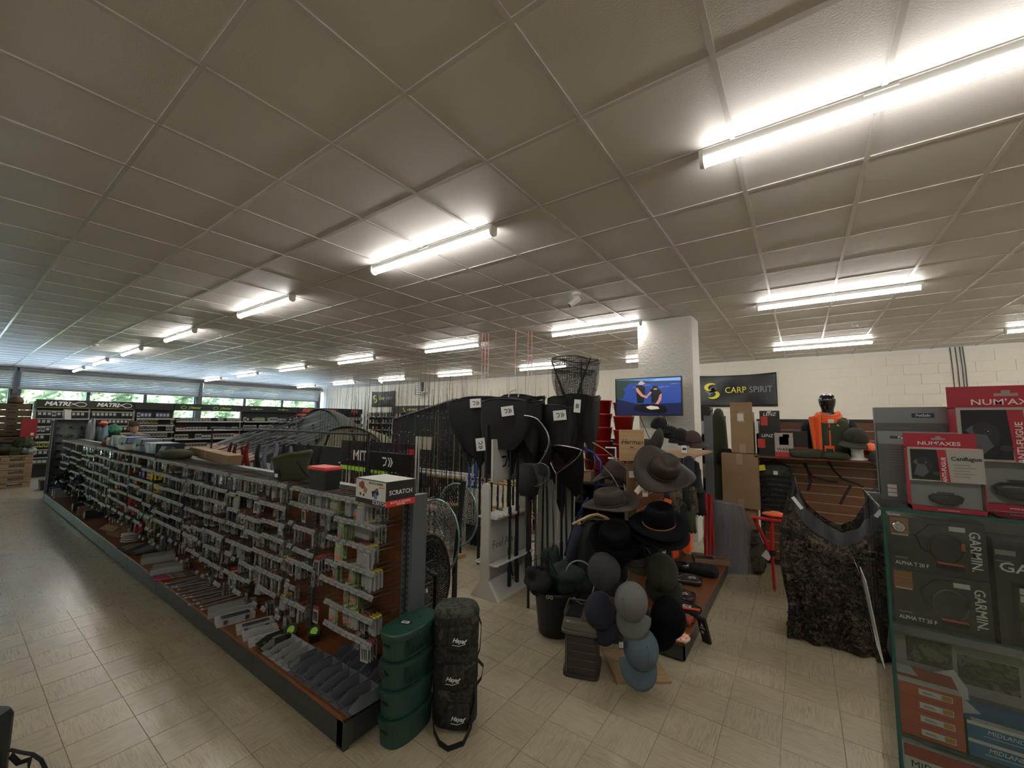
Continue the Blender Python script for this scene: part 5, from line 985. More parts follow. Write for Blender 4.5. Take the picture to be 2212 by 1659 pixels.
# ---- camouflage netting hung over a frame
t = thing('camouflage_net', 'large brown leafy camouflage sheet with black lining draped over a frame', 'camouflage sheet', (0, 3.9, 0), 0)
top = [(1716, 1030), (1722, 1062), (1742, 1100), (1775, 1128), (1820, 1150), (1855, 1142), (1885, 1100), (1905, 1055)]
bot = [(1700, 1368), (1712, 1392), (1735, 1408), (1765, 1415), (1800, 1423), (1840, 1435), (1880, 1447), (1905, 1450)]
def pth(p, u):
    k = u*(len(p)-1); i = min(int(k), len(p)-2); f = k-i; return (p[i][0]*(1-f)+p[i+1][0]*f, p[i][1]*(1-f)+p[i+1][1]*f)
def cam(u, v, bulge=1., inset=0.):
    a = pth(top, u); b_ = pth(bot, u); y0 = 3.98-.12*sin(pi*u)*(1-v); p0 = at(*a, Y=y0); p1 = at(*b_, Y=3.80); p1.z = .01
    p = p0.lerp(p1, v); w_ = sin(pi*v)
    p.x -= .075*(1-u)**3*sin(pi*min(1, v*1.25))*bulge
    p.y += (-.13*w_*sin(pi*(.15+.7*u)) + .018*sin(19*u+3*v)+.012*sin(33*u-9*v))*bulge + inset
    return p-Vector((0, 3.9, 0))
CAML = camo('leaf_camouflage', [(.010, .007, .005), (.030, .019, .012), (.005, .004, .003), (.085, .058, .038), (.008, .006, .005), (.020, .015, .010)], 11)
MB().grid(cam, 60, 60).build('sheet', CAML, t, smooth=True, solid=.004)
lf = MB(); g = random.Random(77)
for q in range(1100):
    u, v = g.random()**.7, .2+.75*g.random()**1.4; p = Vector(cam(u, v)); a = Vector((g.uniform(-1, 1), g.uniform(-.6, .1), g.uniform(-1, 1))).normalized()*g.uniform(.014, .034); b_ = a.cross(Vector((0, -1, 0))); b_ = b_.normalized()*.009 if b_.length > 1e-5 else Vector((.01, 0, 0)); o_ = Vector((0, -.008, 0))
    lf.add([p+o_-a, p+o_*1.4+b_*1.6, p+o_*1.8+a, p+o_*1.4-b_*1.6], [(0, 1, 2, 3)])
lf.build('cut_leaves', CAML, t, kind='stuff')
def back(u, v):
    p = Vector(cam(u, v, .3, .0)); p.y += .30+.05*sin(3*pi*u); return p
MB().grid(lambda u, v: Vector(cam(u, 0)).lerp(Vector((cam(u, 0)[0]+.0, .36, cam(u, 0)[2]+.02*(1-u)-.22*sin(pi*u)*.3)), v)+Vector((0, 0, -.14*sin(pi*v))), 36, 8).build('black_lining', mat('lining', (.012, .013, .015), .5, bump=(12, .6)), t, smooth=True)
MB().grid(back, 24, 20).build('rear_sheet', CAML, t, smooth=True)
MB().grid(lambda u, v: Vector(cam(u, -.0+.11*v))+Vector((0, -.01+.0*v, .0)), 40, 3).build('edge_lining', mat('lining', (.014, .015, .016), .55), t, smooth=True)
MB().bx(-.012, -.002, -.05, .012, .002, .05).build('white_label', PAPER, t, loc=Vector(cam(.17, .05))+Vector((0, -.03, 0)), rot=(0, -.6, 0))
# ---- glass display cabinet at the right edge
GX0, GX1, GY0, GY1, GZ = .187, .86, 1.671, 2.09, 1.35
GL2 = thinglass('cabinet_glass', (.94, .975, .96), 1.2); EDG = mat('glass_edge', (.02, .10, .08), .15, alpha=.85)
t = thing('display_cabinet', 'glass display cabinet with green edged shelves at the right edge', 'display cabinet', (GX0, GY0, 0))
w_, d = GX1-GX0, GY1-GY0
def pane(nm, x0, y0, z0, x1, y1, z1): return MB().bx(x0, y0, z0, x1, y1, z1).build(nm, GL2, t)
pane('glass_pane', 0.008, 0, .25, w_, .005, GZ-.008); pane('glass_pane', 0, .0, .25, .005, d, GZ-.008); pane('glass_top', -.004, -.004, GZ-.008, w_, d, GZ)
for z in (1.02, .71, .42): pane('glass_shelf', .008, .01, z-.006, w_-.01, d-.02, z)
e = MB().bx(-.0045, -.0045, GZ-.0085, w_, -.0035, GZ+.0005).bx(-.0045, -.0045, GZ-.0085, -.0035, d, GZ+.0005).bx(-.001, -.001, .25, .008, .0, GZ-.008).bx(-.001, -.001, .25, .0, .007, GZ-.008)
for z in (1.02, .71, .42): e.bx(.008, .0085, z-.0062, w_, .0098, z+.0002)
e.build('glass_edges', EDG, t); MB().bx(0, 0, 0, w_, d, .25).build('cabinet_base', DARK, t); MB().bx(.004, d-.01, .25, w_, d, GZ-.01).build('back_panel', mat('grey_back', (.30, .30, .29), .5, alpha=1), t)
t.children[-1].location = (.25, 0, 0); 
MB().xf(rot=(pi/2, 0, 0)).lathe([(0, -.004), (.015, -.004), (.015, .004), (.013, .007), (.008, .007), (.006, .009), (0, .009)], 24).build('lock', CHROME, t, loc=(.035, -.002, GZ-.052), smooth=False); MB().bx(-.01, -.006, .0, .01, .0, .005).build('lock_bar', CHROME, t, loc=(.03, -.001, GZ-.02))
for z in (.4, .75, 1.1): MB().bx(.0, d-.03, z, .012, d-.015, z+.02).build('clip', CHROME, t)
# goods inside: garmin boxes
DG = mat('charcoal_box', (.032, .031, .030), .5); ORP = mat('orange_brown_print', (.38, .15, .05), .5, noise=(12, (.28, .10, .035), 0, (1, 1, 18))); TAUP = mat('taupe_card', (.30, .28, .26), .6)
def dogbox(label, z, name, col):
    t = thing('collar_box', label, 'box', (GX0+.016, GY0+.012, z), .0); L, H = .195, .152
    MB().bx(0, 0, 0, L, .10, H).build('carton', DG, t); MB().bx(.002, -.0008, H-.052, .042, 0, H-.004).build('orange_panel', ORP, t); MB().bx(.004, -.0012, H-.0545, .04, -.0004, H-.051).build('panel_line', PAPER, t)
    text('GARMIN.', .030, INKW, t, (L-.022, -.0012, H/2), (pi/2, -pi/2*-1, 0), wx=.9, bold=.0003)
    text(name, .0140, INKW, t, (.008, -.0012, .018), (pi/2, 0, 0), align='LEFT', wx=.85, bold=.0003); MB().bx(.008, -.001, .033, .036, -.0004, .034).build('rule', INKW, t)
    cx, cz = .116, .075
    MB().tube([(cx+.034*cos(a), -.002, cz+.040*sin(a)) for a in [pi*1.28-2*pi*.92*i/40 for i in range(36)]], .0028, 6).build('collar', mat('collar_'+col, (.05, .02, .012) if col == 'rust' else (.09, .10, .10), .5), t)
    MB().tube([(cx-.028, -.002, cz-.02), (cx-.05, -.002, cz-.008), (cx-.06, -.002, cz+.028), (cx-.03, -.002, cz+.062), (cx+.01, -.002, cz+.066)], .0016, 6).build('antenna', BLACK, t)
    MB().bx(cx-.02, -.008, cz-.055, cx+.032, -.001, cz-.040).bx(cx-.02, -.009, cz-.042, cx+.032, -.001, cz-.038, 1).build('receiver', [BLACK, mat('dull_orange', (.5, .12, .05), .5)], t); MB().bx(cx+.03, -.006, cz-.0, cx+.038, -.001, cz+.02).build('tracker', mat('dull_orange', (.5, .12, .05), .5) if col == 'rust' else BLACK, t)
    MB().bx(L-.07, -.0012, H-.027, L-.038, -.0004, H-.014).build('sticker', PAPER, t); return t
dogbox('upper charcoal GARMIN collar box with T 20 F print', 1.02+.154, 'ALPHA T 20 F', 'rust'); dogbox('lower charcoal GARMIN collar box with TT 25 F print', 1.0205, 'ALPHA TT 25 F', 'grey')
t = thing('tracker_box', 'tall charcoal GARMIN box with a camouflage screen picture', 'box', (GX0+.222, GY0+.012, 1.0205)); MB().bx(0, 0, 0, .40, .10, .27).build('carton', DG, t)
text('GARMIN', .034, INKW, t, (.085, -.0012, .20), (pi/2, 0, 0), wx=1.2, bold=.0004); MB().bx(.028, -.002, .015, .19, -.0002, .165).build('device_bezel', BLACK, t)
MB().bx(.037, -.0026, .028, .18, -.002, .155).build('device_screen', camo('map_print', [(.012, .02, .012), (.05, .055, .03), (.14, .13, .085)], 24, .4), t)
ic = MB()
for (a, b_) in ((0, 0), (.021, 0), (0, -.019), (.006, -.085), (.006, -.10), (.006, -.115)): ic.bx(.04+a, -.003, .136+b_, .056+a, -.0026, .152+b_)
ic.build('icons', PAPER, t); MB().bx(.003, -.001, .232, .04, -.0003, .245).bx(.003, -.001, .215, .03, -.0003, .217).build('sticker', TAUP, t)
# middle shelf: trail camera box, leaflets
t = thing('camera_box', 'long pale box printed with woodland photographs on the middle shelf', 'box', (GX0+.02, GY0+.14, .7105), 0); MB().bx(0, 0, 0, .62, .16, .235).build('carton', TAUP, t)
MB().bx(.03, -.0008, .155, .13, 0, .23).bx(.14, -.0008, .13, .26, 0, .21).build('photo_print', camo('woodland_print', [(.02, .035, .012), (.07, .10, .035), (.03, .03, .022), (.14, .13, .09)], 14, .4), t)
MB().bx(.0, -.0012, .085, .62, -.0002, .10).build('grey_band', GREYP, t)
OM = mat('radio_orange', (.42, .075, .03), .45); BM = mat('radio_blue', (.02, .15, .30), .45)
for q in range(4):
    z = .7105+q*.036; t = thing('radio_box', 'orange radio box, %s from the bottom of the orange pile' % nth(q), 'box', (GX0+.012, GY0+.02, z), -.02, 'orange radio boxes in the cabinet'); MB().bx(0, 0, 0, .128, .11, .0352).build('carton', OM, t); MB().bx(.042, -.0008, .010, .11, 0, .026).bx(.088, -.0012, .012, .108, -.0006, .024, 1).bx(.05, -.0014, .0155, .075, -.0008, .0165, 2).bx(.05, -.0014, .0185, .07, -.0008, .0195, 2).build('printed_label', [PAPER, mat('amber', (.45, .22, .02), .5), INKB], t)
    if q == 3: MB().bx(.0, .0, .0352, .128, .03, .036).add([(.0, .05, .0362), (.05, .05, .0362), (.04, .11, .0362), (0, .11, .0362)], [(0, 1, 2, 3)]).build('white_print', PAPER, t)
for q in range(2):
    z = .7105+q*.045; t = thing('radio_box', 'blue MIDLAND radio box, %s of the blue pile' % ['bottom', 'top'][q], 'box', (GX0+.145, GY0+.016, z), .0); MB().bx(0, 0, 0, .135, .12, .044).build('carton', BM, t); text('MIDLAND', .015, INKW, t, (.07, -.001, .026), (pi/2, 0, 0), shear=.2); MB().bx(.03, -.0008, .013, .11, 0, .0145).bx(0, -.0008, .036, .135, .0, .0445).build('white_print', PAPER, t)
    if q: MB().add([(.0, .03, .0446), (.04, .05, .0446), (.02, .12, .0446), (0, .12, .0446)], [(0, 1, 2, 3)]).bx(.01, .0, .0444, .125, .02, .0448).build('top_print', PAPER, t)
t = thing('shaped_card', 'rounded white leaflet standing behind the orange boxes', 'leaflet', (GX0+.13, GY0+.13, .7105)); MB().prism([(-.03, 0), (.05, 0), (.045, .12), (.02, .165), (-.05, .13), (-.06, .08)], 0, .002, 'y').build('leaflet_sheet', PAPER, t); MB().prism([(.0, 0), (.03, 0), (.03, .06), (.01, .09), (-.01, .08)], -.006, -.002, 'y').build('dark_cutout', BLACK, t)
for q in range(3):
    t = thing('clear_accessory_bag', 'clear bag of dark accessories with barcode, %s from the blue boxes' % nth(q), 'packet', (GX0+.33+q*.09, GY0+.05+q*.01, .7105), .3*q); MB().grid(lambda u, v: (-.05+.1*u, -.05+.1*v, .012+.035*sin(pi*u)*sin(pi*v)+.004*sin(20*u+13*v)), 10, 10).build('bag', WRAP, t, smooth=True, solid=.002); MB().bx(-.03, -.03, .01, .03, .02, .03).build('accessory', DG, t); MB().bx(-.02, -.035, .042, .03, .0, .0425).bx(-.01, -.03, .0425, .02, -.01, .043, 1).build('barcode_label', [PAPER, INKB], t)
t = thing('headset_box', 'white and red MIDLAND PRO box on the lowest visible shelf', 'box', (GX0+.014, GY0+.02, .4205), .0); MB().bx(0, 0, 0, .32, .16, .262).build('carton', PAPER, t); MB().bx(0, -.001, .23, .32, 0, .2625).add([(.02, -.001, .13), (.08, -.001, .13), (.05, -.001, .18)], [(0, 1, 2)]).build('red_print', mat('brick_red', (.35, .03, .02), .5), t)
text('MIDLAND G9PRO', .026, INKB, t, (.012, -.0014, .212), (pi/2, 0, 0), align='LEFT'); text('PRO BLAZE', .026, INKB, t, (.012, -.0014, .186), (pi/2, 0, 0), align='LEFT')
t = thing('paper_sheet', 'white sheet in a clear holder clipped on the cabinet side', 'paper', (GX0-.012, GY0+.12, .86)); MB().bx(-.002, -.07, 0, .0, .09, .25).build('sheet', PAPER, t, rot=(0, -.12, 0)); MB().bx(-.014, -.06, .07, -.012, .1, .27).build('clear_holder', GL2, t, rot=(0, -.12, 0))
# boxes on the cabinet
PG = mat('pet_grey', (.24, .25, .26), .45); PG2 = mat('pet_dark_grey', (.12, .125, .13), .45); NB_ = mat('pet_navy', (.02, .05, .09), .4); CRM = mat('crimson_card', (.36, .02, .04), .45); PNK = mat('pink_edge', (.55, .14, .16), .45)
def petbox(label, c, L, H, D, rz, photo=False):
    t = thing('pet_product_box', label, 'box', c, rz); MB().bx(-L/2, 0, 0, L/2, D, H).build('carton', PG2, t); MB().bx(-L/2, -.0006, H*.82, L/2, 0, H).bx(-L/2-.0006, 0, H*.82, -L/2, D, H).build('pale_band', PG, t)
    MB().bx(-.0-L*.34, -.0015, H*.90, .02-L*.05, -.0006, H*.935).build('logo_ribbon', NB_, t) if photo else MB().bx(-.028, -.0015, H*.88, .028, -.0006, H*.93).build('logo_ribbon', NB_, t)
    text('PetSafe', .0125, INKW, t, ((-L*.34+.02-L*.05)/2 if photo else 0, -.002, H*.917 if photo else H*.905), (pi/2, 0, 0), bold=.0002)
    m = MB()
    for q in range(7): m.bx(-L*.42, -.001, H*(.76-.04*q), -L*.42+L*(.3+.05*(q % 3)), -.0004, H*(.764-.04*q))
    m.build('text_lines', PG, t)
    if photo:
        MB().xf((L*.02, -.001, H*.20), (pi/2, 0, 0)).lathe([(.040, 0), (0, .0004)], 28, 0).lathe([(.036, .0006), (0, .0008)], 28, 1).bx(-.02, -.028, .001, .006, .006, .0014, 2).bx(-.014, .004, .001, .004, .02, .0014, 3).bx(.006, -.02, .001, .022, .006, .0014, 4).build('round_photo', [PG, mat('grass_print', (.16, .22, .06), .5), mat('red_print_shirt', (.25, .02, .02), .5), mat('skin_print', (.4, .22, .14), .5), INKW], t)
        MB().bx(-L*.42, -.001, H*.06, -L*.30, -.0004, H*.11).bx(-L*.42, -.001, H*.12, -L*.30, -.0004, H*.17).bx(-L*.42, -.001, H*.18, -L*.30, -.0004, H*.23).build('pictograms', PAPER, t)
    return t
petbox('grey pet product box standing behind, with centred blue logo', Vector((.345, 1.97, GZ)), .25, .31, .08, -.06)
petbox('grey pet product box in front with a round photo of a child', Vector((.302, 1.83, GZ)), .185, .225, .07, -.10, True)
def numbox(label, c, s, rz, big=False):
    t = thing('anti_escape_collar_box', label, 'box', c, rz); L, H, D = .165*s, .195*s, .055*s
    MB().bx(-L/2, 0, 0, L/2, D, .012*s).bx(-L/2, D-.002, 0, L/2, D, H).bx(-L/2, 0, 0, -L/2+.002, D, H).bx(L/2-.002, 0, 0, L/2, D, H).bx(-L/2, 0, H-.002, L/2, D, H).build('carton', CRM, t)
    MB().bx(-L/2, D-.0018, H, L/2, D, H+.045*s).build('hanging_flap', CRM, t); text('NUM\'AXES', .0165*s, INKW, t, (0, D-.0025, H+.012*s), (pi/2, 0, 0), wx=1.25, bold=.0002)
    MB().bx(-.016*s, D-.0022, H+.024*s, .016*s, D-.0015, H+.030*s).bx(-.006*s, D-.0022, H+.030*s, .006*s, D-.0015, H+.036*s).build('hang_hole', TAUP, t)
    MB().add([(-L/2, -.001, H), (L/2, -.001, H), (L/2, D*.3, H+.0005), (-L/2, D*.3, H+.0005)], [(0, 1, 2, 3)]).build('pink_edge', PNK, t)
    MB().bx(-L/2, -.0015, H*.47, L/2, 0, H).build('front_card', mat('greige_card', (.36, .34, .31), .5), t)
    MB().bx(-L/2+.006*s, -.0022, H*.49, -L/2+.070*s, -.0014, H*.975).build('photo_black', INKB, t)
    dg = MB().xf((-L/2+.034*s, -.0024, H*.72), (pi/2, 0, 0), (s, s, s)).lathe([(.024, 0), (.0, .0004)], 20, 0, .9, 1.1)
    dg.add([(-.022, -.03, .0006), (-.002, -.036, .0006), (.012, -.02, .0006), (.004, .002, .0006), (-.012, .004, .0006), (-.018, -.012, .0006)], [(0, 1, 2, 3, 4, 5)], 1).add([(-.024, .01, .0006), (-.014, .02, .0006), (-.012, -.002, .0006)], [(0, 1, 2)], 1)
    dg.xf((-L/2+.040*s, -.0032, H*.765), (pi/2, 0, 0), (s, s, s)).lathe([(.0055, 0), (0, .0004)], 12, 2).lathe([(.0038, .0005), (0, .0008)], 12, 3).lathe([(.001, .001), (0, .0012)], 6, 4)
    dg.xf((-L/2+.062*s, -.0032, H*.60), (pi/2, 0, 0), (s, s, s)).lathe([(.008, 0), (0, .0006)], 12, 5, 1.1, .8)
    dg.build('dog_photo', [mat('dog_coat', (.02, .02, .022), .5), mat('dog_sheen', (.09, .09, .11), .5), mat('dog_eye_rim', (.05, .04, .035), .4), INKB, INKW, mat('dog_nose', (.035, .035, .04), .3)], t)
    MB().add([(-L/2+.066*s, -.0028, H*.975), (-L/2+.086*s, -.0028, H*.975), (-L/2+.092*s, -.0028, H*.475), (-L/2+.072*s, -.0028, H*.475)], [(3, 2, 1, 0)]).build('red_strip', CRM, t)
    text('ANTI-FUGUE', .0135*s, INKW, t, (-L/2+.080*s, -.0034, H*.66), (pi/2, -pi/2, 0), wx=1.0, bold=.0002); text('Canifugue', .0165*s, INKB, t, (-L/2+.096*s, -.0022, H*.84), (pi/2, 0, 0), align='LEFT', bold=.00025, wx=.98)
    m = MB()
    for q in range(5): m.bx(-L/2+.100*s+(.002*s if q % 2 else 0), -.002, H*(.74-.045*q), -L/2+(.135+.012*(q % 2))*s, -.0014, H*(.748-.045*q))
    m.build('small_print', GREYP, t)
    MB().bx(-L/2+.004, D*.5, .012*s, L/2-.004, D*.55, H*.47).build('inner_tray', mat('tray_grey', (.36, .36, .36), .5), t); MB().bx(-L/2+.002, .0, .012*s, L/2-.002, .0008, H*.47).build('clear_window', GL2, t)
    loft(MB(), [(rrect(.018*s, .010*s, 20, 3), 0), (rrect(.034*s, .014*s, 20, 3), .008*s), (rrect(.040*s, .014*s, 20, 3), .024*s), (rrect(.030*s, .012*s, 20, 3), .032*s)]).build('receiver', mat('gloss_black', (.008, .008, .009), .15), t, loc=(0.0, D*.32, H*.10), smooth=True)
    MB().bx(-.018*s, D*.25, H*.10+.032*s, .018*s, D*.4, H*.10+.038*s).build('receiver_top', BLACK, t)
    if big:
        MB().bx(.008*s, D*.3, .014*s, L/2-.006, D*.45, H*.42).build('transmitter', mat('gloss_black', (.008, .008, .009), .15), t, bevel=.004); MB().xf((.03*s, D*.29, H*.2), (pi/2, 0, 0)).lathe([(.013*s, 0), (.012*s, .002), (.009*s, .0025), (.008*s, .001), (0, .001)], 20).build('dial', CHROME, t)
    text('www.numaxes.com', .006*s, INKW, t, (0, -.0005, .006*s), (pi/2, 0, 0)); return t
numbox('small red collar box with a black dog photo on the cabinet front', Vector((.333, 1.69, GZ)), .93, .0)
numbox('large red collar box with a black dog photo, behind the small one', Vector((.520, 1.82, GZ)), 1.55, .0, True)
o = blob('orange_object', 'rounded orange item with a dark edge cut off at the right frame side', (1.32, 2.3, 1.95), (.16, .1, .12), mat('skin_orange', (.6, .17, .06), .5), 9, cat='display item'); 
t = thing('wall_hook_panel', 'dark triangular top above the orange item at the right edge', 'display item', (1.30, 2.3, 2.03)); MB().prism([(-.1, 0), (.15, .0), (.15, .1), (.0, .07)], -.05, .05, 'y').build('panel', BLACK, t)
# ================================================================ RODS, RACKS, NETS
_pr = random.Random(21)
RBLK = mat('rod_blank', (.012, .012, .013), .25); RCORK = mat('cork_grip', (.30, .19, .10), .7); RSEAT = mat('reel_seat', (.08, .08, .085), .3, .7); EVA = mat('foam_grip', (.012, .012, .012), .8)
def rodproto(kind, L, blank, grip, tip=None):
    a = []
    me1 = MB().tube([(0, 0, .28), (0, 0, L*.45), (0, 0, L*.8), (0, 0, L)], [.0065, .0045, .0028, .0016], 5).mesh('blank', blank)
    me2 = MB().lathe([(.0, 0), (.012, 0), (.013, .03), (.011, .12), (.0115, .30), (.0, .30)], 8).lathe([(.010, .42), (.0125, .44), (.010, .55), (.0, .56)], 8).mesh('grip', grip, True)
    me3 = MB().lathe([(.0, .30), (.0105, .30), (.0105, .42), (0, .42)], 8).bx(-.004, -.022, .32, .004, -.010, .40).mesh('reel_seat', RSEAT)
    g = MB()
    for q in range(5):
        z = L*(.42+.13*q); r = .011-.0018*q; g.tube([(r*cos(t), -.006-r+r*sin(t), z+.006*sin(t)) for t in [2*pi*i/7 for i in range(7)]], .0012, 4, closed=True)
    me4 = g.mesh('line_guides', CHROME)
    ms = [me1, me2, me3, me4]
    if tip: ms.append(MB().tube([(0, 0, L*.72), (0, 0, L*.86), (0, 0, L)], [.0038, .003, .002], 5).rod((0, 0, L*.86), (0, 0, L), .0045, .004, 5, 1).lathe([(0, L-.01), (.007, L-.01), (.007, L+.01), (0, L+.01)], 6, 1).mesh('painted_tip', tip))
    return kind, ms
WTIP = [mat('white_tip', (.6, .6, .58), .4), mat('pink_red_tip', (.55, .12, .10), .4)]
PR = dict(black=rodproto('black', 2.05, RBLK, EVA), cork=rodproto('cork', 1.95, RBLK, RCORK), long=rodproto('long black', 2.35, RBLK, EVA), yellow=rodproto('yellow', 1.9, mat('rod_yellow', (.30, .22, .06), .35), RCORK), green=rodproto('lime green', 1.95, mat('rod_lime', (.12, .22, .05), .35), EVA), wine=rodproto('wine red', 2.0, mat('rod_wine', (.07, .012, .018), .3), EVA), tip=rodproto('white and red tipped', 2.6, RBLK, EVA, WTIP), short=rodproto('short black', 1.35, RBLK, EVA))
nrod = 0
def rod(kind, x, y, z, lab, lean=(0, 0), grp='fishing rods in the racks'):
    global nrod; nrod += 1
    k, ms = PR[kind]; t = thing('fishing_rod', '%s fishing rod %s' % (k, lab), 'fishing rod', (x, y, z), 0, grp, rot=(lean[0], lean[1], _pr.uniform(0, 6) if lean == (0, 0) else 0))
    for m in ms: o = bpy.data.objects.new(m.name.split('.')[0], m); COL.objects.link(o); o.parent = t
    return t
WR = mat('white_lacquer', (.55, .54, .50), .45)
# wooden rack in the middle (rack A)
def woodrack(label, x0, x1, y0, y1, h, m, n, mid=None):
    t = thing('rod_rack', label, 'rod rack', ((x0+x1)/2, (y0+y1)/2, 0)); L = (x1-x0)/2; D = (y1-y0)/2
    MB().bx(-L, -D, 0, L, D, .045).build('base_board', m, t, bevel=.003)
    for z, nm in ((h, 'notched_rail'), (.20, 'lower_rail')):
        b = MB(); st = 2*L/n
        b.bx(-L, -D*.75, z, L, -D*.35, z+.022)
        for q in range(n): b.bx(-L+q*st, -D*.95, z, -L+q*st+st*.55, -D*.75, z+.022)
        b.bx(-L, D*.35, z, L, D*.75, z+.022)
        for q in range(n): b.bx(-L+q*st, D*.75, z, -L+q*st+st*.55, D*.95, z+.022)
        b.build(nm, m, t)
    for x in (-L+.03, 0, L-.03): MB().bx(x-.012, -.05, .045, x+.012, .05, h+.03).build('post', mat('rack_post_brown', (.10, .055, .028), .6) if m is WOODL else m, t)
    return t
woodrack('light wooden rod rack full of rods nearest the gondola', -5.3, -3.28, 3.34, 3.70, .58, WOODL, 24)
woodrack('white topped rod rack behind the wooden one', -6.9, -3.9, 4.25, 4.6, .80, WR, 30)
woodrack('long wooden rod rack further back by the blue poles', -5.4, -2.9, 5.0, 5.35, .62, WOODL, 26)
woodrack('low wooden rod rack between the tents', -9.5, -6.6, 5.2, 5.5, .7, WOODL, 26)
i = 0
for q in range(24):
    for s in (-1, 1):
        if _pr.random() < .12: continue
        rod(_pr.choice(['black', 'cork', 'black', 'short', 'wine', 'long']), -5.26+q*.084, 3.52+s*.14, .046, 'in the %s %s slot of the wooden rack' % (nth(q), 'front' if s < 0 else 'rear'), (s*.02, .012*_pr.uniform(-1, 1)))
for q in range(30):
    for s in (-1, 1):
        if _pr.random() < .15: continue
        rod(_pr.choice(['black', 'black', 'long', 'short', 'cork']), -6.85+q*.1, 4.425+s*.14, .046, 'in the %s %s slot of the white topped rack' % (nth(q), 'front' if s < 0 else 'rear'), (s*.02, .012*_pr.uniform(-1, 1)))
for q in range(26):
    for s in (-1, 1):
        if _pr.random() < .15: continue
        rod(_pr.choice(['black', 'yellow', 'green', 'wine', 'long', 'black', 'cork']), -5.36+q*.095, 5.175+s*.14, .046, 'in the %s %s slot of the far wooden rack' % (nth(q), 'front' if s < 0 else 'rear'), (s*.02, .012*_pr.uniform(-1, 1)))
for q in range(26): rod(_pr.choice(['black', 'long', 'black', 'cork']), -9.45+q*.11, 5.28, .046, 'in the %s slot of the low rack between the tents' % nth(q), (-.02, .01*_pr.uniform(-1, 1)))
for q in range(36): rod(_pr.choice(['black', 'long']), -13.6+q*.17, 9.7+.2*(q % 2), .02, 'standing %s from the left along the far back wall' % nth(q), (0, .02*_pr.uniform(-1, 1)), 'rods along the far back wall')
for q, (x, Y) in enumerate(((1036, 3.6), (1043, 3.62), (1050, 3.64), (1110, 3.7), (1138, 3.8), (1146, 3.82))):
    c = at(x, 1000, Y=Y); rod('tip', c.x, c.y, .0, 'above the black nets, %s from the left' % nth(q), (.0, .004), 'red tipped rods above the nets')
# rack header signs
def sign(label, x0, x1, y0, y1, Y, extra):
    a = at(x0, y1, Y=Y); b = at(x1, y0, Y=Y); w_ = (b.x-a.x)/2; zt = at(x0, y0, Y=Y).z; h = (zt-a.z)/2
    t = thing('rack_sign', label, 'sign', ((a.x+b.x)/2, Y, (a.z+zt)/2)); MB().bx(-w_, 0, -h, w_, .02, h).build('sign_board', BK2, t)
    for s in (-1, 1): MB().bx(s*w_*.9-.01, .02, -(a.z+zt)/2, s*w_*.9+.01, .04, h).build('support', BLACK, t)
    extra(t, w_, h); return t
def dlogo(mb, cx, cz, k, y, m=0):
    mb.add([(cx-1.3*k, y, cz+.8*k), (cx-.2*k, y, cz+.8*k), (cx+.1*k, y, cz+.5*k), (cx-1.1*k, y, cz+.5*k)], [(3, 2, 1, 0)], m)
    mb.add([(cx-.1*k, y, cz+.4*k), (cx+.15*k, y, cz+.4*k), (cx-.2*k, y, cz-.6*k), (cx-1.0*k, y, cz-.8*k), (cx-.9*k, y, cz-.5*k), (cx-.45*k, y, cz-.4*k)], [(0, 1, 2, 3, 4, 5)], m)
    for o in (.3, .9): mb.add([(cx+o*k, y, cz+.8*k), (cx+(o+.3)*k, y, cz+.8*k), (cx+(o+.8)*k, y, cz), (cx+(o+.3)*k, y, cz-.8*k), (cx+o*k, y, cz-.8*k), (cx+(o+.45)*k, y, cz)], [(0, 1, 2, 5), (5, 2, 3, 4)], m)
    return mb
def e1(t, w_, h): text('MITCHELL', h*.95, INKW, t, (-w_*.1, -.002, h*.0), (pi/2, 0, 0), bold=.004); MB().bx(-w_, -.003, -h, w_*.3, -.0005, -h*.72).build('green_stripe', LIME, t); MB().bx(w_*.75, -.003, h*.2, w_*.9, -.0005, h*.7).build('red_logo', RED, t)
def e2(t, w_, h): dlogo(MB(), -.02, 0, h*.62, -.003).build('chevron_logo', INKW, t)
sign('black MITCHELL sign board with green stripe above the white topped rack', 735, 905, 950, 1012, 4.22, e1)
sign('black sign board with a white chevron logo above the nearest rod rack', 790, 890, 974, 1013, 3.36, e2)
def e3(t, w_, h): text('ROYALE PRO', h*1.3, OC, t, (0, -.002, 0), (pi/2, 0, 0))
sign('small black sign with orange lettering between the racks', 850, 905, 984, 996, 4.1, e3)
# white rack end boards
t = thing('rack_end_board', 'tall white board at the end of the far wooden rod rack', 'board', (at(898, 1040, Y=4.0).x, 4.0, 0)); MB().bx(-.035, 0, 0, .035, .03, 1.36).build('board', WR, t, bevel=.01); MB().bx(.035, .005, 1.18, .30, .02, 1.36).build('header', mat('cream_board', (.42, .38, .28), .6), t)
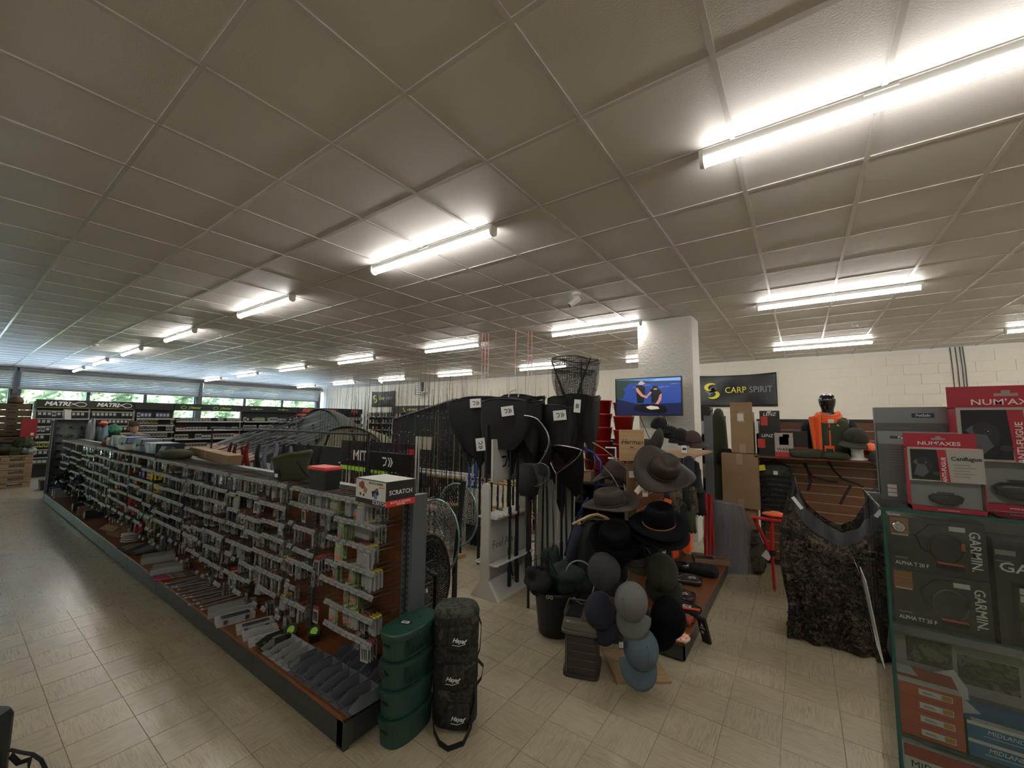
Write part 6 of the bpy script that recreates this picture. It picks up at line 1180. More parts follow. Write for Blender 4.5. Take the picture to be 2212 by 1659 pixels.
# white display rack with printed panel
WX = -2.395; t = thing('rod_display', 'white rod display rack printed Feel Alive with black net handles', 'rod rack', (WX, 2.97, 0))
MB().prism([(-.16, 0), (.16, 0), (.05, .16), (.045, .98), (.03, 1.015), (0, 1.025), (-.03, 1.015), (-.045, .98), (-.05, .16)], -.015, .015, 'y').build('end_board', WR, t, bevel=.002)
MB().prism([(-.16, 0), (.16, 0), (.05, .16), (.05, 1.52), (-.05, 1.52), (-.05, .16)], .60, .63, 'y').build('end_board', WR, t, bevel=.002)
MB().bx(-.006, .015, .13, .006, .60, .70).build('middle_panel', mat('rack_panel_white', (.5, .49, .47), .5), t)
text('Feel Alive.', .105, GREYP, t, (.0075, .30, .44), (pi/2, 0, pi/2), wx=.95)
hb_ = MB().bx(-.01, .08, 1.02, .01, .60, 1.42).build('header_board', WR, t); mm = dlogo(MB().xf(rot=(0, 0, pi/2)), .30, 1.20, .07, -.0115); mm.build('chevron_logo', INKB, t)
b = MB(); b.bx(-.11, .015, .70, .11, .60, .712)
for q in range(8): b.bx(.06, .03+q*.07, .712, .12, .06+q*.07, .724)
b.build('notched_shelf', WR, t)
for s in (-1, 1):
    b = MB(); b.tube([(s*.02, .01, .30), (s*.11, .0, .30), (s*.125, .02, .30), (s*.125, .6, .30)], .011, 6).bx(min(s*.03, s*.11), .02, .292, max(s*.03, s*.11), .6, .300); b.build('handle_rail', WR, t)
    MB().add([(s*.02, .015, .15), (s*.15, .015, .0), (s*.15, .62, .0), (s*.02, .62, .15), (s*.02, .015, .14), (s*.14, .015, 0), (s*.14, .62, 0), (s*.02, .62, .14)], [(0, 1, 2, 3), (7, 6, 5, 4), (0, 4, 5, 1), (2, 6, 7, 3)]).build('sloping_foot', WR, t)
dlogo(MB().xf((.085, .34, .083), (-.85, 0, pi/2), (1, 1, 1)), 0, 0, .025, -.008).build('foot_logo', INKB, t)
HX = [(-2.29, 3.20, 1.55), (-2.29, 3.33, 1.6), (-2.29, 3.50, 1.5), (-2.29, 3.56, 1.45), (-2.50, 3.1, 1.5)]
# white rack boards on the right of the nets
for q, (x, Y, h, rz) in enumerate(((1182, 3.75, 1.15, .3), (1222, 3.85, 1.15, -.2))):
    c = at(x, 1200, Y=Y); t = thing('rack_board', 'white leaning rack board behind the %s of the black tripod' % ['left', 'right'][q], 'board', (c.x, Y, 0), rz); MB().prism([(-.12, 0), (.12, 0), (.10, h*.5), (.13, h), (.0, h+.02), (-.10, h*.9)], 0, .02, 'y').build('board', WR, t, bevel=.002); MB().bx(-.15, -.08, .35, .15, -.06, .375).build('handle_rail', WR, t); MB().bx(-.15, -.08, .352, -.13, 0, .372).bx(.13, -.08, .352, .15, 0, .372).build('rail_end', WR, t)
# ---- landing nets
FR = mat('net_frame_black', (.012, .012, .013), .3); LNET = netmat('fine_black_mesh', (.004, .0045, .0045), 60, .42, 0); LNET3 = netmat('medium_black_mesh', (.005, .0055, .0055), 60, .28); LNET2 = netmat('sheer_black_mesh', (.012, .013, .013), 55, .10, 0)
DTAG = MB().bx(-.06, -.001, -.045, .06, .001, .045); dlogo(DTAG, 0, 0, .026, -.002, 1); dtag = DTAG.mesh('card_tag', [PAPER, INKB])
def hnet(label, xl, xr, yt, yb, Y, D=.28, m=LNET, sag=.2, tagp=None, fr=FR, pole=True, tilt=0., n=2, bottom=.72):
    """net head seen hanging: wide frame at pixel row yt, mesh down to yb"""
    a = at(xl, yt, Y=Y); b_ = at(xr, yt+tilt, Y=Y); zb = at((xl+xr)/2, yb, Y=Y).z; c = (a+b_)/2; w_ = (b_.x-a.x)/2; h = c.z-zb; sl = (b_.z-a.z)/2
    t = thing('landing_net', label, 'net', c, 0, 'black landing nets on the display')
    def fp(an): return (w_*math.copysign(abs(cos(an))**.6, cos(an)), D/2*math.copysign(abs(sin(an))**.6, sin(an)), .012*sin(3*an)+sl*cos(an))
    MB().tube([fp(2*pi*i/32) for i in range(32)], .006, 6, closed=True).build('frame', fr, t, smooth=True)
    g = random.Random(int(xl)); p = g.uniform(0, 6)
    def f(u, v):
        q = fp(2*pi*u); k = 1-(1-bottom)*v**2.2+.10*sin(2*pi*u*2+p)*v; s_ = 1+(.07*sin(7*2*pi*u+p)+.05*sin(11*2*pi*u+5*v))*(.3+v)
        return (q[0]*k*s_, q[1]*k*s_, q[2]-h*v*(1-.28*cos(2*pi*u*2+p)*v+.08*sin(2*pi*u*5+p)*v)-.03*sin(2*pi*u*4)*v)
    MB().grid(f, 40, 12, uvs=(2.2, h*1.3)).build('mesh_bag', m, t, smooth=True)
    for e_ in range(2): MB().tube([Vector(fp(2*pi*i/32))*(1.03-.12*e_)+Vector((.02*e_, .02, -.02-.018*e_+.008*sin(i))) for i in range(32)], .0035, 5, closed=True).build('net_rim_cord', fr, t, smooth=True)
    if bottom < .4:
        for e_ in (-1, 1): MB().tube([(e_*w_*.95, -D*.3, -.01), (e_*w_*.45, -D*.3, -h*.5), (e_*w_*.05, -D*.2, -h*.95)], [.006, .012, .02], 6).build('gathered_fold', m if False else LNET, t, smooth=True)
    if n > 1: MB().grid(lambda u, v: tuple(Vector(f(u, v))*.86), 30, 10, uvs=(2, h)).build('inner_folds', m, t, smooth=True)
    if pole: MB().rod((0, D*.4, 0), (0, D*.35, -c.z+.12), .012, n=8).rod((0, D*.36, -c.z+.45), (0, D*.35, -c.z+.12), .017, n=8).build('handle', BLACK, t)
    if tagp: o = bpy.data.objects.new('card_tag', dtag); COL.objects.link(o); q = at(*tagp, Y=Y-D/2-.03); o.location = q-c; o.parent = t; o.rotation_euler = (0, _pr.uniform(-.15, .15), .3)
    return t
hnet('black landing net with a logo card, leftmost of the cluster', 976, 1080, 868, 975, 3.30, bottom=.5, m=LNET3, tagp=(1027, 871))
hnet('black landing net in the cluster centre with the upper logo card', 1030, 1150, 862, 985, 3.40, tagp=(1109, 873))
hnet('black landing net in the cluster centre with the lower logo card', 1050, 1165, 866, 982, 3.22, tagp=(1096, 888))
hnet('black landing net with doubled frame right of the centre', 1090, 1170, 856, 990, 3.5)
hnet('black landing net behind the centre with thin top frame', 1000, 1110, 860, 975, 3.6)
hnet('black landing net with a logo card right of the silver hoop', 1165, 1240, 878, 1000, 3.45, tagp=(1209, 897))
hnet('black landing net at the right of the cluster under the tall net', 1190, 1262, 860, 985, 3.65)
hnet('black landing net low in the gap behind the white rack header', 1130, 1230, 900, 1060, 3.75)
hnet('tall see through landing net rising highest above the cluster', 1200, 1288, 776, 900, 3.6, m=LNET2, D=.34, n=1, bottom=.35)
hnet('second see through net nested just below the highest one', 1205, 1282, 800, 925, 3.65, m=LNET2, D=.3, n=1, bottom=.6, pole=False)
hnet('dark net bundle below the see through nets', 1222, 1290, 855, 965, 3.7, m=LNET, pole=False)
o = bpy.data.objects.new('card_tag', dtag); COL.objects.link(o); o.location = at(1038, 960, Y=3.0); o.rotation_euler = (0, 1.45, .4); tag(o, 'long white logo card hanging at the lower left of the nets', 'tag')
o = MB().bx(-.03, -.001, -.06, .03, .001, .06).bx(-.015, -.002, -.02, .015, -.001, .02, 1).build('swing_card', [PAPER, GREYP], loc=at(1247, 877, Y=3.4), rot=(0, .08, .4)); tag(o, 'narrow white card on the tall see through net', 'tag')
o = MB().tube([Vector((0, 0, 0)), (.03, 0, .06), (.09, 0, .075), (.13, 0, .03), (.12, 0, .0)], .007, 6).build('white_hook', mat('hook_white', (.5, .5, .5), .3), loc=at(1098, 858, Y=3.3)); tag(o, 'curved pale handle loop on top of the black nets', 'hook')
SIL = mat('silver_tube', (.35, .36, .36), .25, .9); SNET = netmat('grey_clear_mesh', (.10, .11, .12), 50, .13)
def flatnet(label, pts, Y, fr, m, bag=.25, r=.007, pole=None, closed=False):
    P = [at(x, y, Y=Y) for x, y in pts]; c = sum(P, Vector())/len(P); t = thing('landing_net', label, 'net', c, 0, 'framed nets below the cluster'); Q = [p-c for p in P]
    S = []
    n = len(Q)
    for i in range(n if closed else n-1):
        p0, p1, p2, p3 = Q[(i-1) % n] if (closed or i) else Q[0], Q[i], Q[(i+1) % n], Q[(i+2) % n] if (closed or i < n-2) else Q[-1]
        for k in range(5): s_ = k/5; S.append(.5*((2*p1)+(-p0+p2)*s_+(2*p0-5*p1+4*p2-p3)*s_*s_+(-p0+3*p1-3*p2+p3)*s_**3))
    if not closed: S.append(Q[-1])
    MB().tube(S, r, 8, closed=closed).build('frame', fr, t, smooth=True)
    def f(u, v):
        k = min(int(u*(len(S)-1)), len(S)-1); p = S[k]; return (p.x*(1-v**1.5*.75), .02+bag*v*.7, p.z*(1-v*.75)-bag*.9*v)
    MB().grid(f, len(S)-1, 10, uvs=(2, 1)).build('mesh_bag', m, t, smooth=True)
    if pole: q = at(pole[0], pole[1], Y=Y)-c; MB().rod((q.x, 0, q.z), (q.x+pole[2], .05, q.z-pole[3]), .009, n=8).build('handle', SIL, t)
    return t
flatnet('net with a large silver half hoop right of the black cluster', [(1130, 897), (1160, 905), (1182, 935), (1184, 965), (1165, 1000), (1138, 1018)], 3.1, SIL, LNET, pole=(1136, 1018, -.03, .5))
flatnet('triangular net with red and silver frame in the lower centre', [(1178, 972), (1200, 962), (1250, 970), (1254, 978), (1240, 995), (1205, 1020), (1198, 1018), (1180, 980)], 3.25, SIL, LNET, bag=.4, pole=(1202, 1020, -.03, .25), closed=True)
flatnet('thin red framed triangular net just behind the silver framed one', [(1183, 970), (1215, 962), (1248, 974), (1206, 1013)], 3.32, mat('wine_tube', (.25, .02, .02), .3, .5), LNET, bag=.3, closed=True, r=.004)
flatnet('small pale grey mesh scoop hanging beside the white rack', [(1140, 1015), (1165, 1000), (1184, 1010), (1182, 1035), (1160, 1049), (1140, 1045)], 3.0, SIL, SNET, bag=.12, r=.003, closed=True)
flatnet('square chrome framed net panel near the red buckets', [(1252, 980), (1281, 980), (1281, 1014), (1252, 1016)], 3.6, SIL, LNET2, bag=.05, closed=True, r=.004)
BLUT = mat('royal_blue_tube', (.02, .035, .22), .25, .4)
o = MB().tube([at(x, y, Y=3.5) for x, y in ((1248, 972), (1265, 970), (1282, 978), (1296, 998), (1298, 1020), (1290, 1045), (1286, 1060))], .013, 8).build('bent_blue_tube', BLUT, smooth=True); tag(o, 'thick royal blue curved net arm right of the triangular nets', 'tube')
o = MB().tube([at(x, y, Y=3.4) for x, y in ((1270, 1075), (1250, 1110), (1235, 1150), (1220, 1200))], .010, 8).build('slanting_pole', BLUT, smooth=True); tag(o, 'slanting royal blue pole in front of the white boards', 'pole')
# net handles standing in the white rack
for q, (x, Y, h) in enumerate(HX):
    t = thing('net_handle_pole', 'black net handle standing in the white rack, %s from the camera' % nth(q), 'pole', (x, Y, .06), 0, 'black handles in the white rack'); MB().rod((0, 0, 0), (0, 0, .18), .019, n=8).rod((0, 0, .18), (0, 0, h), .011, n=8).rod((0, 0, .62), (0, 0, .72), .017, n=8).build('tube', BLACK, t)
for q in range(7):
    c = at(1142+q*14, 1200, Y=3.55+.05*(q % 3)); t = thing('upright_pole', '%s upright pole between the white rack and the bin, %s from the left' % ('silver' if q % 3 == 1 else 'black', nth(q)), 'pole', (c.x, c.y, 0), 0, 'upright poles by the bin', rot=(0, _pr.uniform(-.03, .03), 0)); MB().rod((0, 0, 0), (0, 0, 1.2), .010, n=8).rod((0, 0, 0), (0, 0, .25), .015, n=8).build('tube', SIL if q % 3 == 1 else BLACK, t)
t = thing('tripod', 'black folded tripod with crossed legs in front of the white boards', 'tripod', (at(1178, 1210, Z=0).x, 3.3, 0), 0)
for a in (.2, 2.2, 4.3): MB().rod((.02*cos(a), .02*sin(a), .62), (.16*cos(a), .16*sin(a), .0), .012, .009, 8).build('leg', BLACK, t)
MB().lathe([(.03, .58), (.035, .66), (.02, .72), (0, .72)], 10).build('head', BLACK, t)
t = thing('black_jug', 'black carry case standing between the pole bases', 'case', (-1.98, 3.05, 0)); loft(MB(), [(rrect(.06, .08, 16, 4), .95), (rrect(.07, .09, 16, 4), 1.0), (rrect(.06, .08, 16, 4), 1.22)]).build('case_body', BLKFAB, t, smooth=True); MB().rod((0, 0, 0), (0, 0, .95), .012).build('stand', BLACK, t)
# blue and white telescopic poles
for q in range(5):
    c = at(1012+q*7.5, 1100, Y=4.1); t = thing('telescopic_pole', '%s pole by the white rack, %s of five from the left' % ('bright blue' if q == 0 else 'white and blue banded', nth(q)), 'pole', (c.x, c.y, 0), 0, 'blue and white poles')
    MB().rod((0, 0, .25), (0, 0, .75), .016, n=8).build('lower_tube', WR, t); MB().rod((0, 0, .75), (0, 0, 1.45), .014, n=8).build('upper_tube', mat('sky_blue', (.02, .12, .42), .35) if q in (0, 2) else WR, t)
    b = MB()
    for z in (.72, .82, 1.2, 1.28, 1.36): b.lathe([(.018, z), (.018, z+.03)], 8)
    b.build('clamp_rings', mat('deep_blue', (.015, .05, .25), .35), t); MB().lathe([(.02, 0), (.03, .05), (.03, .25), (0, .26)], 10).build('reel_base', BLACK, t)
# red buckets
RB = mat('bucket_red', (.33, .012, .014), .4)
bk = MB().lathe([(0, 0), (.125, 0), (.155, .225), (.165, .225), (.167, .25), (.155, .25), (.12, .012), (0, .012)], 24).mesh('bucket_body', RB, True); hd = MB().tube([(.165*cos(a), -.03-.08*sin(a)*.5, .22-.13*sin(a)) for a in [pi*i/12 for i in range(13)]], .003, 5).mesh('handle', CHROME)
for col_, (x, zt) in enumerate(((-2.64, 1.94), (-2.28, 1.90), (-2.96, 1.60))):
    for q in range(5):
        z = zt-.25-q*.215
        t = thing('bucket', 'red plastic bucket, %s from the top of the %s stack' % (nth(q), ['left', 'right', 'rear'][col_]), 'bucket', (x, 6.25+(.35 if col_ == 2 else 0), z), .2*q, 'red buckets stacked by the pillar')
        for m in (bk, hd): o = bpy.data.objects.new(m.name, m); COL.objects.link(o); o.parent = t
t = thing('bucket_shelf', 'dark shelf unit carrying the red bucket stacks', 'shelf', (-2.6, 6.25, 0)); MB().bx(-.6, -.2, .60, .6, .6, .62).bx(-.6, -.2, .3, .6, .6, .32).bx(-.6, .6, 0, .6, .62, 1.3).bx(-.6, -.2, 0, -.57, .6, .6).bx(.57, -.2, 0, .6, .6, .6).build('shelf_body', DARK, t)
for q in range(6): o = MB().bx(-.08, 0, 0, .08, .2, .18).build('shelf_box', [CAMOB, CARD, OLIVE][q % 3], loc=(-3.05+q*.19, 6.1, .622 if q % 2 else .322), bevel=.02); tag(o, 'mixed bundle under the red buckets, %s from the left' % nth(q), 'goods')
t = thing('wire_display_arm', 'white angled display arm left of the wooden hat post', 'arm', at(1330, 985, Y=3.0)); MB().tube([(-.08, 0, .06), (.0, 0, .06), (.0, 0, -.02), (.05, 0, -.12), (.10, -.05, -.3)], .007, 8).rod((-.06, 0, -.02), (.0, 0, -.02), .007, n=8).build('arm_tube', WHITE, t)
# ---- diagonal bundle of long poles
POLE = [mat('pole_grey', (.05, .055, .06), .3), mat('pole_dark', (.02, .022, .025), .3)]; CORKE = mat('pole_butt', (.42, .28, .2), .6)
for q in range(36):
    f = q/35; a = at(425+f*95+_pr.uniform(-6, 6), 972+f*30+_pr.uniform(-8, 4), Y=3.2+_pr.uniform(-.1, .3)); b_ = at(705+f*60-40*_pr.random(), 884+f*40+_pr.uniform(-5, 5), Y=6.6+_pr.uniform(-.2, .3)); d = (b_-a); L = d.length
    t = thing('long_pole', 'long %s pole in the slanting bundle, %s from the left' % (['grey', 'black'][q % 2], nth(q)), 'pole', a, 0, 'slanting bundle of long poles', rot=d.to_track_quat('Z', 'Y').to_euler()); MB().rod((0, 0, 0), (0, 0, L), .015, .0035, 5).build('blank', POLE[q % 2], t); MB().rod((0, 0, -.02), (0, 0, .45), .019, .018, 6).build('butt', CORKE, t)
t = thing('pole_trestle', 'dark trestle carrying the slanting poles', 'trestle', (-9.0, 4.6, 0)); MB().bx(-2.2, -.03, .55, 1.6, .03, 1.05).bx(-2.1, -.03, 0, -2.04, .03, .55).bx(1.5, -.03, 0, 1.56, .03, .55).build('trestle_frame', DARK, t)
# ---- small soft goods behind the gondola
SG = [(498, .05, 'maroon', (.10, .01, .02)), (510, .05, 'wine', (.14, .012, .02)), (524, .05, 'dark red', (.22, .015, .012)), (536, .05, 'dark red', (.20, .015, .01)), (560, .06, 'black', (.012, .012, .014)), (575, .04, 'lilac', (.20, .19, .30)), (596, .04, 'pale lilac', (.24, .24, .34)), (612, .07, 'black', (.014, .014, .014)), (632, .05, 'pale lilac', (.26, .26, .34)), (650, .07, 'olive', (.03, .035, .02)), (668, .07, 'black', (.012, .012, .012)), (690, .06, 'black', (.012, .012, .012))]
for q, (x, w_, cn, c) in enumerate(SG):
    p = at(x, 955+4*(q % 3), Y=2.95); drape('hanging_sleeve', '%s tapered cloth hanging behind the gondola, %s from the left' % (cn, nth(q)), 'clothing', p, w_*.8, .035, .42, mat('cloth_%s' % cn.replace(' ', '_'), (c[0]*.6, c[1]*.6, c[2]*.6), .9), q+60, group='soft goods behind the gondola', taper=.6)
t = thing('clothes_rail', 'black rail holding the soft goods behind the gondola', 'rail', (-6.8, 2.97, 0)); MB().rod((-2.2, 0, 1.42), (2.6, 0, 1.42), .015, n=8).rod((-2.2, 0, 0), (-2.2, 0, 1.42), .015, n=8).rod((2.6, 0, 0), (2.6, 0, 1.42), .015, n=8).build('rail_frame', BLACK, t)
# ---- shelters
DOME = mat('shelter_green', (.075, .09, .08), .7, bump=(6, .5)); SAND = mat('shelter_sand', (.24, .22, .14), .8, bump=(8, .5)); MESHT = mat('shelter_dark_mesh', (.028, .032, .028), .85, bump=(10, .6))
def dome(label, x0, x1, yt, Y, m, depth, front=None):
    a = at(x0, 930, Y=Y); b_ = at(x1, 930, Y=Y); zt = at((x0+x1)/2, yt, Y=Y).z; w_ = (b_.x-a.x)/2; c = Vector(((a.x+b_.x)/2, Y, 0))
    t = thing('fishing_shelter', label, 'tent', c)
    def f(u, v):
        an = pi*u; k = cos(v*pi/2)**.55 if v < 1 else 0; return (-w_*cos(an)*(1-.12*v), depth*v, zt*sin(an)**.75*max(k, .0)+.01*sin(20*u))
    MB().grid(f, 30, 12).build('canopy', m, t, smooth=True, solid=.01)
    if front:
        for k_ in range(8): MB().add([(-w_*cos(pi*(k_+e_)/8*.98+.03)*.97, .03, max(.02, zt*sin(pi*(k_+e_)/8*.98+.03)**.75*.96) if h_ else .02) for e_, h_ in ((0, 0), (.96, 0), (.96, 1), (.5, 1), (0, 1))], [(0, 1, 2, 3, 4)]).build('front_panel', front, t, solid=.008)
    MB().tube([(-w_*cos(pi*i/20), -.01, zt*sin(pi*i/20)**.75) for i in range(21)], .014, 6).build('front_pole', DARK, t)
    MB().tube([(-w_*.94*cos(pi*i/20), depth*.5, zt*.80*sin(pi*i/20)**.75+.015) for i in range(21)], .01, 6).build('rib', DARK, t); return t
dome('dark green domed shelter behind the slanting poles', 636, 748, 882, 7.6, DOME, 1.8, DOME)
dome('sand coloured shelter with black straps between the racks', 672, 850, 921, 6.6, SAND, 1.5, SAND)
a = at(842, 930, Y=6.0); b_ = at(1046, 930, Y=6.0); t = thing('fishing_shelter', 'large dark mesh shelter with a sloping roof behind the rods', 'tent', (0, 6.0, 0))
P = [at(843, 1060, Y=6.0), at(850, 905, Y=6.0), at(985, 861, Y=6.2), at(1045, 868, Y=6.4), at(1075, 930, Y=6.5), at(1085, 1040, Y=6.5)]
for p in P: p.y -= 6.0
def tf(u, v):
    k = u*(len(P)-1); i = min(int(k), len(P)-2); p = P[i].lerp(P[i+1], k-i); q = p.copy(); q.y += v*1.6; q.z = max(.0, q.z*(1-.25*v*v)) ; return q
MB().grid(tf, 30, 10).build('canopy', MESHT, t, smooth=True, solid=.01)
fr = MB().add([P[0], P[1], P[2], P[3], P[4], P[5]], [(0, 1, 2, 3, 4, 5)]); fr.build('front_mesh', MESHT, t, solid=.004)
MB().tube([P[0]+Vector((0, -.02, 0)), P[1]+Vector((0, -.02, 0)), P[2]+Vector((0, -.02, 0))], .018, 6).build('roof_edge', mat('pale_piping', (.25, .26, .26), .5), t)
MB().add([at(905, 985, Y=5.97)-Vector((0, 6, 0)), at(985, 935, Y=5.97)-Vector((0, 6, 0)), at(1000, 990, Y=5.97)-Vector((0, 6, 0))], [(0, 1, 2)]).build('dark_window', BLACK, t, solid=.006)
for q, pts in enumerate((((675, 915), (679, 935), (684, 955)), ((713, 930), (707, 948), (702, 962)), ((760, 930), (764, 945), (768, 960)), ((800, 955), (806, 948), (812, 956)))):
    o = MB().tube([at(x, y, Y=6.5) for x, y in pts], .035, 6).build('strap', BLKFAB, smooth=True); tag(o, 'black strap hanging in front of the sand coloured shelter, %s from the left' % nth(q), 'strap', 'straps of the sand shelter')
# ================================================================ FAR SHELVING, LEFT SIDE, SMALL THINGS
SXW = -16.5; bays5 = [(1.42, 2.42, 'm'), (2.42, 3.37, 'm'), (3.37, 4.32, 'b'), (4.32, 6.25, 's'), (6.25, 8.25, 'g'), (8.25, 11.2, 'f')]
bd = []
SHW = mat('shelf_edge', (.36, .36, .35), .5); HDR = mat('header_black', (.012, .012, .013), .5)
tubm = {}
def goods(kind):
    if kind == 'tub': return MB().lathe([(0, 0), (.04, 0), (.045, .07), (.045, .09), (0, .09)], 8).lathe([(.046, .03), (.046, .06)], 8, 1), 1
    if kind == 'bag': return MB().frus((-.05, -.02, .05, .02, 0), (-.045, -.008, .045, .008, .15)).bx(-.035, -.021, .04, .035, -.016, .11, 1), 1
    return MB().bx(-.035, -.01, 0, .035, .01, .13).bx(-.028, -.012, .03, .028, -.010, .10, 1), 1
GC = [((.30, .28, .22), (.04, .04, .04), 'cream'), ((.02, .02, .022), (.35, .35, .33), 'black'), ((.38, .36, .05), (.03, .03, .03), 'yellow'), ((.30, .06, .04), (.4, .4, .38), 'red'), ((.10, .11, .22), (.4, .4, .42), 'blue'), ((.09, .2, .05), (.3, .3, .2), 'green'), ((.42, .42, .40), (.06, .06, .06), 'white')]
gmesh = {}
for kd in ('tub', 'bag', 'card'):
    for gi, (c1, c2, cn) in enumerate(GC): gmesh[(kd, gi)] = goods(kd)[0].mesh(kd, [mat('goods_%s_a' % cn, c1, .5), mat('goods_%s_b' % cn, c2, .5)])
gr2 = random.Random(31); ng = {'tub': 0, 'bag': 0, 'card': 0}; far = MB()
KN = {'tub': 'bait tub', 'bag': 'bait bag', 'card': 'carded packet'}
for bi, (y0, y1, ty) in enumerate(bays5):
    t = thing('wall_shelving', 'black shelving bay with %s, %s from the left of the window row' % ({'m': 'a MATRIX header', 'b': 'a plain black header', 's': 'a green lettered header', 'g': 'a green print header', 'f': 'a red FOX header'}[ty], nth(bi)), 'display shelf', (SXW, y0, 0), 0, 'black shelving bays before the window'); L = y1-y0
    MB().bx(-.02, 0, 0, 0, L, 1.84 if ty != 's' else 1.6).build('back_panel', HDR, t); MB().bx(-.03, 0, 0, .38, .03, .12).bx(-.03, 0, 0, .03, .03, 2.0).build('side_frame', SHW, t)
    MB().bx(-.06, 0.01, 1.83, .12, L-.01, 2.05).build('header', HDR, t)
    if bi == 0: MB().bx(-.03, -.02, 0, .03, .0, 2.0).bx(.0, -.02, .1, .35, -.01, .14).build('end_frame', SHW, t)
    if ty == 'm':
        text('MATRI', .15, INKW, t, (.122, L*.38, 1.94), (pi/2, 0, pi/2), bold=.006, shear=.25, wx=1.05)
        x = MB(); pts = [(.123, L*.60, 1.875), (.123, L*.70, 1.96), (.123, L*.80, 2.0), (.123, L*.90, 1.985), (.123, L*.935, 1.94), (.123, L*.90, 1.89), (.123, L*.80, 1.875), (.123, L*.70, 1.93), (.123, L*.58, 2.02)]; x.tube(pts, [.003, .012, .010, .009, .009, .009, .010, .012, .003], 5); x.build('fish_emblem', INKW, t)
        MB().bx(.121, .02, 1.835, .124, L-.02, 1.842).build('gold_line', YEL, t)
    elif ty == 's':
        for k in (.22, .68): text('J.Stewar', .10, LIME, t, (.122, L*k+.12, 1.93), (pi/2, 0, pi/2), bold=.003, shear=.2); MB().xf((.123, L*k-.18, 1.93), (0, pi/2, 0)).tube([(.045*cos(a), .07*sin(a), 0) for a in [2*pi*i/16 for i in range(16)]], .010, 4, closed=True).build('ring_emblem', LIME, t)
    elif ty == 'g':
        for k in (.25, .72): MB().bx(.121, L*k-.2, 1.925, .124, L*k+.2, 1.945).lathe([(0, 0)], 4).xf((.123, L*k, 1.935), (0, pi/2, 0)).lathe([(.03, 0), (0, .003)], 10).build('green_print', LIME, t)
    elif ty == 'f':
        for k in (.12, .5, .85): text('FOX', .17, mat('fox_orange', (.5, .07, .03), .5), t, (.122, L*k, 1.93), (pi/2, 0, pi/2), bold=.012, shear=.3)
        MB().bx(.0, .0, 1.72, .122, L*.3, 1.80).build('orange_strip', mat('fox_orange', (.5, .07, .03), .5), t)
    nz = 7 if ty in 'mb' else 5
    for r in range(nz):
        z = .35+r*(1.42/nz)
        if ty in 'sgb': MB().bx(0, .02, z-.02, .34, L-.02, z).bx(.34, .02, z-.035, .35, L-.02, z+.005, 1).build('shelf', [HDR, SHW], t)
        else: MB().bx(.28, .02, z+.16, .285, L-.02, z+.185).build('hook_rail', SHW, t)
        y = y0+.07; kd = {'m': 'card', 'b': 'card', 's': 'tub', 'g': 'bag', 'f': 'card'}[ty] if r > 0 else 'bag'
        if ty == 's' and r < 3: kd = 'bag'
        cset = {'m': [1, 1, 2, 6, 1], 'b': [6, 1, 4, 6, 2], 's': [3, 0, 6, 1, 0], 'g': [1, 6, 5, 0, 1], 'f': [1, 3, 1, 6, 1]}[ty]; cc = gr2.choice(cset)
        if ty == 'm' and bi == 1 and r in (2, 3): cc = 2
        k = 0
        while y < y1-.06:
            if gr2.random() < .25: cc = gr2.choice(cset) if not (ty == 'm' and r in (2, 3)) else cc
            if gr2.random() < .1: y += .1; continue
            dz = 0.0 if kd != 'card' else .04
            if ng[kd] < 290:
                ng[kd] += 1; k += 1; o = bpy.data.objects.new({'tub': 'bait_tub', 'bag': 'bait_bag', 'card': 'carded_packet'}[kd], gmesh[(kd, cc)]); COL.objects.link(o); o.location = (SXW+.27, y, z+dz); o.rotation_euler = (0, 0, pi/2)
                tag(o, 'small %s %s, %s along %s shelf up of the %s far bay' % (GC[cc][2], KN[kd], nth(k-1), ORD[r], ORD[bi]), 'packet' if kd != 'tub' else 'tub', KN[kd]+'s on the window shelving')
            else: far.cbx((SXW+.27, y, z+dz+.06), (.03, .07, .12))
            y += .085
tag(far.build('distant_goods', SHW), 'pale small goods filling the last shelving bays in the far corner', 'goods', kind='stuff')
# shelving along the back wall, far left
t = thing('wall_shelving', 'black shelving with emblem header standing along the far back wall', 'display shelf', (-14.2, YB-.06, 0)); MB().bx(-1.7, -.02, 0, 4.2, 0, 1.9).build('back_panel', HDR, t); MB().bx(.2, -.3, 1.86, 4.2, -.02, 2.16).build('header', HDR, t)
for k in (1.0, 2.4, 3.6): m = MB(); logo_s(m, k, 2.0, .10, -.305); m.build('emblem', YBN, t); text('CARP SPIRIT', .11, YBN, t, (k+.5, -.303, 2.0), (pi/2, 0, 0))
for r in range(6): MB().bx(-1.7, -.3, .3+r*.28, 4.2, -.02, .32+r*.28).build('shelf', SHW, t)
for r in range(6):
    for q in range(26):
        if gr2.random() < .2: continue
        cc = gr2.choice([1, 6, 0, 5, 3]); o = bpy.data.objects.new('shelf_packet', gmesh[('bag', cc)]); COL.objects.link(o); o.location = (-15.7+q*.22, YB-.3, .322+r*.28); tag(o, 'small %s packet, %s along the %s shelf up by the far back wall' % (GC[cc][2], nth(q), ORD[r]), 'packet', 'packets on the back wall shelving')
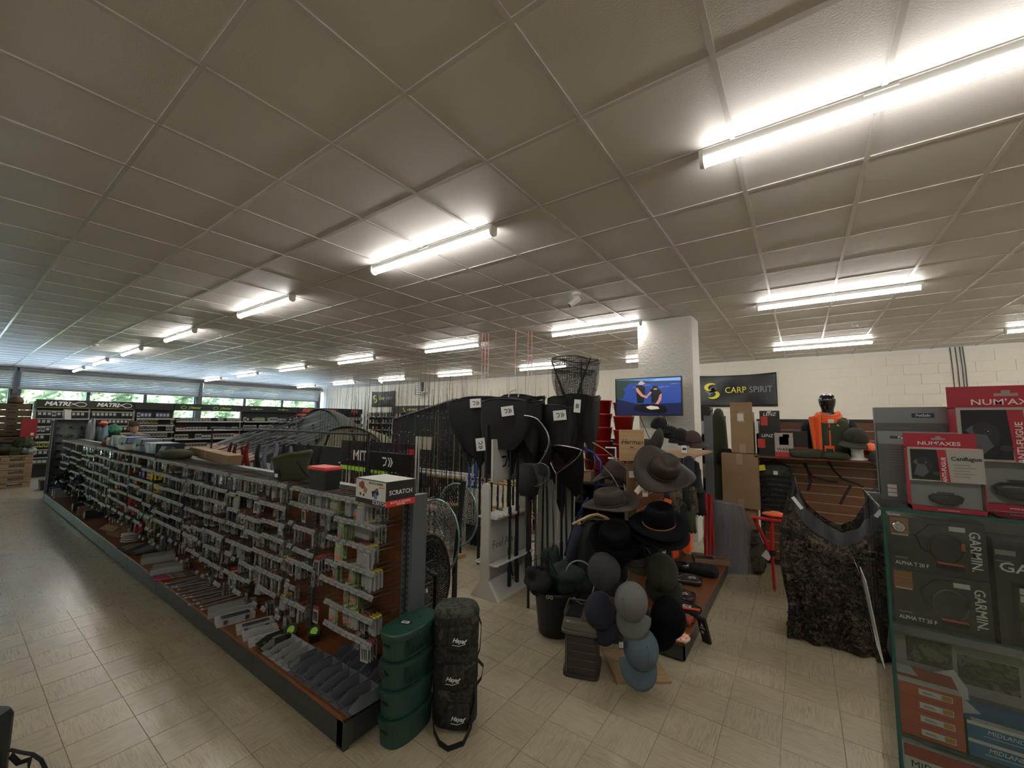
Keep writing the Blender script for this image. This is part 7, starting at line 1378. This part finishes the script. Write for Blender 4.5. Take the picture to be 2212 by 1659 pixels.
# ---- person
def skin_body(name, pts, edges, m, parent, root=0, sub=2):
    me = bpy.data.meshes.new(name); me.from_pydata([p[:3] for p in pts], edges, []); o = bpy.data.objects.new(name, me); COL.objects.link(o); o.parent = parent
    md = o.modifiers.new('skin', 'SKIN'); md.use_smooth_shade = True
    if not me.skin_vertices: 
        try: me.attributes.new
        except Exception: pass
    bmx = __import__('bmesh').new(); bmx.from_mesh(me); ly = bmx.verts.layers.skin.verify(); bmx.verts.ensure_lookup_table()
    for i, v in enumerate(bmx.verts):
        r = pts[i][3]; v[ly].radius = (r, pts[i][4] if len(pts[i]) > 4 else r); v[ly].use_root = (i == root)
    bmx.to_mesh(me); bmx.free(); me.materials.append(m)
    s_ = o.modifiers.new('sub', 'SUBSURF'); s_.levels = sub; s_.render_levels = sub; return o
pc_ = at(283, 940, X=-10.9); t = thing('person', 'person in a slate blue shirt with short greying hair bending over the shelves', 'person', (-10.9, pc_.y+.16, 0), -.95); t.scale = (.93, .93, .93)
SKINM = mat('skin', (.42, .24, .17), .6); KSH = 1.0; SHIRT = mat('slate_shirt', (.06, .075, .10), .85)
B = [(0, 0, .90, .14, .11), (0, .0, 1.05, .15, .11), (0, -.03, 1.2, .17, .12), (0, -.08, 1.30, .13, .10), (0, -.12, 1.38, .055), (-.17, -.08, 1.29, .06), (-.22, -.20, 1.10, .045), (-.16, -.40, 1.02, .035), (-.14, -.46, 1.0, .03), (.17, -.08, 1.29, .06), (.22, -.2, 1.10, .045), (.16, -.4, 1.02, .035), (.14, -.46, 1.0, .03), (-.10, .0, .82, .085), (-.10, 0, .45, .055), (-.10, .02, .08, .04), (-.10, -.12, .04, .035), (.10, .0, .82, .085), (.10, 0, .45, .055), (.10, .02, .08, .04), (.10, -.12, .04, .035)]
E_ = [(0, 1), (1, 2), (2, 3), (3, 4), (3, 5), (5, 6), (6, 7), (7, 8), (3, 9), (9, 10), (10, 11), (11, 12), (0, 13), (13, 14), (14, 15), (15, 16), (0, 17), (17, 18), (18, 19), (19, 20)]
skin_body('body', B, E_, SKINM, t)
SB = [(p[0], p[1], p[2], (p[3] if len(p) > 3 else .1)*1.22, (p[4] if len(p) > 4 else p[3])*1.3) for p in B[:4]]+[(-.17, -.08, 1.29, .088), (-.21, -.17, 1.14, .07), (.17, -.08, 1.29, .088), (.21, -.17, 1.14, .07)]
skin_body('shirt', SB, [(0, 1), (1, 2), (2, 3), (3, 4), (4, 5), (3, 6), (6, 7)], SHIRT, t)
TR = [(0, 0, .92, .15, .12), (-.10, 0, .82, .095), (-.10, 0, .45, .07), (-.10, .02, .08, .06), (.10, 0, .82, .095), (.10, 0, .45, .07), (.10, .02, .08, .06)]
skin_body('trousers', TR, [(0, 1), (1, 2), (2, 3), (0, 4), (4, 5), (5, 6)], NAVY, t)
hd_ = loft(MB(), [(rrect(.03, .03, 20, 2), -.02), (rrect(.05, .055, 20, 2), .0), (rrect(.062, .08, 20, 2.2), .05), (rrect(.073, .093, 20, 2.2), .11), (rrect(.074, .097, 20, 2.2), .16), (rrect(.06, .08, 20, 2), .205), (rrect(.02, .03, 20, 2), .225)]).build('head', SKINM, t, loc=(0, -.16, 1.40), rot=(.35, 0, 0), smooth=True)
MB().rod((0, -.09, .10), (0, -.112, .075), .010, .014, 8).rod((-.075, 0, .09), (-.08, .01, .12), .012, .012, 8).rod((.075, 0, .09), (.08, .01, .12), .012, .012, 8).build('nose_and_ears', SKINM, hd_, smooth=True)
MB().bx(-.04, -.093, .118, -.018, -.088, .126).bx(.018, -.093, .118, .04, -.088, .126).bx(-.025, -.09, .04, .025, -.083, .047, 1).build('eyes_and_mouth', [INKB, mat('lips', (.35, .12, .10), .6)], hd_)
loft(MB(), [(rrect(.078, .085, 20, 2.2), .10), (rrect(.080, .09, 20, 2.2), .16), (rrect(.066, .078, 20, 2), .212), (rrect(.02, .03, 20, 2), .236)]).build('hair', mat('grey_brown_hair', (.06, .05, .042), .9, bump=(80, .8)), hd_, loc=(0, .018, 0), smooth=True)
for s in (-1, 1):
    hnd = MB().lathe([(0, -.04), (.022, -.035), (.026, 0), (.02, .03), (0, .035)], 10, sx=1.2, sy=.6).build('hand', SKINM, t, loc=(s*.135, -.50, .99), rot=(1.3, 0, 0), smooth=True)
    fg = MB()
    for k in range(4): fg.tube([(-.02+k*.013, 0, -.03), (-.022+k*.014, -.006, -.06-.006*(k in (1, 2))), (-.02+k*.013, -.02, -.075)], [.0075, .0068, .0055], 6)
    fg.tube([(.024*s, 0, -.01), (.04*s, -.01, -.03), (.042*s, -.018, -.045)], [.009, .008, .006], 6); fg.build('fingers', SKINM, hnd, smooth=True)
# ---- tall glazed spectacle tower at the end of the gondola
x0 = -12.25; t = thing('glass_tower', 'tall black framed glazed tower of small goods at the gondola end', 'display cabinet', (x0, 1.32, 0)); w_, d, h = .3, .62, 1.52
for (a, b_) in ((0, 0), (w_, 0), (0, d), (w_, d)): MB().bx(a-.025, b_-.025, 0, a+.012, b_+.012, h).build('corner_post', BLACK if b_ or a else SIL, t)
MB().bx(-.02, -.02, h, w_+.02, d+.02, h+.02).bx(-.02, -.02, 0, w_+.02, d+.02, .08).build('top_and_base', BLACK, t); MB().bx(.1, .02, .08, .11, d-.02, h).build('back_sheet', mat('pale_grey_sheet', (.22, .24, .24), .4), t); MB().bx(w_, .01, .08, w_+.004, d-.01, h).bx(.01, -.004, .08, w_, .0, h).build('glass', GLASS, t)
for r in range(9):
    for q in range(4):
        MB().lathe([(0, 0), (.04, 0), (.045, .03), (0, .04)], 8).bx(-.02, -.06, 0, .02, -.03, .05, 1).build('boxed_reel', [BLACK, GREYP], t, loc=(.2, .08+q*.15, .12+r*.155), rot=(0, .5*q, r))
t = thing('open_sign', 'white paper notice standing on top of the glazed tower', 'sign', (x0+.1, 1.5, h+.02)); MB().bx(-.002, -.05, 0, .002, .05, .19).build('sheet', PAPER, t, rot=(0, -.15, .3)); MB().bx(-.06, -.06, 0, -.056, .06, .20).build('rear_sheet', PAPER, t, rot=(0, .1, .3))
# colourful display figure items behind the gondola
for q, (x, y, c, nm, lb, r) in enumerate(((196, 935, (.33, .34, .36), 'white_canister', 'white rounded canister by the glazed tower', (.09, .07, .25)), (222, 938, (.22, .34, .42), 'pale_blue_tub', 'pale blue rounded tub beside the white canister', (.13, .1, .18)), (222, 915, (.65, .12, .06), 'orange_toy', 'orange spiky decoration above the pale blue tub', (.2, .06, .05)), (246, 930, (.02, .16, .08), 'green_cone', 'dark green funnel shaped item next to the blue tub', (.14, .1, .12)), (245, 946, (.02, .022, .02), 'black_crate', 'black crate right of the green funnel shape', (.14, .1, .12)), (262, 950, (.4, .4, .2), 'yellow_card', 'small pale yellow card before the person', (.04, .02, .1)))):
    p = at(x, y, X=-11.9); blob(nm, lb, p, r, mat('dc_'+nm, c, .6), q+5, 'display item')
t = thing('display_plinth', 'pale counter carrying the coloured decorations behind the gondola', 'counter', (-12.0, 2.35, 0)); MB().bx(-.4, -.35, 0, .4, .9, 1.02).build('counter_body', mat('counter_pale', (.3, .27, .24), .6), t, bevel=.01)
# ---- pallets and crates at the left edge
PAL = mat('pallet_wood', (.40, .29, .17), .8, noise=(4, (.30, .21, .12), 0, (1, 14, 14)))
pb = [MB().bx(-.4, -.6+q*.225, .122, .4, -.5+q*.225, .144).mesh('top_board', PAL) for q in range(6)]
def pallet(label, c, rz):
    t = thing('pallet', label, 'pallet', c, rz, 'stacked wooden pallets')
    for m in pb: o = bpy.data.objects.new('top_board', m); COL.objects.link(o); o.parent = t
    for y in (-.52, 0, .52): MB().bx(-.4, y-.05, 0, .4, y+.05, .02).bx(-.4, y-.05, .1, .4, y+.05, .122).build('stringer_board', PAL, t)
    for x in (-.34, 0, .34):
        for y in (-.52, 0, .52): MB().bx(x-.06, y-.06, .02, x+.06, y+.06, .1).build('block', PAL, t)
for q in range(5): pallet('wooden pallet, %s from the bottom of the stack at the left edge' % nth(q), (-14.95, .90, q*.145), pi/2)
CRW = mat('crate_wood', (.15, .09, .05), .7, noise=(5, (.10, .06, .03), 0, (1, 10, 10)))
for q in range(6):
    c = Vector((-15.2, .95, .98+q*.155)); t = thing('wooden_drawer_crate', 'brown wooden crate, %s from the bottom of the crate pile' % nth(q), 'crate', c, 0, 'brown crates piled on the pallets'); MB().bx(-.25, -.3, 0, .25, -.28, .14).bx(-.25, .28, 0, .25, .3, .14).bx(-.25, -.3, 0, -.23, .3, .14).bx(.23, -.3, 0, .25, .3, .14).bx(-.25, -.3, 0, .25, .3, .01).build('crate_body', CRW, t); MB().bx(.251, -.06, .07, .253, .06, .10).build('hand_slot', BLACK, t)
for q in range(3): o = MB().bx(-.28, -.3, 0, .28, .3, .24).build('black_box', BLACK, loc=(-15.1, .75+.02*q, .73 if q == 0 else .73), bevel=.02) if q == 0 else None
tag(o if o else COL.objects['black_box'], 'black box between the pallets and the crate pile', 'box')
cap('brown cap lying on top of the wooden crate pile', Vector((-15.1, 1.0, 1.915)), (0, 0, 1), mat('tobacco', (.10, .06, .035), .9), sc=1.6)
t = thing('red_box', 'upright red cardboard box beside the wooden crates', 'box', (-14.6, 1.20, 1.12)); MB().bx(-.08, -.12, 0, .08, .12, .42).build('carton', mat('red_carton', (.32, .012, .02), .45), t); MB().bx(.081, .03, .04, .083, .08, .1).build('label', PAPER, t)
for q, (y, z, r, m) in enumerate(((.62, .80, (.2, .2, .12), BLKFAB), (.95, .82, (.22, .2, .13), OLIVE), (1.22, .80, (.2, .15, .1), mat('grey_film', (.2, .22, .23), .3)), (1.15, .98, (.18, .14, .14), OLIVE))): blob('soft_bag', ['black soft bag on the pallets at the frame edge', 'olive soft bag in the middle of the pallet top', 'grey film wrapped bag at the right of the pallet top', 'olive bag on top under the red box'][q], (-14.55, y, z), r, m, q+40, 'bag')
t = thing('brown_counter', 'low brown wooden counter behind the pallets by the window', 'counter', (-18.4, 1.2, 0)); MB().bx(-.3, -1.2, 0, .3, .9, .95).build('counter_body', LAMI, t, bevel=.01); 
for q, (y, c, h, nm) in enumerate(((1.62, (.03, .03, .035), .22, 'dark grey plastic crate'), (1.9, (.35, .16, .03), .4, 'orange bag'), (2.15, (.03, .04, .2), .24, 'blue carton'))): o = MB().frus((-.14, -.1, .14, .1, 0), (-.16, -.12, .16, .12, h)).build('floor_box', mat('fb%d' % q, c, .5), loc=(-13.6+q*.3, y-.15, 0), bevel=.01); tag(o, nm+' standing on the floor between pallets and glazed tower', 'box')
# ---- ceiling bits
def camera_(label, c, rz):
    t = thing('security_camera', label, 'camera', c, rz); MB().lathe([(.0, 0), (.055, 0), (.055, -.035), (.0, -.04)], 20).build('mount', WHITE, t, smooth=False); MB().rod((0, 0, -.04), (0, 0, -.075), .012, n=8).build('neck', WHITE, t)
    b = MB().xf((0, -.02, -.105), (pi/2+.75, 0, 0)); b.lathe([(0, -.07), (.03, -.07), (.034, -.05), (.034, .06), (.03, .075), (0, .075)], 16); b.build('camera_body', WHITE, t, smooth=False); MB().xf((0, -.02, -.105), (pi/2+.75, 0, 0)).lathe([(.026, .0752), (.026, .078), (0, .078)], 16).build('lens', BLACK, t); return t
camera_('white bullet security camera hanging from the ceiling in the middle', (-2.08, 4.20, ZC), -.9)
camera_('small far security camera near the back wall banner', (-12.9, 9.6, ZC), .6)
t = thing('smoke_detector', 'small round smoke detector on the far left ceiling', 'detector', at(205, 743, Z=ZC)); MB().lathe([(0, 0), (.06, 0), (.06, -.03), (.03, -.05), (0, -.05)], 16).build('detector_body', WHITE, t)
t = thing('wall_price_board', 'small tilted white ladder shaped board high by the back wall', 'sign', at(901, 838, Y=10.9), .2)
m = MB()
for q in range(8): m.bx(-.12+.01*q, 0, .25-q*.07, .14+.01*q, .01, .285-q*.07)
m.bx(-.12, .01, -.28, .2, .02, .29, 1); m.build('board', [PAPER, GREYP], t)
t = thing('speaker', 'white box loudspeaker high on the back wall beside the tilted board', 'speaker', at(915, 836, Y=YB-.15), 0); MB().bx(-.16, -.1, -.22, .16, .12, .22).build('cabinet', WHITE, t, bevel=.01); MB().bx(-.13, -.105, -.18, .13, -.1, .18).build('grille', GREYP, t)
